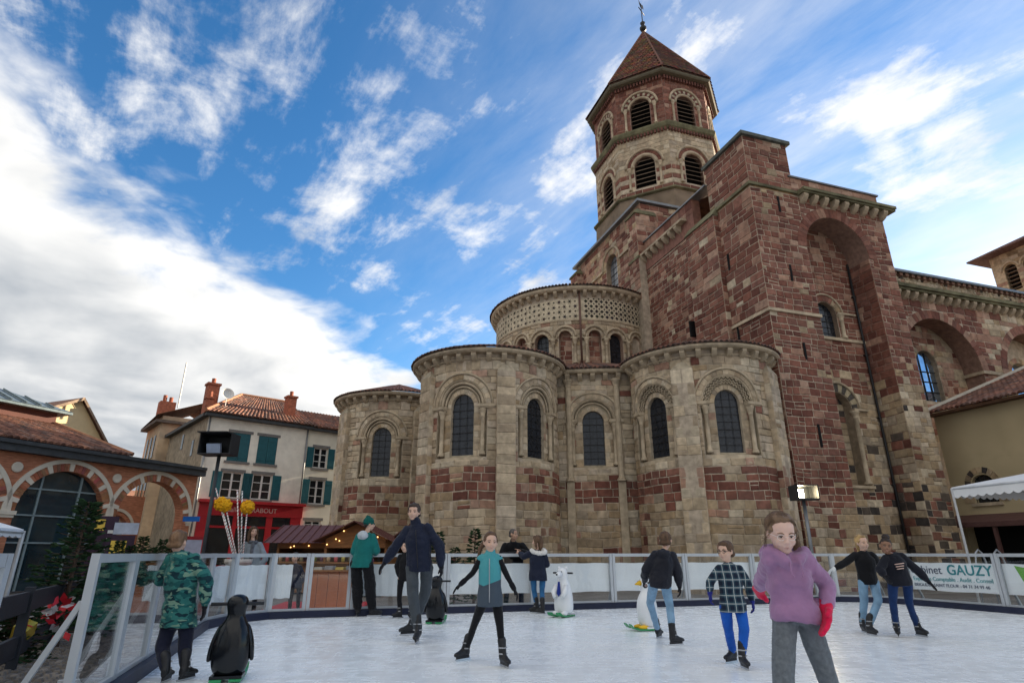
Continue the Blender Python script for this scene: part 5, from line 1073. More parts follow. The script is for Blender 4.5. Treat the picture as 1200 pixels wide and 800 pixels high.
def build_left_garden():
    p = at(78, 700, 10.0); fir((p.x, p.y, GZ), 2.15, .75, 1, 'cut fir tree standing behind the dark rail fence', None, .9)
    p = at(15, 745, 8.6); fir((p.x, p.y, GZ), .75, .55, 2, 'low spreading fir at the left edge between the dark rails', None, .9, .05)
    p = at(112, 720, 11.5); fir((p.x, p.y, GZ), 1.25, .6, 3, 'short bushy fir hidden partly by the first barrier post', None, .8, .1)
    for i, (x, Y) in enumerate(((136, 21), (150, 22), (163, 21.5), (176, 22.5), (187, 21.8), (199, 22.4))):
        p = at(x, 660, Y); fir((p.x, p.y, GZ), (1.75, 1.6, 1.9, 1.55, 1.8, 1.6)[i], .5, 20 + i, 'dark potted conifer, %s in the row before the open arch' % ('first from the left', 'second from the left', 'third from the left', 'fourth from the left', 'fifth from the left', 'rightmost')[i], 'conifers in front of the open arch', .8, .05)
    for x, Y, h_, lab in ((512, 17.0, 1.9, 'small fir between the skating man and the wall behind the barrier'), (556, 17.5, 2.0, 'slim fir by the chapel wall behind the girl in the teal vest'), (533, 18.2, 1.5, 'low fir under the rounded chapel, middle of three')): p = at(x, 660, Y); fir((p.x, p.y, GZ), h_, .45, x, lab, 'firs along the chapel wall', .6, .08)
    # dark two-rail planter fence running back beside the entrance
    A = Vector((-5.15, 6.2, GZ)); dr = Vector((-.45, .893, 0)); r = tag(empty('rail_fence', A, atan2(dr.y, dr.x)), 'dark two-rail board fence edging the fir display at left', 'fence'); mk('black_board', (.018, .022, .03), rough=.55, var=.2)
    for i in range(5):
        x = 2.1 * i
        for z0, z1 in ((.16, .40), (.66, .90)): b = MB(); b.box(x + .06, x + 2.04, -.025, .025, z0, z1); b.build('rail', MATS['black_board'], r)
        b = MB(); b.box(x - .055, x + .055, -.05, .05, 0, .95); b.build('post', MATS['black_board'], r)
    p = at(28, 738, 8.4); g = MB(); s = .09; vs = [(x * s, y * s, z * s) for z in (-1, 1) for x, y in ((-1, -1), (1, -1), (1, 1), (-1, 1))]; m = Matrix.Translation(p) @ Matrix.Rotation(.5, 4, 'X') @ Matrix.Rotation(.4, 4, 'Y'); g.add([m @ Vector(v) for v in vs], [(0, 3, 2, 1), (4, 5, 6, 7), (0, 1, 5, 4), (1, 2, 6, 5), (2, 3, 7, 6), (3, 0, 4, 7)]); gb = tag(g.build('gift_box', mk('gold_foil', (.75, .52, .08), rough=.25, metal=.6, bump=.1)), 'shiny gold wrapped gift box lying among the fir branches', 'gift box')
    g = MB(); g.v = []; b2 = MB(); b2.beam(m @ Vector((-.092, 0, .0925)), m @ Vector((.092, 0, .0925)), .025, .006); b2.build('ribbon', mk('red_ribbon', (.5, .02, .03), rough=.4), gb)
    p = at(68, 722, 9.6); g = MB(); rng = R_(3)
    for k in range(26): q = p + Vector((rng.uniform(-.13, .13), rng.uniform(-.1, .1), rng.uniform(-.25, .2))); d = Vector((rng.uniform(-1, 1), rng.uniform(-1, 1), rng.uniform(-1, 1))).normalized(); n = d.orthogonal().normalized() * .05; g.add([q, q + d * .08 + n, q + d * .17, q + d * .08 - n], [(0, 1, 2, 3)], (.5, .02, .03) if k % 3 else (.6, .6, .62))
    tag(g.build('foil_decoration', mk('foil', tint=True, rough=.3, metal=.3)), 'crumpled red and silver foil decoration behind the boards', 'decoration')
build_left_garden()

M_PLASTIC = mk('black_plastic', (.005, .006, .008), rough=.18, var=.2, bump=.03, spec=.35); M_WPLASTIC = mk('white_plastic', (.74, .76, .78), rough=.3, var=.04, bump=.05, spec=.5); M_GREEN = mk('green_plastic', (.02, .26, .09), rough=.3, bump=0, spec=.5); M_YELLOW = mk('yellow_plastic', (.75, .45, .02), rough=.35, bump=0)
def aid_penguin(base, rz, label, white=False, h=.8):
    r = tag(empty('penguin_skating_aid', base, rz), label, 'skating aid', 'penguin skating aids'); k = h / .8; body = M_WPLASTIC if white else M_PLASTIC
    prof = [(.10, .05), (.155, .07), (.185, .16), (.195, .28), (.185, .40), (.15, .50), (.105, .56), (.085, .60), (.095, .66), (.11, .70), (.105, .76), (.07, .795), (.02, .81)]
    b = MB(); n = 20; rings = [[(rr * k * cos(2 * pi * j / n), rr * k * .86 * sin(2 * pi * j / n), z * k) for j in range(n)] for rr, z in prof]; b.loft(rings); bo = b.build('body', body, r, True); ms = bo.modifiers.new('round', 'SUBSURF'); ms.levels = 2; ms.render_levels = 2
    for s in (-1, 1): f = MB(); f.loft([[(s * (rr + dx) * k, y * k, z * k) for dx, y in ((-.01, -w), (.025, -w * .6), (.03, 0), (.025, w * .6), (-.01, w), (-.02, 0))] for rr, w, z in ((.115, .02, .53), (.155, .07, .44), (.185, .085, .34), (.195, .06, .24), (.2, .012, .17))]); fo = f.build('flipper', body, r, True); ms = fo.modifiers.new('round', 'SUBSURF'); ms.levels = 2; ms.render_levels = 2
    f = MB(); f.tube([(-.26 * k, 0, .715 * k), (.26 * k, 0, .715 * k)], .017, 8); f.build('handle', M_IRON, r, True)
    f = MB(); f.tube([(0, -.09 * k, .71 * k), (0, -.19 * k, .69 * k)], [.045 * k, .008], 8); f.build('beak', M_YELLOW, r, True)
    if not white: f = MB(); f.ball((0, -.085 * k, .33 * k), (.13 * k, .095 * k, .24 * k), 14, 10); f.build('belly', M_WPLASTIC, r, True)
    for s in (-1, 1):
        f = MB(); rr = []
        for y, z in ((.16, .012), (0, .012), (-.22, .015), (-.33, .045), (-.37, .09)): rr.append([(s * .09 - .055, y, z), (s * .09 + .055, y, z), (s * .09 + .055, y, z + .022), (s * .09 - .055, y, z + .022)])
        f.loft(rr); f.build('ski', M_GREEN, r); f = MB(); f.ball((s * .09, -.12, .055), (.055, .1, .035), 10, 6); f.build('foot', M_YELLOW if white else M_PLASTIC, r, True)
    f = MB(); f.box(-.15, .15, -.09, .14, .0365, .062); f.build('base_plate', M_PLASTIC if not white else M_WPLASTIC, r)
    return r
def build_aids():
    p = at_z(266, 797, 0); aid_penguin((p.x, p.y, 0), radians(195), 'large glossy black penguin skating aid next to the camouflage-jacket boy', h=.79)
    p = at_z(510, 730, 0); aid_penguin((p.x, p.y, 0), radians(175), 'black penguin skating aid behind the man in the navy jacket', h=.8)
    p = at_z(760, 738, 0); aid_penguin((p.x, p.y, 0), radians(-75), 'white penguin skating aid with yellow feet held by the skater in pale jeans', True, h=.82)
    p = at_z(661, 722, 0); r = tag(empty('bear_skating_aid', (p.x, p.y, 0), radians(-35)), 'white polar bear skating aid with blue tie at the barrier', 'skating aid')
    b = MB(); n = 18; b.loft([[(rr * cos(2 * pi * j / n), rr * .85 * sin(2 * pi * j / n) + dy, z) for j in range(n)] for rr, z, dy in ((.13, .05, 0), (.2, .08, 0), (.21, .25, 0), (.195, .42, 0), (.165, .56, 0), (.12, .66, .0), (.105, .72, -.02), (.12, .79, -.03), (.115, .86, -.03), (.07, .91, -.03), (.02, .925, -.03))]); bo = b.build('body', M_WPLASTIC, r, True); ms = bo.modifiers.new('round', 'SUBSURF'); ms.levels = 2; ms.render_levels = 2
    b = MB(); b.tube([(0, -.12, .81), (0, -.2, .79), (0, -.24, .785)], [.065, .05, .03], 10); b.build('muzzle', M_WPLASTIC, r, True); b = MB(); b.ball((0, -.245, .795), .02, 8, 6); b.build('nose', M_IRON, r, True)
    for s in (-1, 1):
        b = MB(); b.ball((s * .085, -.0, .915), (.035, .02, .035), 8, 6); b.build('ear', M_WPLASTIC, r, True); b = MB(); b.tube([(s * .12, -.08, .58), (s * .13, -.17, .45), (s * .08, -.2, .36)], [.05, .05, .045], 8); b.build('paw', M_WPLASTIC, r, True)
        b = MB(); b.loft([[(s * .1 - .06, y, z), (s * .1 + .06, y, z), (s * .1 + .06, y, z + .022), (s * .1 - .06, y, z + .022)] for y, z in ((.18, .012), (-.2, .012), (-.34, .04), (-.38, .08))]); b.build('ski', M_GREEN, r); b = MB(); b.ball((s * .1, -.15, .07), (.06, .1, .05), 10, 6); b.build('foot', M_WPLASTIC, r, True)
        b = MB(); b.ball((s * .045, -.135, .845), .014, 6, 5); b.build('eye', M_IRON, r, True)
    b = MB(); b.add([(-.02, -.175, .66), (.02, -.175, .66), (.045, -.195, .44), (0, -.2, .38), (-.045, -.195, .44), (-.02, -.165, .66), (.02, -.165, .66), (.045, -.18, .44), (0, -.185, .38), (-.045, -.18, .44)], [(4, 3, 2, 1, 0), (5, 6, 7, 8, 9), (0, 1, 6, 5), (1, 2, 7, 6), (2, 3, 8, 7), (3, 4, 9, 8), (4, 0, 5, 9)]); b.build('tie', mk('tie_blue', (.01, .03, .22), rough=.4), r)
    b = MB(); b.tube([(-.23, -.0, .82), (.23, -.0, .82)], .017, 8); b.build('handle', M_IRON, r, True)
build_aids()

# floodlights
def floodlight(px, py, Y, lit, label, bw, bh):
    p = at(px, py, Y); r = tag(empty('floodlight', (p.x, p.y, GZ)), label, 'floodlight'); z = p.z - GZ
    b = MB(); b.tube([(0, .1, 0), (0, .1, z - bh * .4)], .05, 10); b.build('pole', M_LEAD if lit else M_GUTTER, r, True)
    h = MB(); x0, x1, y0, y1, z0, z1 = -bw / 2, bw / 2, -.28, .28, z - bh / 2, z + bh / 2; t = .03
    h.box(x0, x1, y1 - t, y1, z0, z1); h.box(x0, x0 + t, y0, y1 - t - .001, z0, z1); h.box(x1 - t, x1, y0, y1 - t - .001, z0, z1); h.box(x0 + t + .001, x1 - t - .001, y0 - (.0 if lit else .25), y1 - t - .001, z1 - t, z1); h.box(x0 + t + .001, x1 - t - .001, y0, y1 - t - .001, z0, z0 + t)
    hh = h.build('housing', mk('lamp_black', (.02, .022, .025), rough=.5) if 'lamp_black' not in MATS else MATS['lamp_black'], r)
    if lit: e = MB(); e.box(x0 + bw * .1, x1 - bw * .45, .1, .13, z0 + .08, z1 - .1); e.build('lamp', mk('lit_lamp', (1, .9, .7), rough=.5, bump=0, emit=(1.0, .82, .5, 40)), hh)
    else: e = MB(); c = (-bw * .12, -.1, z - bh * .2); m = Matrix.Translation(c) @ Matrix.Rotation(.35, 4, 'X'); e.add([m @ Vector(v) for v in ((-.2, 0, -.14), (.2, 0, -.14), (.2, 0, .14), (-.2, 0, .14), (-.2, .1, -.14), (.2, .1, -.14), (.2, .1, .14), (-.2, .1, .14))], [(0, 1, 2, 3), (7, 6, 5, 4), (0, 4, 5, 1), (2, 6, 7, 3), (1, 5, 6, 2), (3, 7, 4, 0)]); e.build('lamp_glass', mk('lamp_face', (.45, .55, .75), rough=.1, bump=0, spec=.8), hh)
floodlight(257, 521, 17.5, False, 'unlit floodlight in an open black box on a pole by the red shop', .95, .62)
floodlight(942, 577, 17.6, True, 'lit warm floodlight on a slim pole before the transept corner', .62, .42)

def build_stalls():
    M_ROOFR = mk('stall_roof', (.115, .045, .038), rough=.5, var=.12, bump=.05); glow = mk('warm_bulb', (1, .7, .3), bump=0, emit=(1, .62, .22, .9))
    def stall(px0, px1, Y, label, gable, rz=0):
        a = at(px0, 660, Y); b_ = at(px1, 660, Y); L = b_.x - a.x; r = tag(empty('market_stall', (a.x, Y, GZ), rz), label, 'market stall', 'wooden christmas market stalls'); D = 2.0; zt = 1.8; rz_ = 2.36
        for k in range(13):                                       # boards of the front below the counter, sides above
            z0 = .05 + .075 * k
            q = MB(); q.box(0, L, 0, .03, z0, z0 + .07); q.build('board', M_WOOD, r)
        for x in (0, L - .08): q = MB(); q.box(x, x + .08, .031, .11, .0, zt); q.build('post', M_WOOD, r)
        q = MB(); q.box(.0, L, .12, D, 0, zt); q2 = MB(); q2.box(0, .04, .111, D, 0, zt); q2.box(L - .04, L, .111, D, 0, zt); q2.box(.041, L - .041, D - .04, D, 0, zt); q2.build('wall', M_WOOD, r)
        q = MB(); q.box(-.1, L + .1, -.28, .2, 1.03, 1.08); q.build('counter', M_WOOD, r)
        q = MB(); q.box(.041, L - .041, -.02, .05, zt - .28, zt); q.build('lintel_board', M_WOOD, r)
        q = MB()
        if gable:
            q.add([(L / 2, -.45, rz_), (L / 2, D + .1, rz_), (-.3, -.45, zt - .1), (-.3, D + .1, zt - .1), (L + .3, -.45, zt - .1), (L + .3, D + .1, zt - .1)], [(0, 1, 3, 2), (1, 0, 4, 5)]); 
            g = MB(); g.add([(0, -.02, zt), (L, -.02, zt), (L / 2, -.02, rz_ - .06)], [(0, 1, 2)]); g.build('gable_board', M_WOOD, r)
        else: q.add([(-.3, -.5, zt - .1), (L + .3, -.5, zt - .1), (L + .2, D / 2, rz_), (-.2, D / 2, rz_), (-.3, D + .3, zt - .1), (L + .3, D + .3, zt - .1)], [(0, 1, 2, 3), (3, 2, 5, 4)])
        rf = q.build('roof', M_ROOFR, r)
        s = MB(); n = 9
        for k in range(n + 1):
            f = k / n
            if gable:
                for sx in (-1, 1): y = -.45 + (D + .55) * f; e = Vector((L / 2 + sx * (L / 2 + .3), y, zt - .1)); s.beam(Vector((L / 2, y, rz_ + .01)), e + Vector((0, 0, .01)), .025, .03)
            else: x = -.3 + (L + .6) * f; s.beam((x, -.5, zt - .085), (-.2 + (L + .4) * f, D / 2, rz_ + .015), .025, .03)
        s.build('roof_rib', M_ROOFR, rf)
        rng = R_(int(px0)); 
        for k in range(9): q = MB(); q.ball((rng.uniform(.05, L - .05), rng.uniform(-.1, -.03), rng.uniform(zt - .25, zt + (.45 if gable else .0) * rng.random())), .022, 6, 4); q.build('light_bulb', glow, r, True)
        rng = R_(5)
        for k in range(7): x = .2 + (L - .4) * k / 7; q = MB(); hh = rng.uniform(.1, .25); q.lathe((x, -.05, 1.081), [(.06, 0), (.07, hh * .6), (.03, hh), (.01, hh + .02)], 8); q.build('display_ware', mk('ware%d' % k, (rng.uniform(.2, .6), rng.uniform(.1, .4), rng.uniform(.05, .2)), rough=.5) if 'ware%d' % k not in MATS else MATS['ware%d' % k], r, True)
    stall(322, 392, 22.5, 'wooden stall with plain dark red roof slope beside the red shop', False)
    stall(378, 452, 21, 'wooden stall with lit gable front under a dark red roof', True)
    stall(462, 500, 23, 'wooden stall half hidden behind the teenager and the skating man', True)
    p = at(357, 700, 15.8); q = at(408, 700, 15.8); r = tag(empty('sales_counter', (p.x, 15.8, GZ)), 'orange-brown wooden counter box, painted with a warm lit look, behind the barrier on the red carpet', 'counter'); L = q.x - p.x
    for k in range(4): b = MB(); b.box(L * k / 4 + .005, L * (k + 1) / 4 - .005, 0, .05, .02, .92); b.build('panel', mk('warm_lit_ply', (.46, .16, .05), rough=.45, var=.12, scale=3) if 'warm_lit_ply' not in MATS else MATS['warm_lit_ply'], r)  # orange-brown ply with the warm light on it painted into its colour
    b = MB(); b.box(0, L, .051, .8, .02, .92); b.build('carcass', MATS['warm_lit_ply'], r); b = MB(); b.box(-.06, L + .06, -.1, .86, .921, .96); b.build('top', M_WOOD, r)
    for k in range(4): b = MB(); b.box(.12 + .27 * k, .32 + .27 * k, .1, .4, .961, 1.02 + .03 * (k % 2)); tag(b.build('goods_tray', mk('tray%d' % k, ((.5, .5, .45), (.3, .3, .32), (.55, .42, .1), (.2, .22, .25))[k], rough=.5)), ('pale goods tray at the left end of the orange counter', 'grey goods tray second along the orange counter', 'yellow goods tray third along the orange counter', 'dark goods tray at the right end of the orange counter')[k], 'tray', 'trays on the orange counter').location = (p.x, 15.8, GZ)
    c = MB(); a0 = at_z(345, 712, GZ + .006); c.add([(a0.x - .3, 13.75, GZ + .006), (a0.x + 1.9, 14.35, GZ + .006), (a0.x + 1.6, 19, GZ + .006), (a0.x - 1.0, 19, GZ + .006), (a0.x - .3, 13.75, GZ + .012), (a0.x + 1.9, 14.35, GZ + .012), (a0.x + 1.6, 19, GZ + .012), (a0.x - 1.0, 19, GZ + .012)], [(3, 2, 1, 0), (4, 5, 6, 7), (0, 1, 5, 4), (1, 2, 6, 5), (2, 3, 7, 6), (3, 0, 4, 7)]); tag(c.build('red_carpet', mk('carpet', (.42, .03, .04), rough=.95, var=.15, scale=12)), 'red carpet laid on the ground before the orange counter', 'carpet')
build_stalls()

def build_pot():
    p = at(279, 660, 15.0); r = tag(empty('planter_pot', (p.x, p.y, GZ)), 'pale round tub holding striped poles behind the barrier', 'pot'); b = MB(); b.lathe((0, 0, 0), [(.2, 0), (.24, .3), (.28, 1.12), (.31, 1.13), (.31, 1.22), (.27, 1.22), (.26, 1.1)], 20); b.build('tub', mk('tub_white', (.62, .55, .50), rough=.6), r, True)
    white = mk('pole_white', (.75, .74, .72), rough=.5, bump=0); red = mk('pole_stripe', (.35, .05, .05), rough=.5, bump=0); pomp = mk('yellow_pompom', (.72, .36, .01), rough=.9, var=.3, scale=30, bump=.8, bscale=60)
    for i, (x0, x1, y1, col, ball) in enumerate(((255, 253, 572, 0, 0), (258, 259, 590, 1, 1), (261, 264, 592, 0, 1), (264, 278, 574, 0, 0), (267, 284, 575, 1, 0), (270, 290, 594, 0, 1))):
        A = Vector((p.x + (x0 - 262) * .012, p.y, 1.0)); B = at(x1, y1, p.y + .05); t = tag(empty('striped_pole', (A.x, A.y, 1.0)), ['tall thin striped pole, leftmost in the pale tub', 'dark striped pole under the leftmost yellow pompom', 'white pole under the second yellow pompom', 'longest leaning striped pole in the pale tub', 'thick red-striped leaning pole in the pale tub', 'leaning striped pole with the lone right yellow pompom'][i], 'pole', 'striped poles in the pale tub'); D = B - A
        b = MB(); b.tube([(0, 0, 0), D], .016, 8); b.build('stick', white, t, True); s = MB(); n = 20
        d = D.normalized(); u = d.orthogonal().normalized(); v = d.cross(u)
        s.tube([D * (k / (n * 6)) + (u * cos(2 * pi * k / 6) + v * sin(2 * pi * k / 6)) * .013 for k in range(n * 6)], .009, 5); s.build('stripe', red if col == 0 else M_IRON, t, True)
        if ball:
            b = MB(); rng = R_(i); b.ball(D, .15, 14, 10)
            for k in range(60): q = Vector((rng.gauss(0, 1), rng.gauss(0, 1), rng.gauss(0, 1))).normalized(); b.ball(D + q * .14, .04, 6, 4)
            b.build('pompom', pomp, t, True)
build_pot()
def build_signs():
    p = at(118, 640, 24.5); r = tag(empty('menu_board', (p.x, p.y, GZ), radians(35)), 'dark menu board with yellow corner on the hall pier', 'sign'); b = MB(); b.box(-.42, .42, 0, .05, .4, 2.75); b.build('board', mk('menu_dark', (.035, .015, .035), rough=.5, bump=0), r)
    b = MB(); b.box(-.34, -.02, -.012, -.001, 2.2, 2.62); b.build('yellow_square', mk('sign_yellow', (.75, .52, .08), rough=.5, bump=0), r)
    for k in range(6): b = MB(); b.box(.12, .3, -.012, -.001, 2.1 - .3 * k, 2.22 - .3 * k); b.build('white_patch', M_WHITEP, r)
    p = at(140, 640, 23.5); r = tag(empty('menu_board', (p.x, p.y, GZ), radians(35)), 'low dark board with yellow panel beside the taller menu board', 'sign'); b = MB(); b.box(-.45, .45, 0, .05, .3, 2.0); b.build('board', MATS['menu_dark'], r); b = MB(); b.box(-.3, .2, -.012, -.001, 1.35, 1.8); b.build('yellow_panel', MATS['sign_yellow'], r)
    b = MB(); b.box(-.3, .5, 0, .05, 2.03, 2.45); b.build('pale_panel', mk('sign_pale', (.4, .45, .55), rough=.4, bump=0), r)
    p = at(224, 608, 28.2); r = tag(empty('street_sign', (p.x, p.y, p.z)), 'small blue plate sign at the right end of the arcade', 'sign'); b = MB(); b.box(-.38, .38, 0, .03, -.1, .12); b.build('plate', mk('sign_blue', (.01, .12, .45), rough=.4, bump=0), r); b = MB(); b.beam((0, .03, 0), (.0, .6, 0), .04, .04); b.build('bracket', M_IRON, r)
    p = at(228, 630, 29); r = tag(empty('notice_board', (p.x, p.y, 1.35), radians(40)), 'small red-topped notice panel left of the shopfront', 'sign'); b = MB(); b.box(-.35, .35, 0, .05, -.5, .45); b.build('panel', mk('notice', (.4, .42, .55), rough=.5, bump=0), r); b = MB(); b.box(-.38, .38, -.01, .06, .451, .6); b.build('top', M_SHOPRED, r)
    for i, x in enumerate((1150, 1172)):
        p = at(x, 660, 16.4); r = tag(empty('bike_hoop', (p.x, p.y, GZ)), ('left' if i == 0 else 'right') + ' tubular steel hoop behind the lettered banner', 'hoop', 'steel hoops behind the lettered banner'); b = MB(); b.tube([(-.22, 0, 0), (-.16, 0, 1.0), (-.08, 0, 1.36), (0, 0, 1.44), (.08, 0, 1.36), (.16, 0, 1.0), (.22, 0, 0)], .022, 8); b.build('tube', M_ALU, r, True)
build_signs()
# ------------------------------------------------------------------ people
def cloth(name, col, rough=.85, var=.16, scale=7, bump=.75, bscale=13, sheen=.1): return mk(name, col, rough=rough, var=var, scale=scale, bump=bump, bscale=bscale, spec=.15, sheen=sheen)
def skin_mat(name, col): m = mk(name, col, rough=.5, var=.05, scale=14, bump=.03, bscale=90, spec=.35); m.node_tree.nodes['Principled BSDF'].inputs['Subsurface Weight'].default_value = .08; m.node_tree.nodes['Principled BSDF'].inputs['Subsurface Radius'].default_value = (.02, .008, .005); return m
SK1 = skin_mat('skin_light', (.60, .38, .28)); SK2 = skin_mat('skin_tan', (.42, .25, .17)); SK3 = skin_mat('skin_brown', (.24, .125, .075))
M_EYEW = mk('eye_white', (.34, .31, .30), rough=.25, bump=0, var=.02); M_IRIS = mk('iris', (.04, .03, .03), rough=.15, bump=0); M_LIP = mk('lips', (.46, .235, .20), rough=.45, bump=0); M_BOOT = mk('skate_boot', (.018, .018, .02), rough=.45, var=.25, scale=10, bump=.2, bscale=30); M_STEEL = mk('blade_steel', (.5, .52, .55), rough=.25, metal=.9, bump=0); M_BUCKLE = mk('buckle_grey', (.32, .33, .35), rough=.4, bump=0)
def hair_mat(name, col): return mk(name, col, rough=.55, var=.45, scale=18, bump=.6, bscale=45, spec=.3, stretch=(1, 1, .25))
H_BROWN = hair_mat('hair_brown', (.10, .055, .03)); H_DARK = hair_mat('hair_dark', (.03, .02, .016)); H_BLONDE = hair_mat('hair_blonde', (.42, .27, .11)); H_LBROWN = hair_mat('hair_light_brown', (.17, .095, .05)); H_GREY = hair_mat('hair_cropped', (.10, .085, .075))
FOLD = bpy.data.textures.new('fold_clouds', 'CLOUDS'); FOLD.noise_scale = .11; FOLD.noise_depth = 2
FOLDB = bpy.data.textures.new('fold_big', 'CLOUDS'); FOLDB.noise_scale = .2; FOLDB.noise_depth = 1
CREASE = bpy.data.textures.new('fold_creases', 'CLOUDS'); CREASE.noise_scale = .06; CREASE.noise_depth = 1
STRAND = bpy.data.textures.new('hair_strands', 'CLOUDS'); STRAND.noise_scale = .035
def cap(mb, a, ra, b, rb, n=10):
    a = Vector(a); b = Vector(b); d = b - a; L = d.length
    if L < 1e-5: return mb.ball(a, ra, n, 7)
    d /= L; A = [-pi / 2 + .02, -pi / 3, -pi / 6, 0]; B = [0, pi / 6, pi / 3, pi / 2 - .02]
    mb.tube([a + d * ra * sin(t) for t in A] + [b + d * rb * sin(t) for t in B], [ra * cos(t) for t in A] + [rb * cos(t) for t in B], n)
def chain(mb, pts, n=10):
    for (a, ra), (b, rb) in zip(pts[:-1], pts[1:]): cap(mb, a, ra, b, rb, n)
def remesh(o, vox, fold=0, smooth=3, tex=None):
    m = o.modifiers.new('union', 'REMESH'); m.mode = 'VOXEL'; m.voxel_size = vox; m.use_smooth_shade = True
    s = o.modifiers.new('relax', 'SMOOTH'); s.iterations = smooth; s.factor = .5
    if fold: d = o.modifiers.new('folds', 'DISPLACE'); d.texture = tex or FOLD; d.strength = fold; d.mid_level = .5; d.texture_coords = 'LOCAL'
    if fold > .024: d = o.modifiers.new('creases', 'DISPLACE'); d.texture = CREASE; d.strength = fold * .55; d.mid_level = .5; d.texture_coords = 'LOCAL'
    return o
def ring(c, R, Fw, rx, ry, n=16): return [c + R * rx * cos(2 * pi * k / n) + Fw * ry * sin(2 * pi * k / n) for k in range(n)]
def hand(mb, w, d, s, k, curl=.5, r=1.0, n=None):
    d = d.normalized(); s = (s - d * s.dot(d)).normalized(); nn = n or d.cross(s); nn = nn.normalized()
    for i in range(4): o = s * (.027 - .018 * i) * k; cap(mb, w + o * .7, .015 * k * r, w + d * .085 * k + o, .013 * k * r, 8)
    for i, (l, sp) in enumerate(((.9, .10), (1.06, .03), (1.0, -.04), (.78, -.12))):
        o = s * (.028 - .0185 * i) * k; p = w + d * .085 * k + o; dd = (d + s * sp).normalized(); c1 = (dd * cos(curl * .6) + nn * sin(curl * .6)); c2 = (dd * cos(curl * 1.5) + nn * sin(curl * 1.5)); q = p + c1 * .042 * k * l; cap(mb, p, .0098 * k * r, q, .0092 * k * r, 8); cap(mb, q, .0092 * k * r, q + c2 * .04 * k * l, .0078 * k * r, 8)
    p = w + d * .02 * k + s * .025 * k; q = p + (d * .6 + s * .75 + nn * .25).normalized() * .045 * k; cap(mb, p, .0135 * k * r, q, .011 * k * r, 8); cap(mb, q, .011 * k * r, q + (d * .9 + s * .25 + nn * .35).normalized() * .036 * k, .009 * k * r, 8)
def skate(root, o, G, yaw, ank, knee, k, mat, tilt=0, lift=0):
    """boot, buckles and blade: blade bottom at the ground point G"""
    f = Vector((sin(yaw), -cos(yaw), 0)); s = Vector((f.y, -f.x, 0)); up = Vector((0, 0, 1)); up = (up + s * tilt).normalized(); k = k * 1.0; B = G - o; z0 = .055 * k
    m = MB(); sec = [(-.085, .034, .052), (-.05, .040, .06), (.0, .042, .065), (.06, .043, .05), (.11, .046, .036), (.155, .042, .03), (.185, .028, .022)]
    rings = [[B + f * x * k + s * w * k * cos(2 * pi * j / 12) + up * (z0 + h * k * (1 + sin(2 * pi * j / 12))) for j in range(12)] for x, w, h in sec]; m.loft(rings)
    a0 = B + f * -.03 * k + up * (z0 + .07 * k); leg = (knee - ank).normalized(); a1 = a0 + (up * .5 + leg * .5).normalized() * .15 * k; a2 = a1 + leg * .05 * k; chain(m, [(a0, .054 * k), (a1, .058 * k), (a2, .062 * k)])
    cap(m, a1 + f * .035 * k, .03 * k, a0 + f * .06 * k, .032 * k)
    b = remesh(m.build('skate', mat, root, True), .008, 0, 2)
    t = MB()
    for j, h in enumerate((.10, .17)): c = a0 + (a1 - a0) * (.25 + .5 * j); t.tube([c + f * .064 * k * cos(u) + s * .064 * k * sin(u) for u in (-1.3, -.8, -.4, 0, .4, .8, 1.3)], .009, 5)
    t.build('buckle_straps', M_BUCKLE, b)
    h = MB(); h.add([B + f * x * k + s * y * k + up * z * k for x, y, z in ((-.09, -.014, .06), (.15, -.014, .06), (.15, .014, .06), (-.09, .014, .06), (-.10, -.004, .025), (.16, -.004, .025), (.16, .004, .025), (-.10, .004, .025))], [(0, 1, 2, 3), (7, 6, 5, 4), (0, 4, 5, 1), (1, 5, 6, 2), (2, 6, 7, 3), (3, 7, 4, 0)]); h.build('blade_holder', M_BOOT, b)
    h = MB(); h.add([B + f * x * k + s * y + up * z * k for x, z in ((-.13, .012), (-.12, .002), (.15, .0), (.18, .012), (.17, .03), (-.12, .03)) for y in (-.002, .002)], [(0, 2, 4, 6, 8, 10), (11, 9, 7, 5, 3, 1)] + [(2 * i, 2 * i + 1, (2 * i + 3) % 12, (2 * i + 2) % 12) for i in range(6)]); h.build('blade', M_STEEL, b)
def head(mb, c, hh, yaw, pitch, roll, skin_parent, o, features=True, eyes=True):
    Rm = Matrix.Rotation(yaw, 3, 'Z') @ Matrix.Rotation(roll, 3, 'Y') @ Matrix.Rotation(pitch, 3, 'X')   # local: x side, -y forward, z up
    T = lambda x, y, z: c + Rm @ Vector((x, -y, z)) * hh
    E = lambda p, r, n=14, m=10: mb.ball(T(*p), tuple(q * hh for q in r), n, m, rot=Rm)
    E((0, -.06, .13), (.335, .405, .37)); E((0, .06, -.08), (.285, .305, .38)); E((0, .17, -.36), (.15, .145, .115)); E((0, .02, -.30), (.23, .25, .16))
    for s in (-1, 1):
        E((s * .155, .24, -.13), (.11, .10, .12)); E((s * .345, -.04, -.03), (.045, .085, .125), 10, 8); cap(mb, T(s * .05, .345, .085), .034 * hh, T(s * .22, .285, .075), .03 * hh, 8); E((s * .055, .40, -.135), (.04, .05, .035), 8, 6)
    cap(mb, T(0, .355, .06), .03 * hh, T(0, .435, -.11), .044 * hh, 10); cap(mb, T(-.06, .335, -.255), .032 * hh, T(.06, .335, -.255), .032 * hh, 8); E((0, .31, -.22), (.13, .08, .09)); E((0, .14, .18), (.27, .22, .22))
    return T, Rm
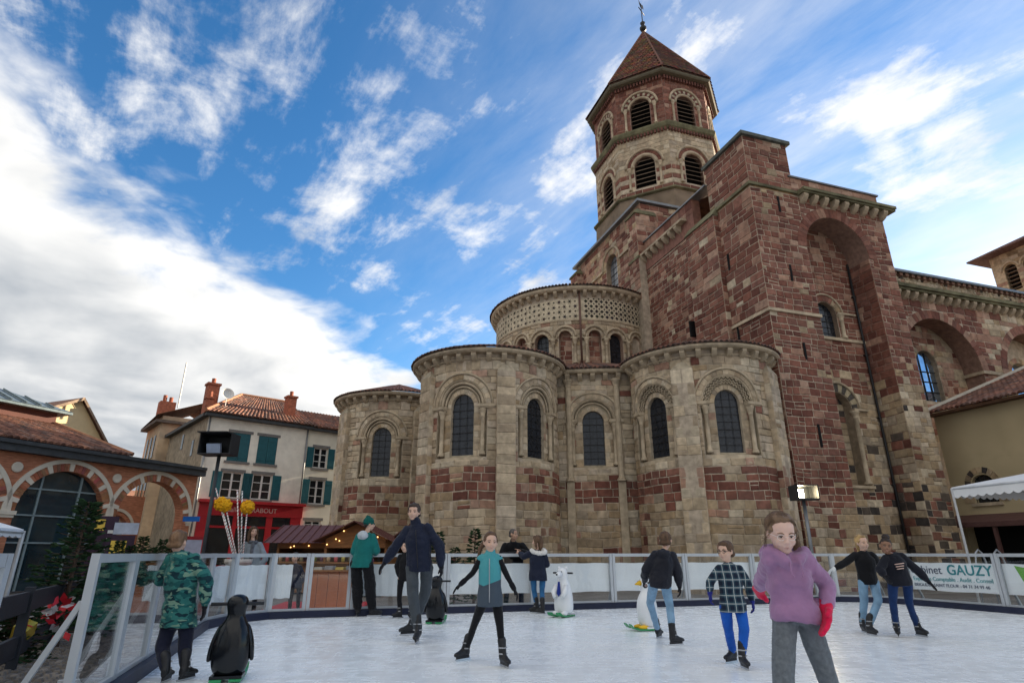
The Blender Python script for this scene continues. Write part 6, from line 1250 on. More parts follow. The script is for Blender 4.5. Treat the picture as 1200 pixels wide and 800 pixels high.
def person(label, J, Y, k, hh, yaw, head_yaw, feet, mats, hairf, clothes, group=None, pitch=0, roll=0, vox=.011, toes=(0, 0), glove=None, hatf=None, curl=(.5, .5), sleeves=1.0, lift=(0, 0), skates=True, legs=True, extra=None, tors=1.0, hem=None, bodyn=None, hipw=None):
    hh *= 1.13 if Y > 4 else 1.02
    P = {n: at(v[0], v[1], Y + (v[2] if len(v) > 2 else 0)) for n, v in J.items()}
    if feet:
        GL = at_z(*feet[0], 0); GR = at_z(*feet[1], 0)
    else: GL = Vector((P['hipL'].x - .02, P['hipL'].y, GZ)); GR = Vector((P['hipR'].x + .02, P['hipR'].y, GZ))
    o = Vector(((GL.x + GR.x) / 2, (GL.y + GR.y) / 2, 0 if feet else GZ)); root = tag(empty('person', o), label, 'person', group)
    for n in P: P[n] = P[n] - o
    fy = [Vector((sin(yaw + t), -cos(yaw + t), 0)) for t in toes]
    AL = GL - o + Vector((0, 0, (.135 if skates else .08) * k + lift[0])) - fy[0] * .03 * k; AR = GR - o + Vector((0, 0, (.135 if skates else .08) * k + lift[1])) - fy[1] * .03 * k
    if 'knL' in P: KL, KR = P['knL'], P['knR']
    else: KL = P['hipL'].lerp(AL, .5) + fy[0] * .03; KR = P['hipR'].lerp(AR, .5) + fy[1] * .03
    if feet:                                                       # knees lie between hip and ankle in depth
        for K, A_, H_ in ((KL, AL, P['hipL']), (KR, AR, P['hipR'])): K.y = K.y * .0 + (A_.y + H_.y) / 2 + sin(0) - cos(yaw) * .05 * k
    Fw = Vector((sin(yaw), -cos(yaw), 0)); sh = (P['shL'] + P['shR']) / 2; hp = (P['hipL'] + P['hipR']) / 2; Rs = (P['shR'] - P['shL']).normalized(); Rh = (P['hipR'] - P['hipL']).normalized()
    for n_ in ('shL', 'shR'): P[n_] = sh.lerp(P[n_], .86) + Vector((0, 0, .006 * k))
    wS = max((P['shR'] - P['shL']).length / 2, .10 * k); wH = max((P['hipR'] - P['hipL']).length / 2, .07 * k); neck = P.get('neck', sh.lerp(P['head'], .35)); Fp = lambda R: (Fw - R * Fw.dot(R)).normalized()
    def torso(mb, g=0.0, top=True, lo=0.0, flare=0.0):
        rows = []
        for f, rx, ry in ((-.06 - lo, wH + .035 * k + flare, .108 * k + flare), (.08, wH + .045 * k + flare * .6, .115 * k + flare * .5), (.34, wH * .5 + wS * .40 + .03 * k, .098 * k), (.62, wS * .84 + .025 * k, .112 * k), (.82, wS * .86 + .02 * k, .102 * k), (.95, wS * .66 + .012 * k, .078 * k), (1.05, wS * .36 + .012 * k, .056 * k), (1.13, .05 * k, .05 * k)):
            c = hp.lerp(sh, f); R = Rh.lerp(Rs, max(0, min(1, f))).normalized(); rows.append(ring(c, R, Fp(R), rx * tors + g, ry * tors + g))
        mb.loft(rows)
    # one continuous body
    b = MB(); torso(b, -.012); T, Rm = head(b, P['head'], hh, head_yaw, pitch, roll, None, o); cap(b, sh + Vector((0, 0, .02 * k)), .056 * k, T(0, -.06, -.3), .047 * k)
    arms = (('shL', 'elL', 'wrL', -1, 0), ('shR', 'elR', 'wrR', 1, 1))
    for S, E_, W_, sg, i in arms:
        chain(b, [(P[S], .046 * k), (P[E_], .036 * k), (P[W_], .026 * k)])
        d = (P[W_] - P[E_]).normalized(); side = Fw - d * Fw.dot(d)
        if side.length < .2: side = Vector((0, 0, 1)) - d * d.z
        hand(b, P[W_] + d * .02 * k, d, side, k, curl[i], 1.0, n=(Rs * -sg - d * (Rs * -sg).dot(d)))
    for H_, K_, A_ in ((P['hipL'], KL, AL), (P['hipR'], KR, AR)): chain(b, [(H_, .062 * k), (K_, .042 * k), (A_, .03 * k)])
    for G_, f, A_ in ((GL, fy[0], AL), (GR, fy[1], AR)): cap(b, A_, .035 * k, A_ + f * .12 * k + Vector((0, 0, -.05 * k)), .028 * k)
    body = remesh(b.build('body', mats['skin'], root, True), vox, 0, 4 if vox > .008 else 5)
    # face
    for s in (-1, 1):
        e = MB(); e.ball(T(s * .125, .305, .0), (.052 * hh, .034 * hh, .022 * hh), 10, 8, rot=Rm); eo = e.build('eye', M_EYEW, body, True); e = MB(); e.ball(T(s * .125, .332, .0), (.022 * hh, .012 * hh, .02 * hh), 8, 6, rot=Rm); e.build('iris', M_IRIS, eo, True)
        e = MB(); e.tube([T(s * .06, .372, .085), T(s * .13, .368, .115), T(s * .215, .315, .09)], [.010 * hh, .012 * hh, .007 * hh], 6); e.build('eyebrow', mats.get('brow', mats['hair']), body, True)
        e = MB(); e.tube([T(s * .07, .338, .022), T(s * .13, .345, .036), T(s * .19, .312, .02)], .009 * hh, 5); e.build('eyelid', mats.get('brow', mats['hair']), body, True)
    e = MB(); e.tube([T(-.085, .335, -.262), T(-.03, .372, -.248), T(0, .376, -.254), T(.03, .372, -.248), T(.085, .335, -.262)], [.006 * hh, .012 * hh, .012 * hh, .012 * hh, .006 * hh], 6); e.tube([T(-.07, .338, -.27), T(0, .366, -.282), T(.07, .338, -.27)], [.006 * hh, .015 * hh, .006 * hh], 6); e.build('lips', M_LIP, body, True)
    # hair
    if hairf:
        if Y < 4:                                                  # single combed strands for the nearest head
            st = MB(); rg = R_(4)
            for i in range(420):
                s_ = rg.uniform(-1, 1); a0 = Vector((.92 * s_, .80 * sqrt(max(0, 1 - s_ * s_)) - .1 * abs(s_), .62 - .62 * s_ * s_ + rg.uniform(-.03, .25))).normalized(); a1 = Vector((rg.uniform(-.12, .12), -1, rg.uniform(-.05, .25))).normalized(); lf = rg.uniform(1.0, 1.06); pts = []
                for q_ in range(8):
                    v_ = a0.lerp(a1, q_ / 7); v_.z += .75 * sin(pi * q_ / 7) * (.4 + .6 * (1 - abs(s_))) ; v_.x += .35 * s_ * sin(pi * q_ / 7); v_.normalize(); pts.append(T(v_.x * .372 * lf, -.10 + v_.y * .432 * lf, .17 + v_.z * .378 * lf))
                st.tube(pts, [.0008, .0016, .0018, .0018, .0018, .0016, .0014, .001], 3, cap=False)
            for i in range(40): s_ = rg.choice((-1, 1)); b0 = T(s_ * .33, rg.uniform(-.1, .16), rg.uniform(-.05, .3)); st.tube([b0, b0.lerp(T(s_ * .45, -.1, -.15), .5) + Vector((rg.uniform(-.01, .01), 0, rg.uniform(-.01, .01))), T(s_ * rg.uniform(.36, .5), rg.uniform(-.2, .05), rg.uniform(-.45, -.1))], .0009, 3, cap=False)
            stuff(st.build('hair_strands', mats['hair'], root, True))
        hm = MB(); hairf(hm, T, Rm, hh); remesh(hm.build('hair', mats['hair'], root, True), vox * .9, .016, 2, STRAND)
    if hatf: hatf(root, T, Rm, hh)
    # trousers
    if legs:
        t = MB(); lg = clothes.get('leg', 1.0)
        rows = []
        for f, rx, ry in ((-.10, wH + .045 * k, .115 * k), (.05, wH + .058 * k, .125 * k), (.2, wH + .045 * k, .11 * k)): rows.append(ring(hp.lerp(sh, f), Rh, Fp(Rh), rx * lg ** .4, ry * lg ** .4))
        t.loft(rows)
        for H_, K_, A_ in ((P['hipL'], KL, AL), (P['hipR'], KR, AR)): d = (A_ - K_).normalized(); e_ = A_ - d * (.06 if skates else -.02) * k; chain(t, [(H_ + Vector((0, 0, -.01)), .088 * k * lg ** .5), (K_, .066 * k * lg), (K_.lerp(e_, .45), .060 * k * lg), (e_, .050 * k * lg)])
        remesh(t.build('trousers', mats['legs'], root, True), max(.009, vox), clothes.get('legfold', .014), 2, FOLD)
    # jacket / top
    j = MB(); g = clothes.get('bulk', .02); torso(j, g, True, clothes.get('lo', .0), clothes.get('flare', .0))
    for S, E_, W_, sg, i in arms:
        if clothes.get('sleeveless'): cap(j, P[S].lerp(sh, .2), .05 * k + g * .5, P[S].lerp(P[E_], .05), .046 * k + g * .4); continue
        d = (P[W_] - P[E_]).normalized(); chain(j, [(P[S], .050 * k + g * .62), (P[S].lerp(P[E_], .5), .047 * k + g * .75), (P[E_], .042 * k + g * .8), (P[E_].lerp(P[W_], .6), .040 * k + g * .85), (P[W_] - d * .01, .033 * k + g * .45)]); cap(j, neck.lerp(sh, .35), .045 * k + g * .3, P[S].lerp(sh, .25), .045 * k + g * .4)
    if clothes.get('collar'): cap(j, sh + Vector((0, 0, .01)), .085 * k, neck + (P['head'] - neck) * clothes['collar'], .072 * k)
    if clothes.get('hood'):
        hk = k * clothes['hood']
        bk = -Fw * .085 * hk; h0 = sh + bk + Vector((0, 0, .05 * hk)); j.ball(h0 + Vector((0, 0, -.025)), (.115 * hk, .08 * hk, .075 * hk), 14, 10, rot=Matrix.Rotation(yaw, 3, 'Z')); 
        for s in (-1, 1): chain(j, [(h0 + Rs * s * .075 * hk, .048 * hk), (sh + Rs * s * .098 * hk + Vector((0, 0, .045 * hk)), .042 * hk), (sh + Fw * .09 * hk + Rs * s * .03 * hk + Vector((0, 0, -.005)), .03 * hk)])
    jo = remesh(j.build(clothes.get('name', 'jacket'), mats['top'], root, True), max(.009, vox), clothes.get('fold', .02), 2, FOLDB)
    if clothes.get('sleeveless'):
        u = MB(); 
        for S, E_, W_, sg, i in arms: chain(u, [(P[S], .052 * k), (P[E_], .042 * k), (P[W_], .033 * k)])
        cap(u, sh, .07 * k, neck + (P['head'] - neck) * .2, .058 * k); remesh(u.build('undershirt', mats['under'], root, True), vox, .01, 2)
    if clothes.get('zip'):
        z = MB(); pts = [ring(hp.lerp(sh, f), Rh.lerp(Rs, max(0, min(1, f))), Fp(Rs), 0, ry * tors + g + .012)[4] for f, ry in ((-.03, .113 * k), (.12, .117 * k), (.32, .102 * k), (.62, .12 * k), (.84, .112 * k), (1.0, .085 * k))]; z.tube(pts, .006, 6); z.build('zip', clothes['zip'], jo, True)
    # gloves
    if glove:
        for S, E_, W_, sg, i in arms:
            q = MB(); d = (P[W_] - P[E_]).normalized(); side = Fw - d * Fw.dot(d)
            if side.length < .2: side = Vector((0, 0, 1)) - d * d.z
            gk = clothes.get('glovebulk', 1.35); cap(q, P[W_] - d * .035 * k, .036 * k * gk ** .5, P[W_] + d * .03 * k, .033 * k * gk ** .5); hand(q, P[W_] + d * .02 * k, d, side, k * (1.06 if gk < 1.5 else 1.15), curl[i], gk, n=(Rs * -sg - d * (Rs * -sg).dot(d))); remesh(q.build('glove', glove, root, True), .007 if gk < 1.6 else .006, 0, 2)
    if skates:
        skate(root, o, GL + Vector((0, 0, lift[0])), yaw + toes[0], AL, KL, k, M_BOOT); skate(root, o, GR + Vector((0, 0, lift[1])), yaw + toes[1], AR, KR, k, M_BOOT)
    else:
        for A_, f in ((AL, fy[0]), (AR, fy[1])): q = MB(); cap(q, A_ + Vector((0, 0, -.035 * k)), .045 * k, A_ + f * .16 * k + Vector((0, 0, -.045 * k)), .038 * k); remesh(q.build('shoe', M_BOOT, root, True), .01, 0, 2)
    if extra: extra(root, o, T, Rm, hh, P, Fw, Rs, sh, hp, jo, body)
    return root
# hair styles: T(x, forward, z) in head heights
def hair_short(m, T, Rm, hh):
    m.ball(T(0, -.10, .185), (.375 * hh, .425 * hh, .375 * hh), 16, 12, rot=Rm); m.ball(T(0, .12, .36), (.30 * hh, .24 * hh, .16 * hh), 12, 8, rot=Rm); cap(m, T(-.2, -.3, -.12), .16 * hh, T(.2, -.3, -.12), .16 * hh)
    for s in (-1, 1): cap(m, T(s * .33, .06, .12), .05 * hh, T(s * .335, .02, -.06), .03 * hh)
def hair_crop(m, T, Rm, hh): m.ball(T(0, -.085, .165), (.352 * hh, .415 * hh, .365 * hh), 16, 12, rot=Rm); cap(m, T(-.17, -.3, -.1), .14 * hh, T(.17, -.3, -.1), .14 * hh)
def hair_tied(m, T, Rm, hh):
    m.ball(T(0, -.13, .18), (.37 * hh, .42 * hh, .38 * hh), 16, 12, rot=Rm); m.ball(T(0, .03, .40), (.28 * hh, .25 * hh, .14 * hh), 12, 8, rot=Rm); cap(m, T(0, -.45, .15), .12 * hh, T(0, -.56, -.05), .13 * hh); chain(m, [(T(0, -.56, -.05), .13 * hh), (T(.05, -.62, -.45), .10 * hh), (T(.08, -.58, -.8), .04 * hh)])
    for s in (-1, 1): cap(m, T(s * .32, .1, .15), .05 * hh, T(s * .34, .0, -.05), .03 * hh)
def hair_side(sx):
    def f(m, T, Rm, hh): hair_tied(m, T, Rm, hh); chain(m, [(T(sx * .25, -.35, .0), .14 * hh), (T(sx * .46, -.35, -.3), .12 * hh), (T(sx * .52, -.3, -.75), .09 * hh), (T(sx * .45, -.22, -1.05), .03 * hh)])
    return f
def hair_long(m, T, Rm, hh):
    m.ball(T(0, -.10, .18), (.39 * hh, .44 * hh, .385 * hh), 16, 12, rot=Rm); m.ball(T(0, .11, .37), (.30 * hh, .25 * hh, .15 * hh), 12, 8, rot=Rm)
    for s in (-1, 1): chain(m, [(T(s * .3, .1, .25), .12 * hh), (T(s * .37, -.02, -.1), .12 * hh), (T(s * .38, .0, -.5), .13 * hh), (T(s * .36, .06, -.95), .07 * hh)])
    chain(m, [(T(0, -.4, .1), .25 * hh), (T(0, -.42, -.4), .26 * hh), (T(0, -.4, -.9), .16 * hh)]); chain(m, [(T(-.2, -.3, .0), .2 * hh), (T(-.24, -.3, -.85), .12 * hh)]); chain(m, [(T(.2, -.3, .0), .2 * hh), (T(.24, -.3, -.85), .12 * hh)])
def hair_bob(m, T, Rm, hh):
    m.ball(T(0, -.10, .18), (.385 * hh, .44 * hh, .38 * hh), 16, 12, rot=Rm); m.ball(T(0, .11, .36), (.29 * hh, .24 * hh, .15 * hh), 12, 8, rot=Rm)
    for s in (-1, 1): chain(m, [(T(s * .32, .02, .15), .13 * hh), (T(s * .36, -.05, -.3), .12 * hh), (T(s * .3, -.1, -.6), .07 * hh)])
    chain(m, [(T(0, -.38, .05), .26 * hh), (T(0, -.38, -.45), .22 * hh), (T(0, -.34, -.7), .1 * hh)])
def hair_bun(m, T, Rm, hh): hair_crop(m, T, Rm, hh); m.ball(T(0, .08, .34), (.28 * hh, .25 * hh, .15 * hh), 12, 8, rot=Rm); m.ball(T(0, -.12, .60), (.24 * hh, .24 * hh, .2 * hh), 14, 10, rot=Rm)
def beanie(mat):
    def f(root, T, Rm, hh):
        m = MB(); m.ball(T(0, -.08, .20), (.40 * hh, .46 * hh, .40 * hh), 16, 12, rot=Rm); cap(m, T(0, -.1, .5), .2 * hh, T(0, -.2, .58), .14 * hh); b = remesh(m.build('beanie', mat, root, True), .01, .008, 2)
        m = MB(); m.tube([T(.405 * cos(a), -.06 + .465 * sin(a), .10 - .05 * sin(a)) for a in [2 * pi * k / 20 for k in range(21)]], .045 * hh, 8); m.build('cuff', mat, b, True)
    return f
def camo_mat():
    m = cloth('camouflage', (.1, .2, .18)); nt = m.node_tree; N = nt.nodes.new; L = nt.links.new; tc = N('ShaderNodeTexCoord'); mp = N('ShaderNodeMapping'); L(tc.outputs['Object'], mp.inputs[0]); mp.inputs['Scale'].default_value = (1, 1, 2.3); prev = None
    for i, (sc, off, th, col) in enumerate(((7, 0, .52, (.012, .085, .085)), (8, 3, .56, (.006, .03, .04)), (9, 7, .60, (.16, .27, .20)))):
        n = N('ShaderNodeTexNoise'); ad = N('ShaderNodeVectorMath'); L(mp.outputs[0], ad.inputs[0]); ad.inputs[1].default_value = (off, off, off); L(ad.outputs[0], n.inputs['Vector']); n.inputs['Scale'].default_value = sc; n.inputs['Detail'].default_value = 1.5; n.inputs['Distortion'].default_value = .6
        g = N('ShaderNodeMath'); g.operation = 'GREATER_THAN'; L(n.outputs['Fac'], g.inputs[0]); g.inputs[1].default_value = th; mx = N('ShaderNodeMix'); mx.data_type = 'RGBA'; L(g.outputs[0], mx.inputs[0])
        if prev: L(prev, mx.inputs[6])
        else: mx.inputs[6].default_value = (.03, .15, .135, 1)
        mx.inputs[7].default_value = (*col, 1); prev = mx.outputs[2]
    L(prev, nt.nodes['Principled BSDF'].inputs['Base Color']); return m
def plaid_mat():
    m = cloth('plaid', (.02, .04, .06)); nt = m.node_tree; N = nt.nodes.new; L = nt.links.new; tc = N('ShaderNodeTexCoord'); sp = N('ShaderNodeSeparateXYZ'); L(tc.outputs['Object'], sp.inputs[0])
    def MM(op, a, b):
        n = N('ShaderNodeMath'); n.operation = op
        for i, v in enumerate((a, b)):
            if hasattr(v, 'is_output'): L(v, n.inputs[i])
            else: n.inputs[i].default_value = v
        return n.outputs[0]
    def band(c, per, off, w): return MM('LESS_THAN', MM('FRACT', MM('ADD', MM('DIVIDE', c, per), off + 50), 0), w)
    x, y, z = sp.outputs; wide = MM('ADD', band(x, .085, 0, .5), band(z, .085, 0, .5)); thin = MM('MAXIMUM', band(x, .085, .3, .09), band(z, .085, .3, .09)); a = N('ShaderNodeMix'); a.data_type = 'RGBA'; L(MM('MULTIPLY', wide, .5), a.inputs[0]); a.inputs[6].default_value = (.035, .075, .10, 1); a.inputs[7].default_value = (.008, .014, .03, 1)
    b = N('ShaderNodeMix'); b.data_type = 'RGBA'; L(MM('MULTIPLY', thin, .75), b.inputs[0]); L(a.outputs[2], b.inputs[6]); b.inputs[7].default_value = (.45, .47, .46, 1); L(b.outputs[2], nt.nodes['Principled BSDF'].inputs['Base Color']); return m
NAVY = cloth('navy_shell', (.010, .014, .032), .6); BLACKC = cloth('black_cloth', (.008, .008, .010)); BLACKG = cloth('black_glove', (.008, .008, .011)); JEANL = cloth('pale_denim', (.20, .33, .46), .9, .2, 9); JEANB = cloth('blue_denim', (.03, .12, .26), .9, .2, 9); JEAND = cloth('dark_denim', (.010, .03, .10), .9, .2, 9)
D = math.radians
def people():
    person('boy in a green camouflage jacket seen from behind, hand on the left barrier', dict(head=(209, 635), neck=(209, 646), shL=(197, 655), shR=(230, 656), elL=(189, 679, .05), wrL=(184, 672, .2), elR=(242, 680), wrR=(240, 708), hipL=(200, 728), hipR=(219, 728), knL=(194, 757), knR=(218, 758)), 6.8, .80, .205, D(185), D(180), ((193, 799), (216, 797)), dict(skin=SK1, hair=H_LBROWN, top=camo_mat(), legs=cloth('navy_trousers', (.012, .014, .03))), hair_short, dict(bulk=.042, hood=1, lo=.02, flare=.03, fold=.03, leg=1.3, legfold=.02), glove=BLACKG, toes=(0, -.4))
    def scarf(root, o, T, Rm, hh, P, Fw, Rs, sh, hp, jo, body): m = MB(); m.tube([sh + Vector((0, 0, .06)) + Rs * .09 * cos(a) + Fw * .09 * sin(a) for a in [2 * pi * k / 16 for k in range(17)]], .045, 8); cap(m, sh + Fw * .12, .045, sh + Fw * .14 - Vector((0, 0, .3)), .04); remesh(m.build('scarf', cloth('grey_scarf', (.10, .11, .13), .9, .5, 20), root, True), .012, .02, 1)
    person('woman with long brown hair in a grey coat standing behind the barrier', dict(head=(297, 623), neck=(296, 633), shL=(286, 638), shR=(306, 638), elL=(281, 655), wrL=(290, 664, -.15), elR=(311, 655), wrR=(303, 664, -.15), hipL=(289, 664), hipR=(303, 664)), 15.3, .95, .225, D(25), D(40), None, dict(skin=SK1, hair=H_BROWN, top=cloth('grey_coat', (.22, .26, .30)), legs=BLACKC), hair_long, dict(name='coat', bulk=.035, lo=.5, flare=.05), skates=False, extra=scarf)
    person('teenager in green hoodie, green beanie and wide black trousers seen from behind', dict(head=(433, 614), neck=(431, 623), shL=(419, 629), shR=(438, 629), elL=(415, 646), wrL=(424, 648, .25), elR=(441, 645), wrR=(439, 648, .25), hipL=(417, 659), hipR=(431, 659), knL=(417, 689), knR=(432, 689)), 12.85, 1.0, .225, D(150), D(115), ((419, 722), (437, 722)), dict(skin=SK1, hair=H_DARK, top=cloth('green_fleece', (.01, .14, .13)), legs=BLACKC), hair_crop, dict(name='hoodie', bulk=.045, lo=.12, flare=.02, leg=1.75, legfold=.03), hatf=beanie(cloth('green_knit', (.005, .09, .075), .95, .3, 30)), toes=(.5, -.6), extra=lambda root, o, T, Rm, hh, P, Fw, Rs, sh, hp, jo, body: remesh((lambda m: (m.ball(sh - Fw * .09 + Vector((0, 0, .03)), (.13, .09, .1), 12, 8, rot=Matrix.Rotation(D(150), 3, 'Z')), m)[1])(MB()).build('hood', cloth('pale_hood', (.42, .46, .50)), root, True), .012, .015, 2))
    person('man in a navy padded jacket and grey trousers gliding with arms held out', dict(head=(485, 600), neck=(487, 613), shL=(475, 622), shR=(503, 619), elL=(462, 642), wrL=(452, 657), elR=(516, 641), wrR=(517, 662), hipL=(483, 664), hipR=(500, 664), knL=(486, 697), knR=(496, 695)), 9.6, 1.04, .235, D(-8), D(-5), ((489, 753), (481, 744)), dict(skin=SK1, hair=hair_mat('hair_man', (.045, .032, .026)), top=NAVY, legs=cloth('grey_trousers', (.055, .065, .075)), brow=H_DARK), hair_short, dict(bulk=.04, collar=.36, lo=.06, fold=.035, leg=1.25, legfold=.022, zip=M_IRON), glove=BLACKG, toes=(.1, -.9), curl=(.4, .7))
    person('child in black mostly hidden behind the man in the navy jacket', dict(head=(475, 640), neck=(475, 646), shL=(468, 652), shR=(483, 652), elL=(465, 663), wrL=(467, 674), elR=(487, 663), wrR=(485, 674), hipL=(470, 678), hipR=(481, 678), knL=(468, 698), knR=(481, 698)), 12.7, .80, .205, D(-20), D(-20), ((467, 724), (481, 724)), dict(skin=SK1, hair=H_DARK, top=BLACKC, legs=BLACKC), hair_short, dict(bulk=.025), toes=(-.6, .3))
    def vest_bits(root, o, T, Rm, hh, P, Fw, Rs, sh, hp, jo, body):
        pass
    teal = cloth('teal_vest', (.055, .27, .30), .6); grey = (.055, .075, .10)
    nt = teal.node_tree; N = nt.nodes.new; L = nt.links.new; tc = N('ShaderNodeTexCoord'); sp = N('ShaderNodeSeparateXYZ'); L(tc.outputs['Object'], sp.inputs[0]); ab = N('ShaderNodeMath'); ab.operation = 'ABSOLUTE'; L(sp.outputs[0], ab.inputs[0]); ma = N('ShaderNodeMath'); ma.operation = 'MULTIPLY_ADD'; L(ab.outputs[0], ma.inputs[0]); ma.inputs[1].default_value = -.35; L(sp.outputs[2], ma.inputs[2]); lt = N('ShaderNodeMath'); lt.operation = 'LESS_THAN'; L(ma.outputs[0], lt.inputs[0]); lt.inputs[1].default_value = .84; mx = N('ShaderNodeMix'); mx.data_type = 'RGBA'; L(lt.outputs[0], mx.inputs[0]); mx.inputs[6].default_value = (.065, .30, .33, 1); mx.inputs[7].default_value = (*grey, 1); L(mx.outputs[2], nt.nodes['Principled BSDF'].inputs['Base Color'])
    person('girl in a teal and grey padded vest with black leggings skating legs apart', dict(head=(575, 635.5), neck=(575, 646), shL=(562, 654), shR=(586, 654), elL=(554, 671), wrL=(542, 682), elR=(594, 674), wrR=(601, 687), hipL=(566, 703), hipR=(582, 703), knL=(556, 730), knR=(586, 732)), 7.55, .82, .21, D(0), D(12), ((544, 773), (590, 781)), dict(skin=SK1, hair=H_BROWN, top=teal, legs=BLACKC, under=BLACKC), hair_side(-1), dict(name='vest', sleeveless=1, bulk=.028, lo=.08, flare=.015, fold=.018, leg=.86, legfold=.006, zip=M_BUCKLE, collar=.05), glove=BLACKG, toes=(-.75, .45), curl=(.3, .5), roll=.06)
    person('shaven-headed man in black leaning over the barrier from outside', dict(head=(602, 626, -.1), neck=(601, 635), shL=(590, 639), shR=(614, 639), elL=(587, 651, -.05), wrL=(604, 648, -.32), elR=(621, 650, -.05), wrR=(610, 645, -.34), hipL=(594, 672, .3), hipR=(610, 672, .3)), 14.75, 1.0, .225, D(20), D(55), None, dict(skin=SK2, hair=H_GREY, top=BLACKC, legs=cloth('dark_blue_trousers', (.02, .025, .045))), hair_crop, dict(bulk=.035, collar=.2, lo=.06), skates=False)
    def fur(root, o, T, Rm, hh, P, Fw, Rs, sh, hp, jo, body): m = MB(); m.tube([sh + Vector((0, 0, .05)) - Fw * .05 + Rs * .14 * cos(a) - Fw * .08 * sin(a) + Vector((0, 0, -.05 * sin(a))) for a in [-.6 + (pi + 1.2) * k / 14 for k in range(15)]], .05, 8); remesh(m.build('fur_trim', mk('white_fur', (.75, .72, .68), rough=.95, var=.2, scale=40, bump=.9, bscale=80), root, True), .012, .03, 1, STRAND)
    person('girl in navy coat with white fur hood and blue jeans, back turned, beside the bear', dict(head=(629, 634), neck=(630, 643), shL=(621, 648), shR=(638, 648), elL=(614, 652, .08), wrL=(609, 648, .22), elR=(641, 661), wrR=(637, 655, .22), hipL=(625, 675), hipR=(636, 675), knL=(626, 692), knR=(635, 692)), 13.75, .88, .215, D(215), D(245), ((628, 718), (635, 719)), dict(skin=SK1, hair=H_BROWN, top=NAVY, legs=JEANB), hair_bob, dict(name='coat', bulk=.04, lo=.12, flare=.03, fold=.02), toes=(.5, .1), extra=fur)
    person('skater in black hooded jacket and pale jeans seen from behind with the white penguin', dict(head=(780, 633, .05), neck=(778, 643), shL=(766, 650), shR=(789, 651), elL=(757, 667, .05), wrL=(755, 680, .25), elR=(794, 669), wrR=(796, 685), hipL=(766, 684), hipR=(780, 686), knL=(770, 709), knR=(786, 710)), 9.05, .84, .21, D(170), D(160), ((772, 747), (791, 756)), dict(skin=SK1, hair=H_BROWN, top=cloth('black_shell', (.012, .013, .020), .55), legs=JEANL), hair_short, dict(bulk=.04, hood=1, lo=.04, fold=.025, leg=1.05), glove=BLACKG, toes=(-.4, -1.0), curl=(.9, .6))
    def specs(root, o, T, Rm, hh, P, Fw, Rs, sh, hp, jo, body):
        m = MB()
        for s in (-1, 1): m.tube([T(s * .135 + .095 * cos(a), .40 - .04 * abs(cos(a)), .0 + .075 * sin(a)) for a in [2 * pi * k / 12 for k in range(13)]], .010 * hh, 5); m.tube([T(s * .23, .36, .02), T(s * .36, .0, .03)], .010 * hh, 5)
        m.tube([T(-.04, .41, .02), T(.04, .41, .02)], .010 * hh, 5); m.build('glasses', M_IRON, root, True)
    person('boy with glasses in a dark plaid shirt, blue trousers and blue gloves', dict(head=(850, 646), neck=(853, 657), shL=(841, 666), shR=(868, 667), elL=(832, 682), wrL=(832, 693), elR=(877, 685), wrR=(881, 702), hipL=(850, 709), hipR=(867, 709), knL=(857, 736), knR=(869, 735)), 7.45, .78, .205, D(-15), D(-50), ((859, 776), (872, 783)), dict(skin=SK1, hair=H_BROWN, top=plaid_mat(), legs=cloth('royal_blue_trousers', (.01, .09, .42))), hair_short, dict(name='shirt', bulk=.022, lo=.12, flare=.02, fold=.02, leg=1.15), glove=cloth('blue_glove', (.015, .02, .17)), toes=(-.7, .3), extra=specs, curl=(.7, .7))
    def hoodie_bits(root, o, T, Rm, hh, P, Fw, Rs, sh, hp, jo, body):
        g = MB()
        for s in (-1, 1): g.tube([T(s * .135 + .09 * cos(a), .385 - .04 * abs(cos(a)), -.005 + .07 * sin(a)) for a in [2 * pi * k / 14 for k in range(15)]], .0045 * hh, 5); g.tube([T(s * .225, .345, .015), T(s * .36, .0, .03)], .0045 * hh, 5)
        g.tube([T(-.045, .395, .01), T(.045, .395, .01)], .0045 * hh, 5); g.build('glasses', MATS['pole_white'], root, True)
        c = MB()
        for s in (-1, 1): c.tube([sh + Fw * .105 + Rs * s * .025 + Vector((0, 0, .0)), sh + Fw * .125 + Rs * s * .03 - Vector((0, 0, .06)), sh + Fw * .13 + Rs * s * .02 - Vector((0, 0, .07))], .004, 5)
        c.build('drawstring', MATS['plum'], jo)
    person('girl in a purple hoodie, grey leggings and red gloves skating in the foreground', dict(head=(916, 625.5, -.1), neck=(917, 647, -.08), shL=(900, 658, -.06), shR=(945, 657, -.06), elL=(896, 678, .22), wrL=(890, 689, .42), elR=(968, 686), wrR=(968, 710, -.06), hipL=(919, 722), hipR=(945, 723), knL=(905, 832), knR=(980, 828)), 3.4, .765, .198, D(-4), D(-6), ((896, 985), (1012, 960)), dict(skin=skin_mat('skin_fair', (.64, .42, .34)), hair=hair_mat('hair_ash', (.17, .105, .062)), top=cloth('plum', (.31, .165, .29), .9, .12, 9, .8, 11, .25), legs=cloth('grey_marl', (.125, .14, .155), .9, .22, 50, .6, 14), brow=H_LBROWN), hair_side(1), dict(name='hoodie', bulk=.02, hood=1.22, lo=.0, flare=.02, fold=.045, leg=.92, legfold=.012, glovebulk=1.7), glove=cloth('red_glove', (.62, .012, .06), .9), toes=(-.35, .5), curl=(.6, .22), vox=.0065, pitch=.26, extra=hoodie_bits)
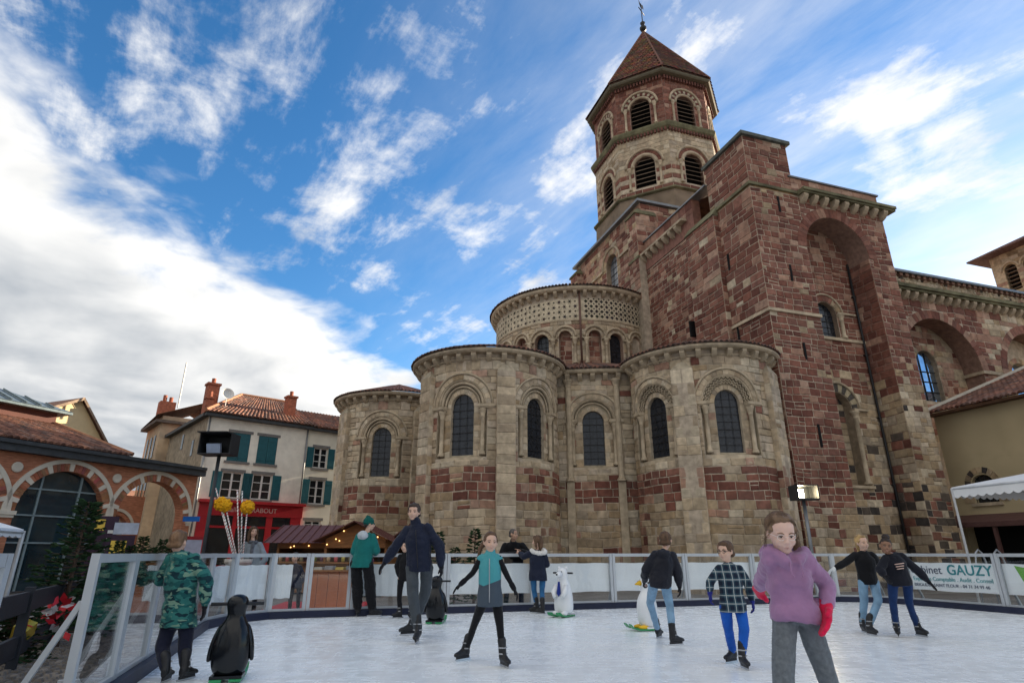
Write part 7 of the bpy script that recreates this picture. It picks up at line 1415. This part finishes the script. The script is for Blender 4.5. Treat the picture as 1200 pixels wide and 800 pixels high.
    person('fair-haired girl in black sweater and pale jeans, arm stretched to the left', dict(head=(1010.5, 636), neck=(1011, 645), shL=(1001, 650), shR=(1023, 650), elL=(990, 659), wrL=(979, 665), elR=(1031, 661, .1), wrR=(1037, 660, .25), hipL=(1011, 681), hipR=(1024, 681), knL=(1013, 702), knR=(1023, 702)), 10.4, .86, .215, D(-3), D(8), ((1013, 741), (1021, 744)), dict(skin=SK1, hair=H_BLONDE, top=BLACKC, legs=JEANL), hair_tied, dict(name='sweater', bulk=.025, lo=.05, leg=1.1), glove=cloth('white_glove', (.6, .62, .62)), toes=(-.1, .15), roll=-.05)
    def print_(root, o, T, Rm, hh, P, Fw, Rs, sh, hp, jo, body):
        m = MB(); c = hp.lerp(sh, .70) + Fw * .168; R = Rs; U = Vector((0, 0, 1))
        for i in range(3): y = .03 - .035 * i; w = (.07, .06, .05)[i]; m.beam(c + U * y - R * w - Fw * .006, c + U * y + R * w - Fw * .006, .012, .022, Fw)
        m.build('chest_print', mk('print_pale', (.6, .42, .36), rough=.7), jo)
    person('girl with dark bun in black hoodie and dark blue jeans leaning on her friend', dict(head=(1038, 640), neck=(1042, 649), shL=(1037, 655), shR=(1058, 652), elL=(1031, 667, -.05), wrL=(1036, 674, -.15), elR=(1075, 668), wrR=(1087, 680), hipL=(1046, 684), hipR=(1063, 683), knL=(1048, 707), knR=(1069, 706)), 9.85, .86, .215, D(-12), D(-20), ((1053, 746), (1079, 745)), dict(skin=SK3, hair=H_DARK, top=cloth('ink_hoodie', (.009, .010, .016)), legs=JEAND), hair_bun, dict(name='hoodie', bulk=.035, hood=1, lo=.03, leg=1.0), glove=BLACKG, toes=(-.3, .35), roll=.2, extra=print_, curl=(.5, .15))
    person('small child in dark coat peering out behind the narrow barrier panel', dict(head=(346, 653), neck=(346, 659), shL=(341, 664), shR=(352, 664), elL=(338, 676), wrL=(342, 684), elR=(356, 676), wrR=(352, 684), hipL=(343, 687), hipR=(351, 687)), 15.0, .72, .20, D(0), D(-15), None, dict(skin=SK1, hair=H_DARK, top=NAVY, legs=BLACKC), hair_short, dict(bulk=.03), skates=False)
people()
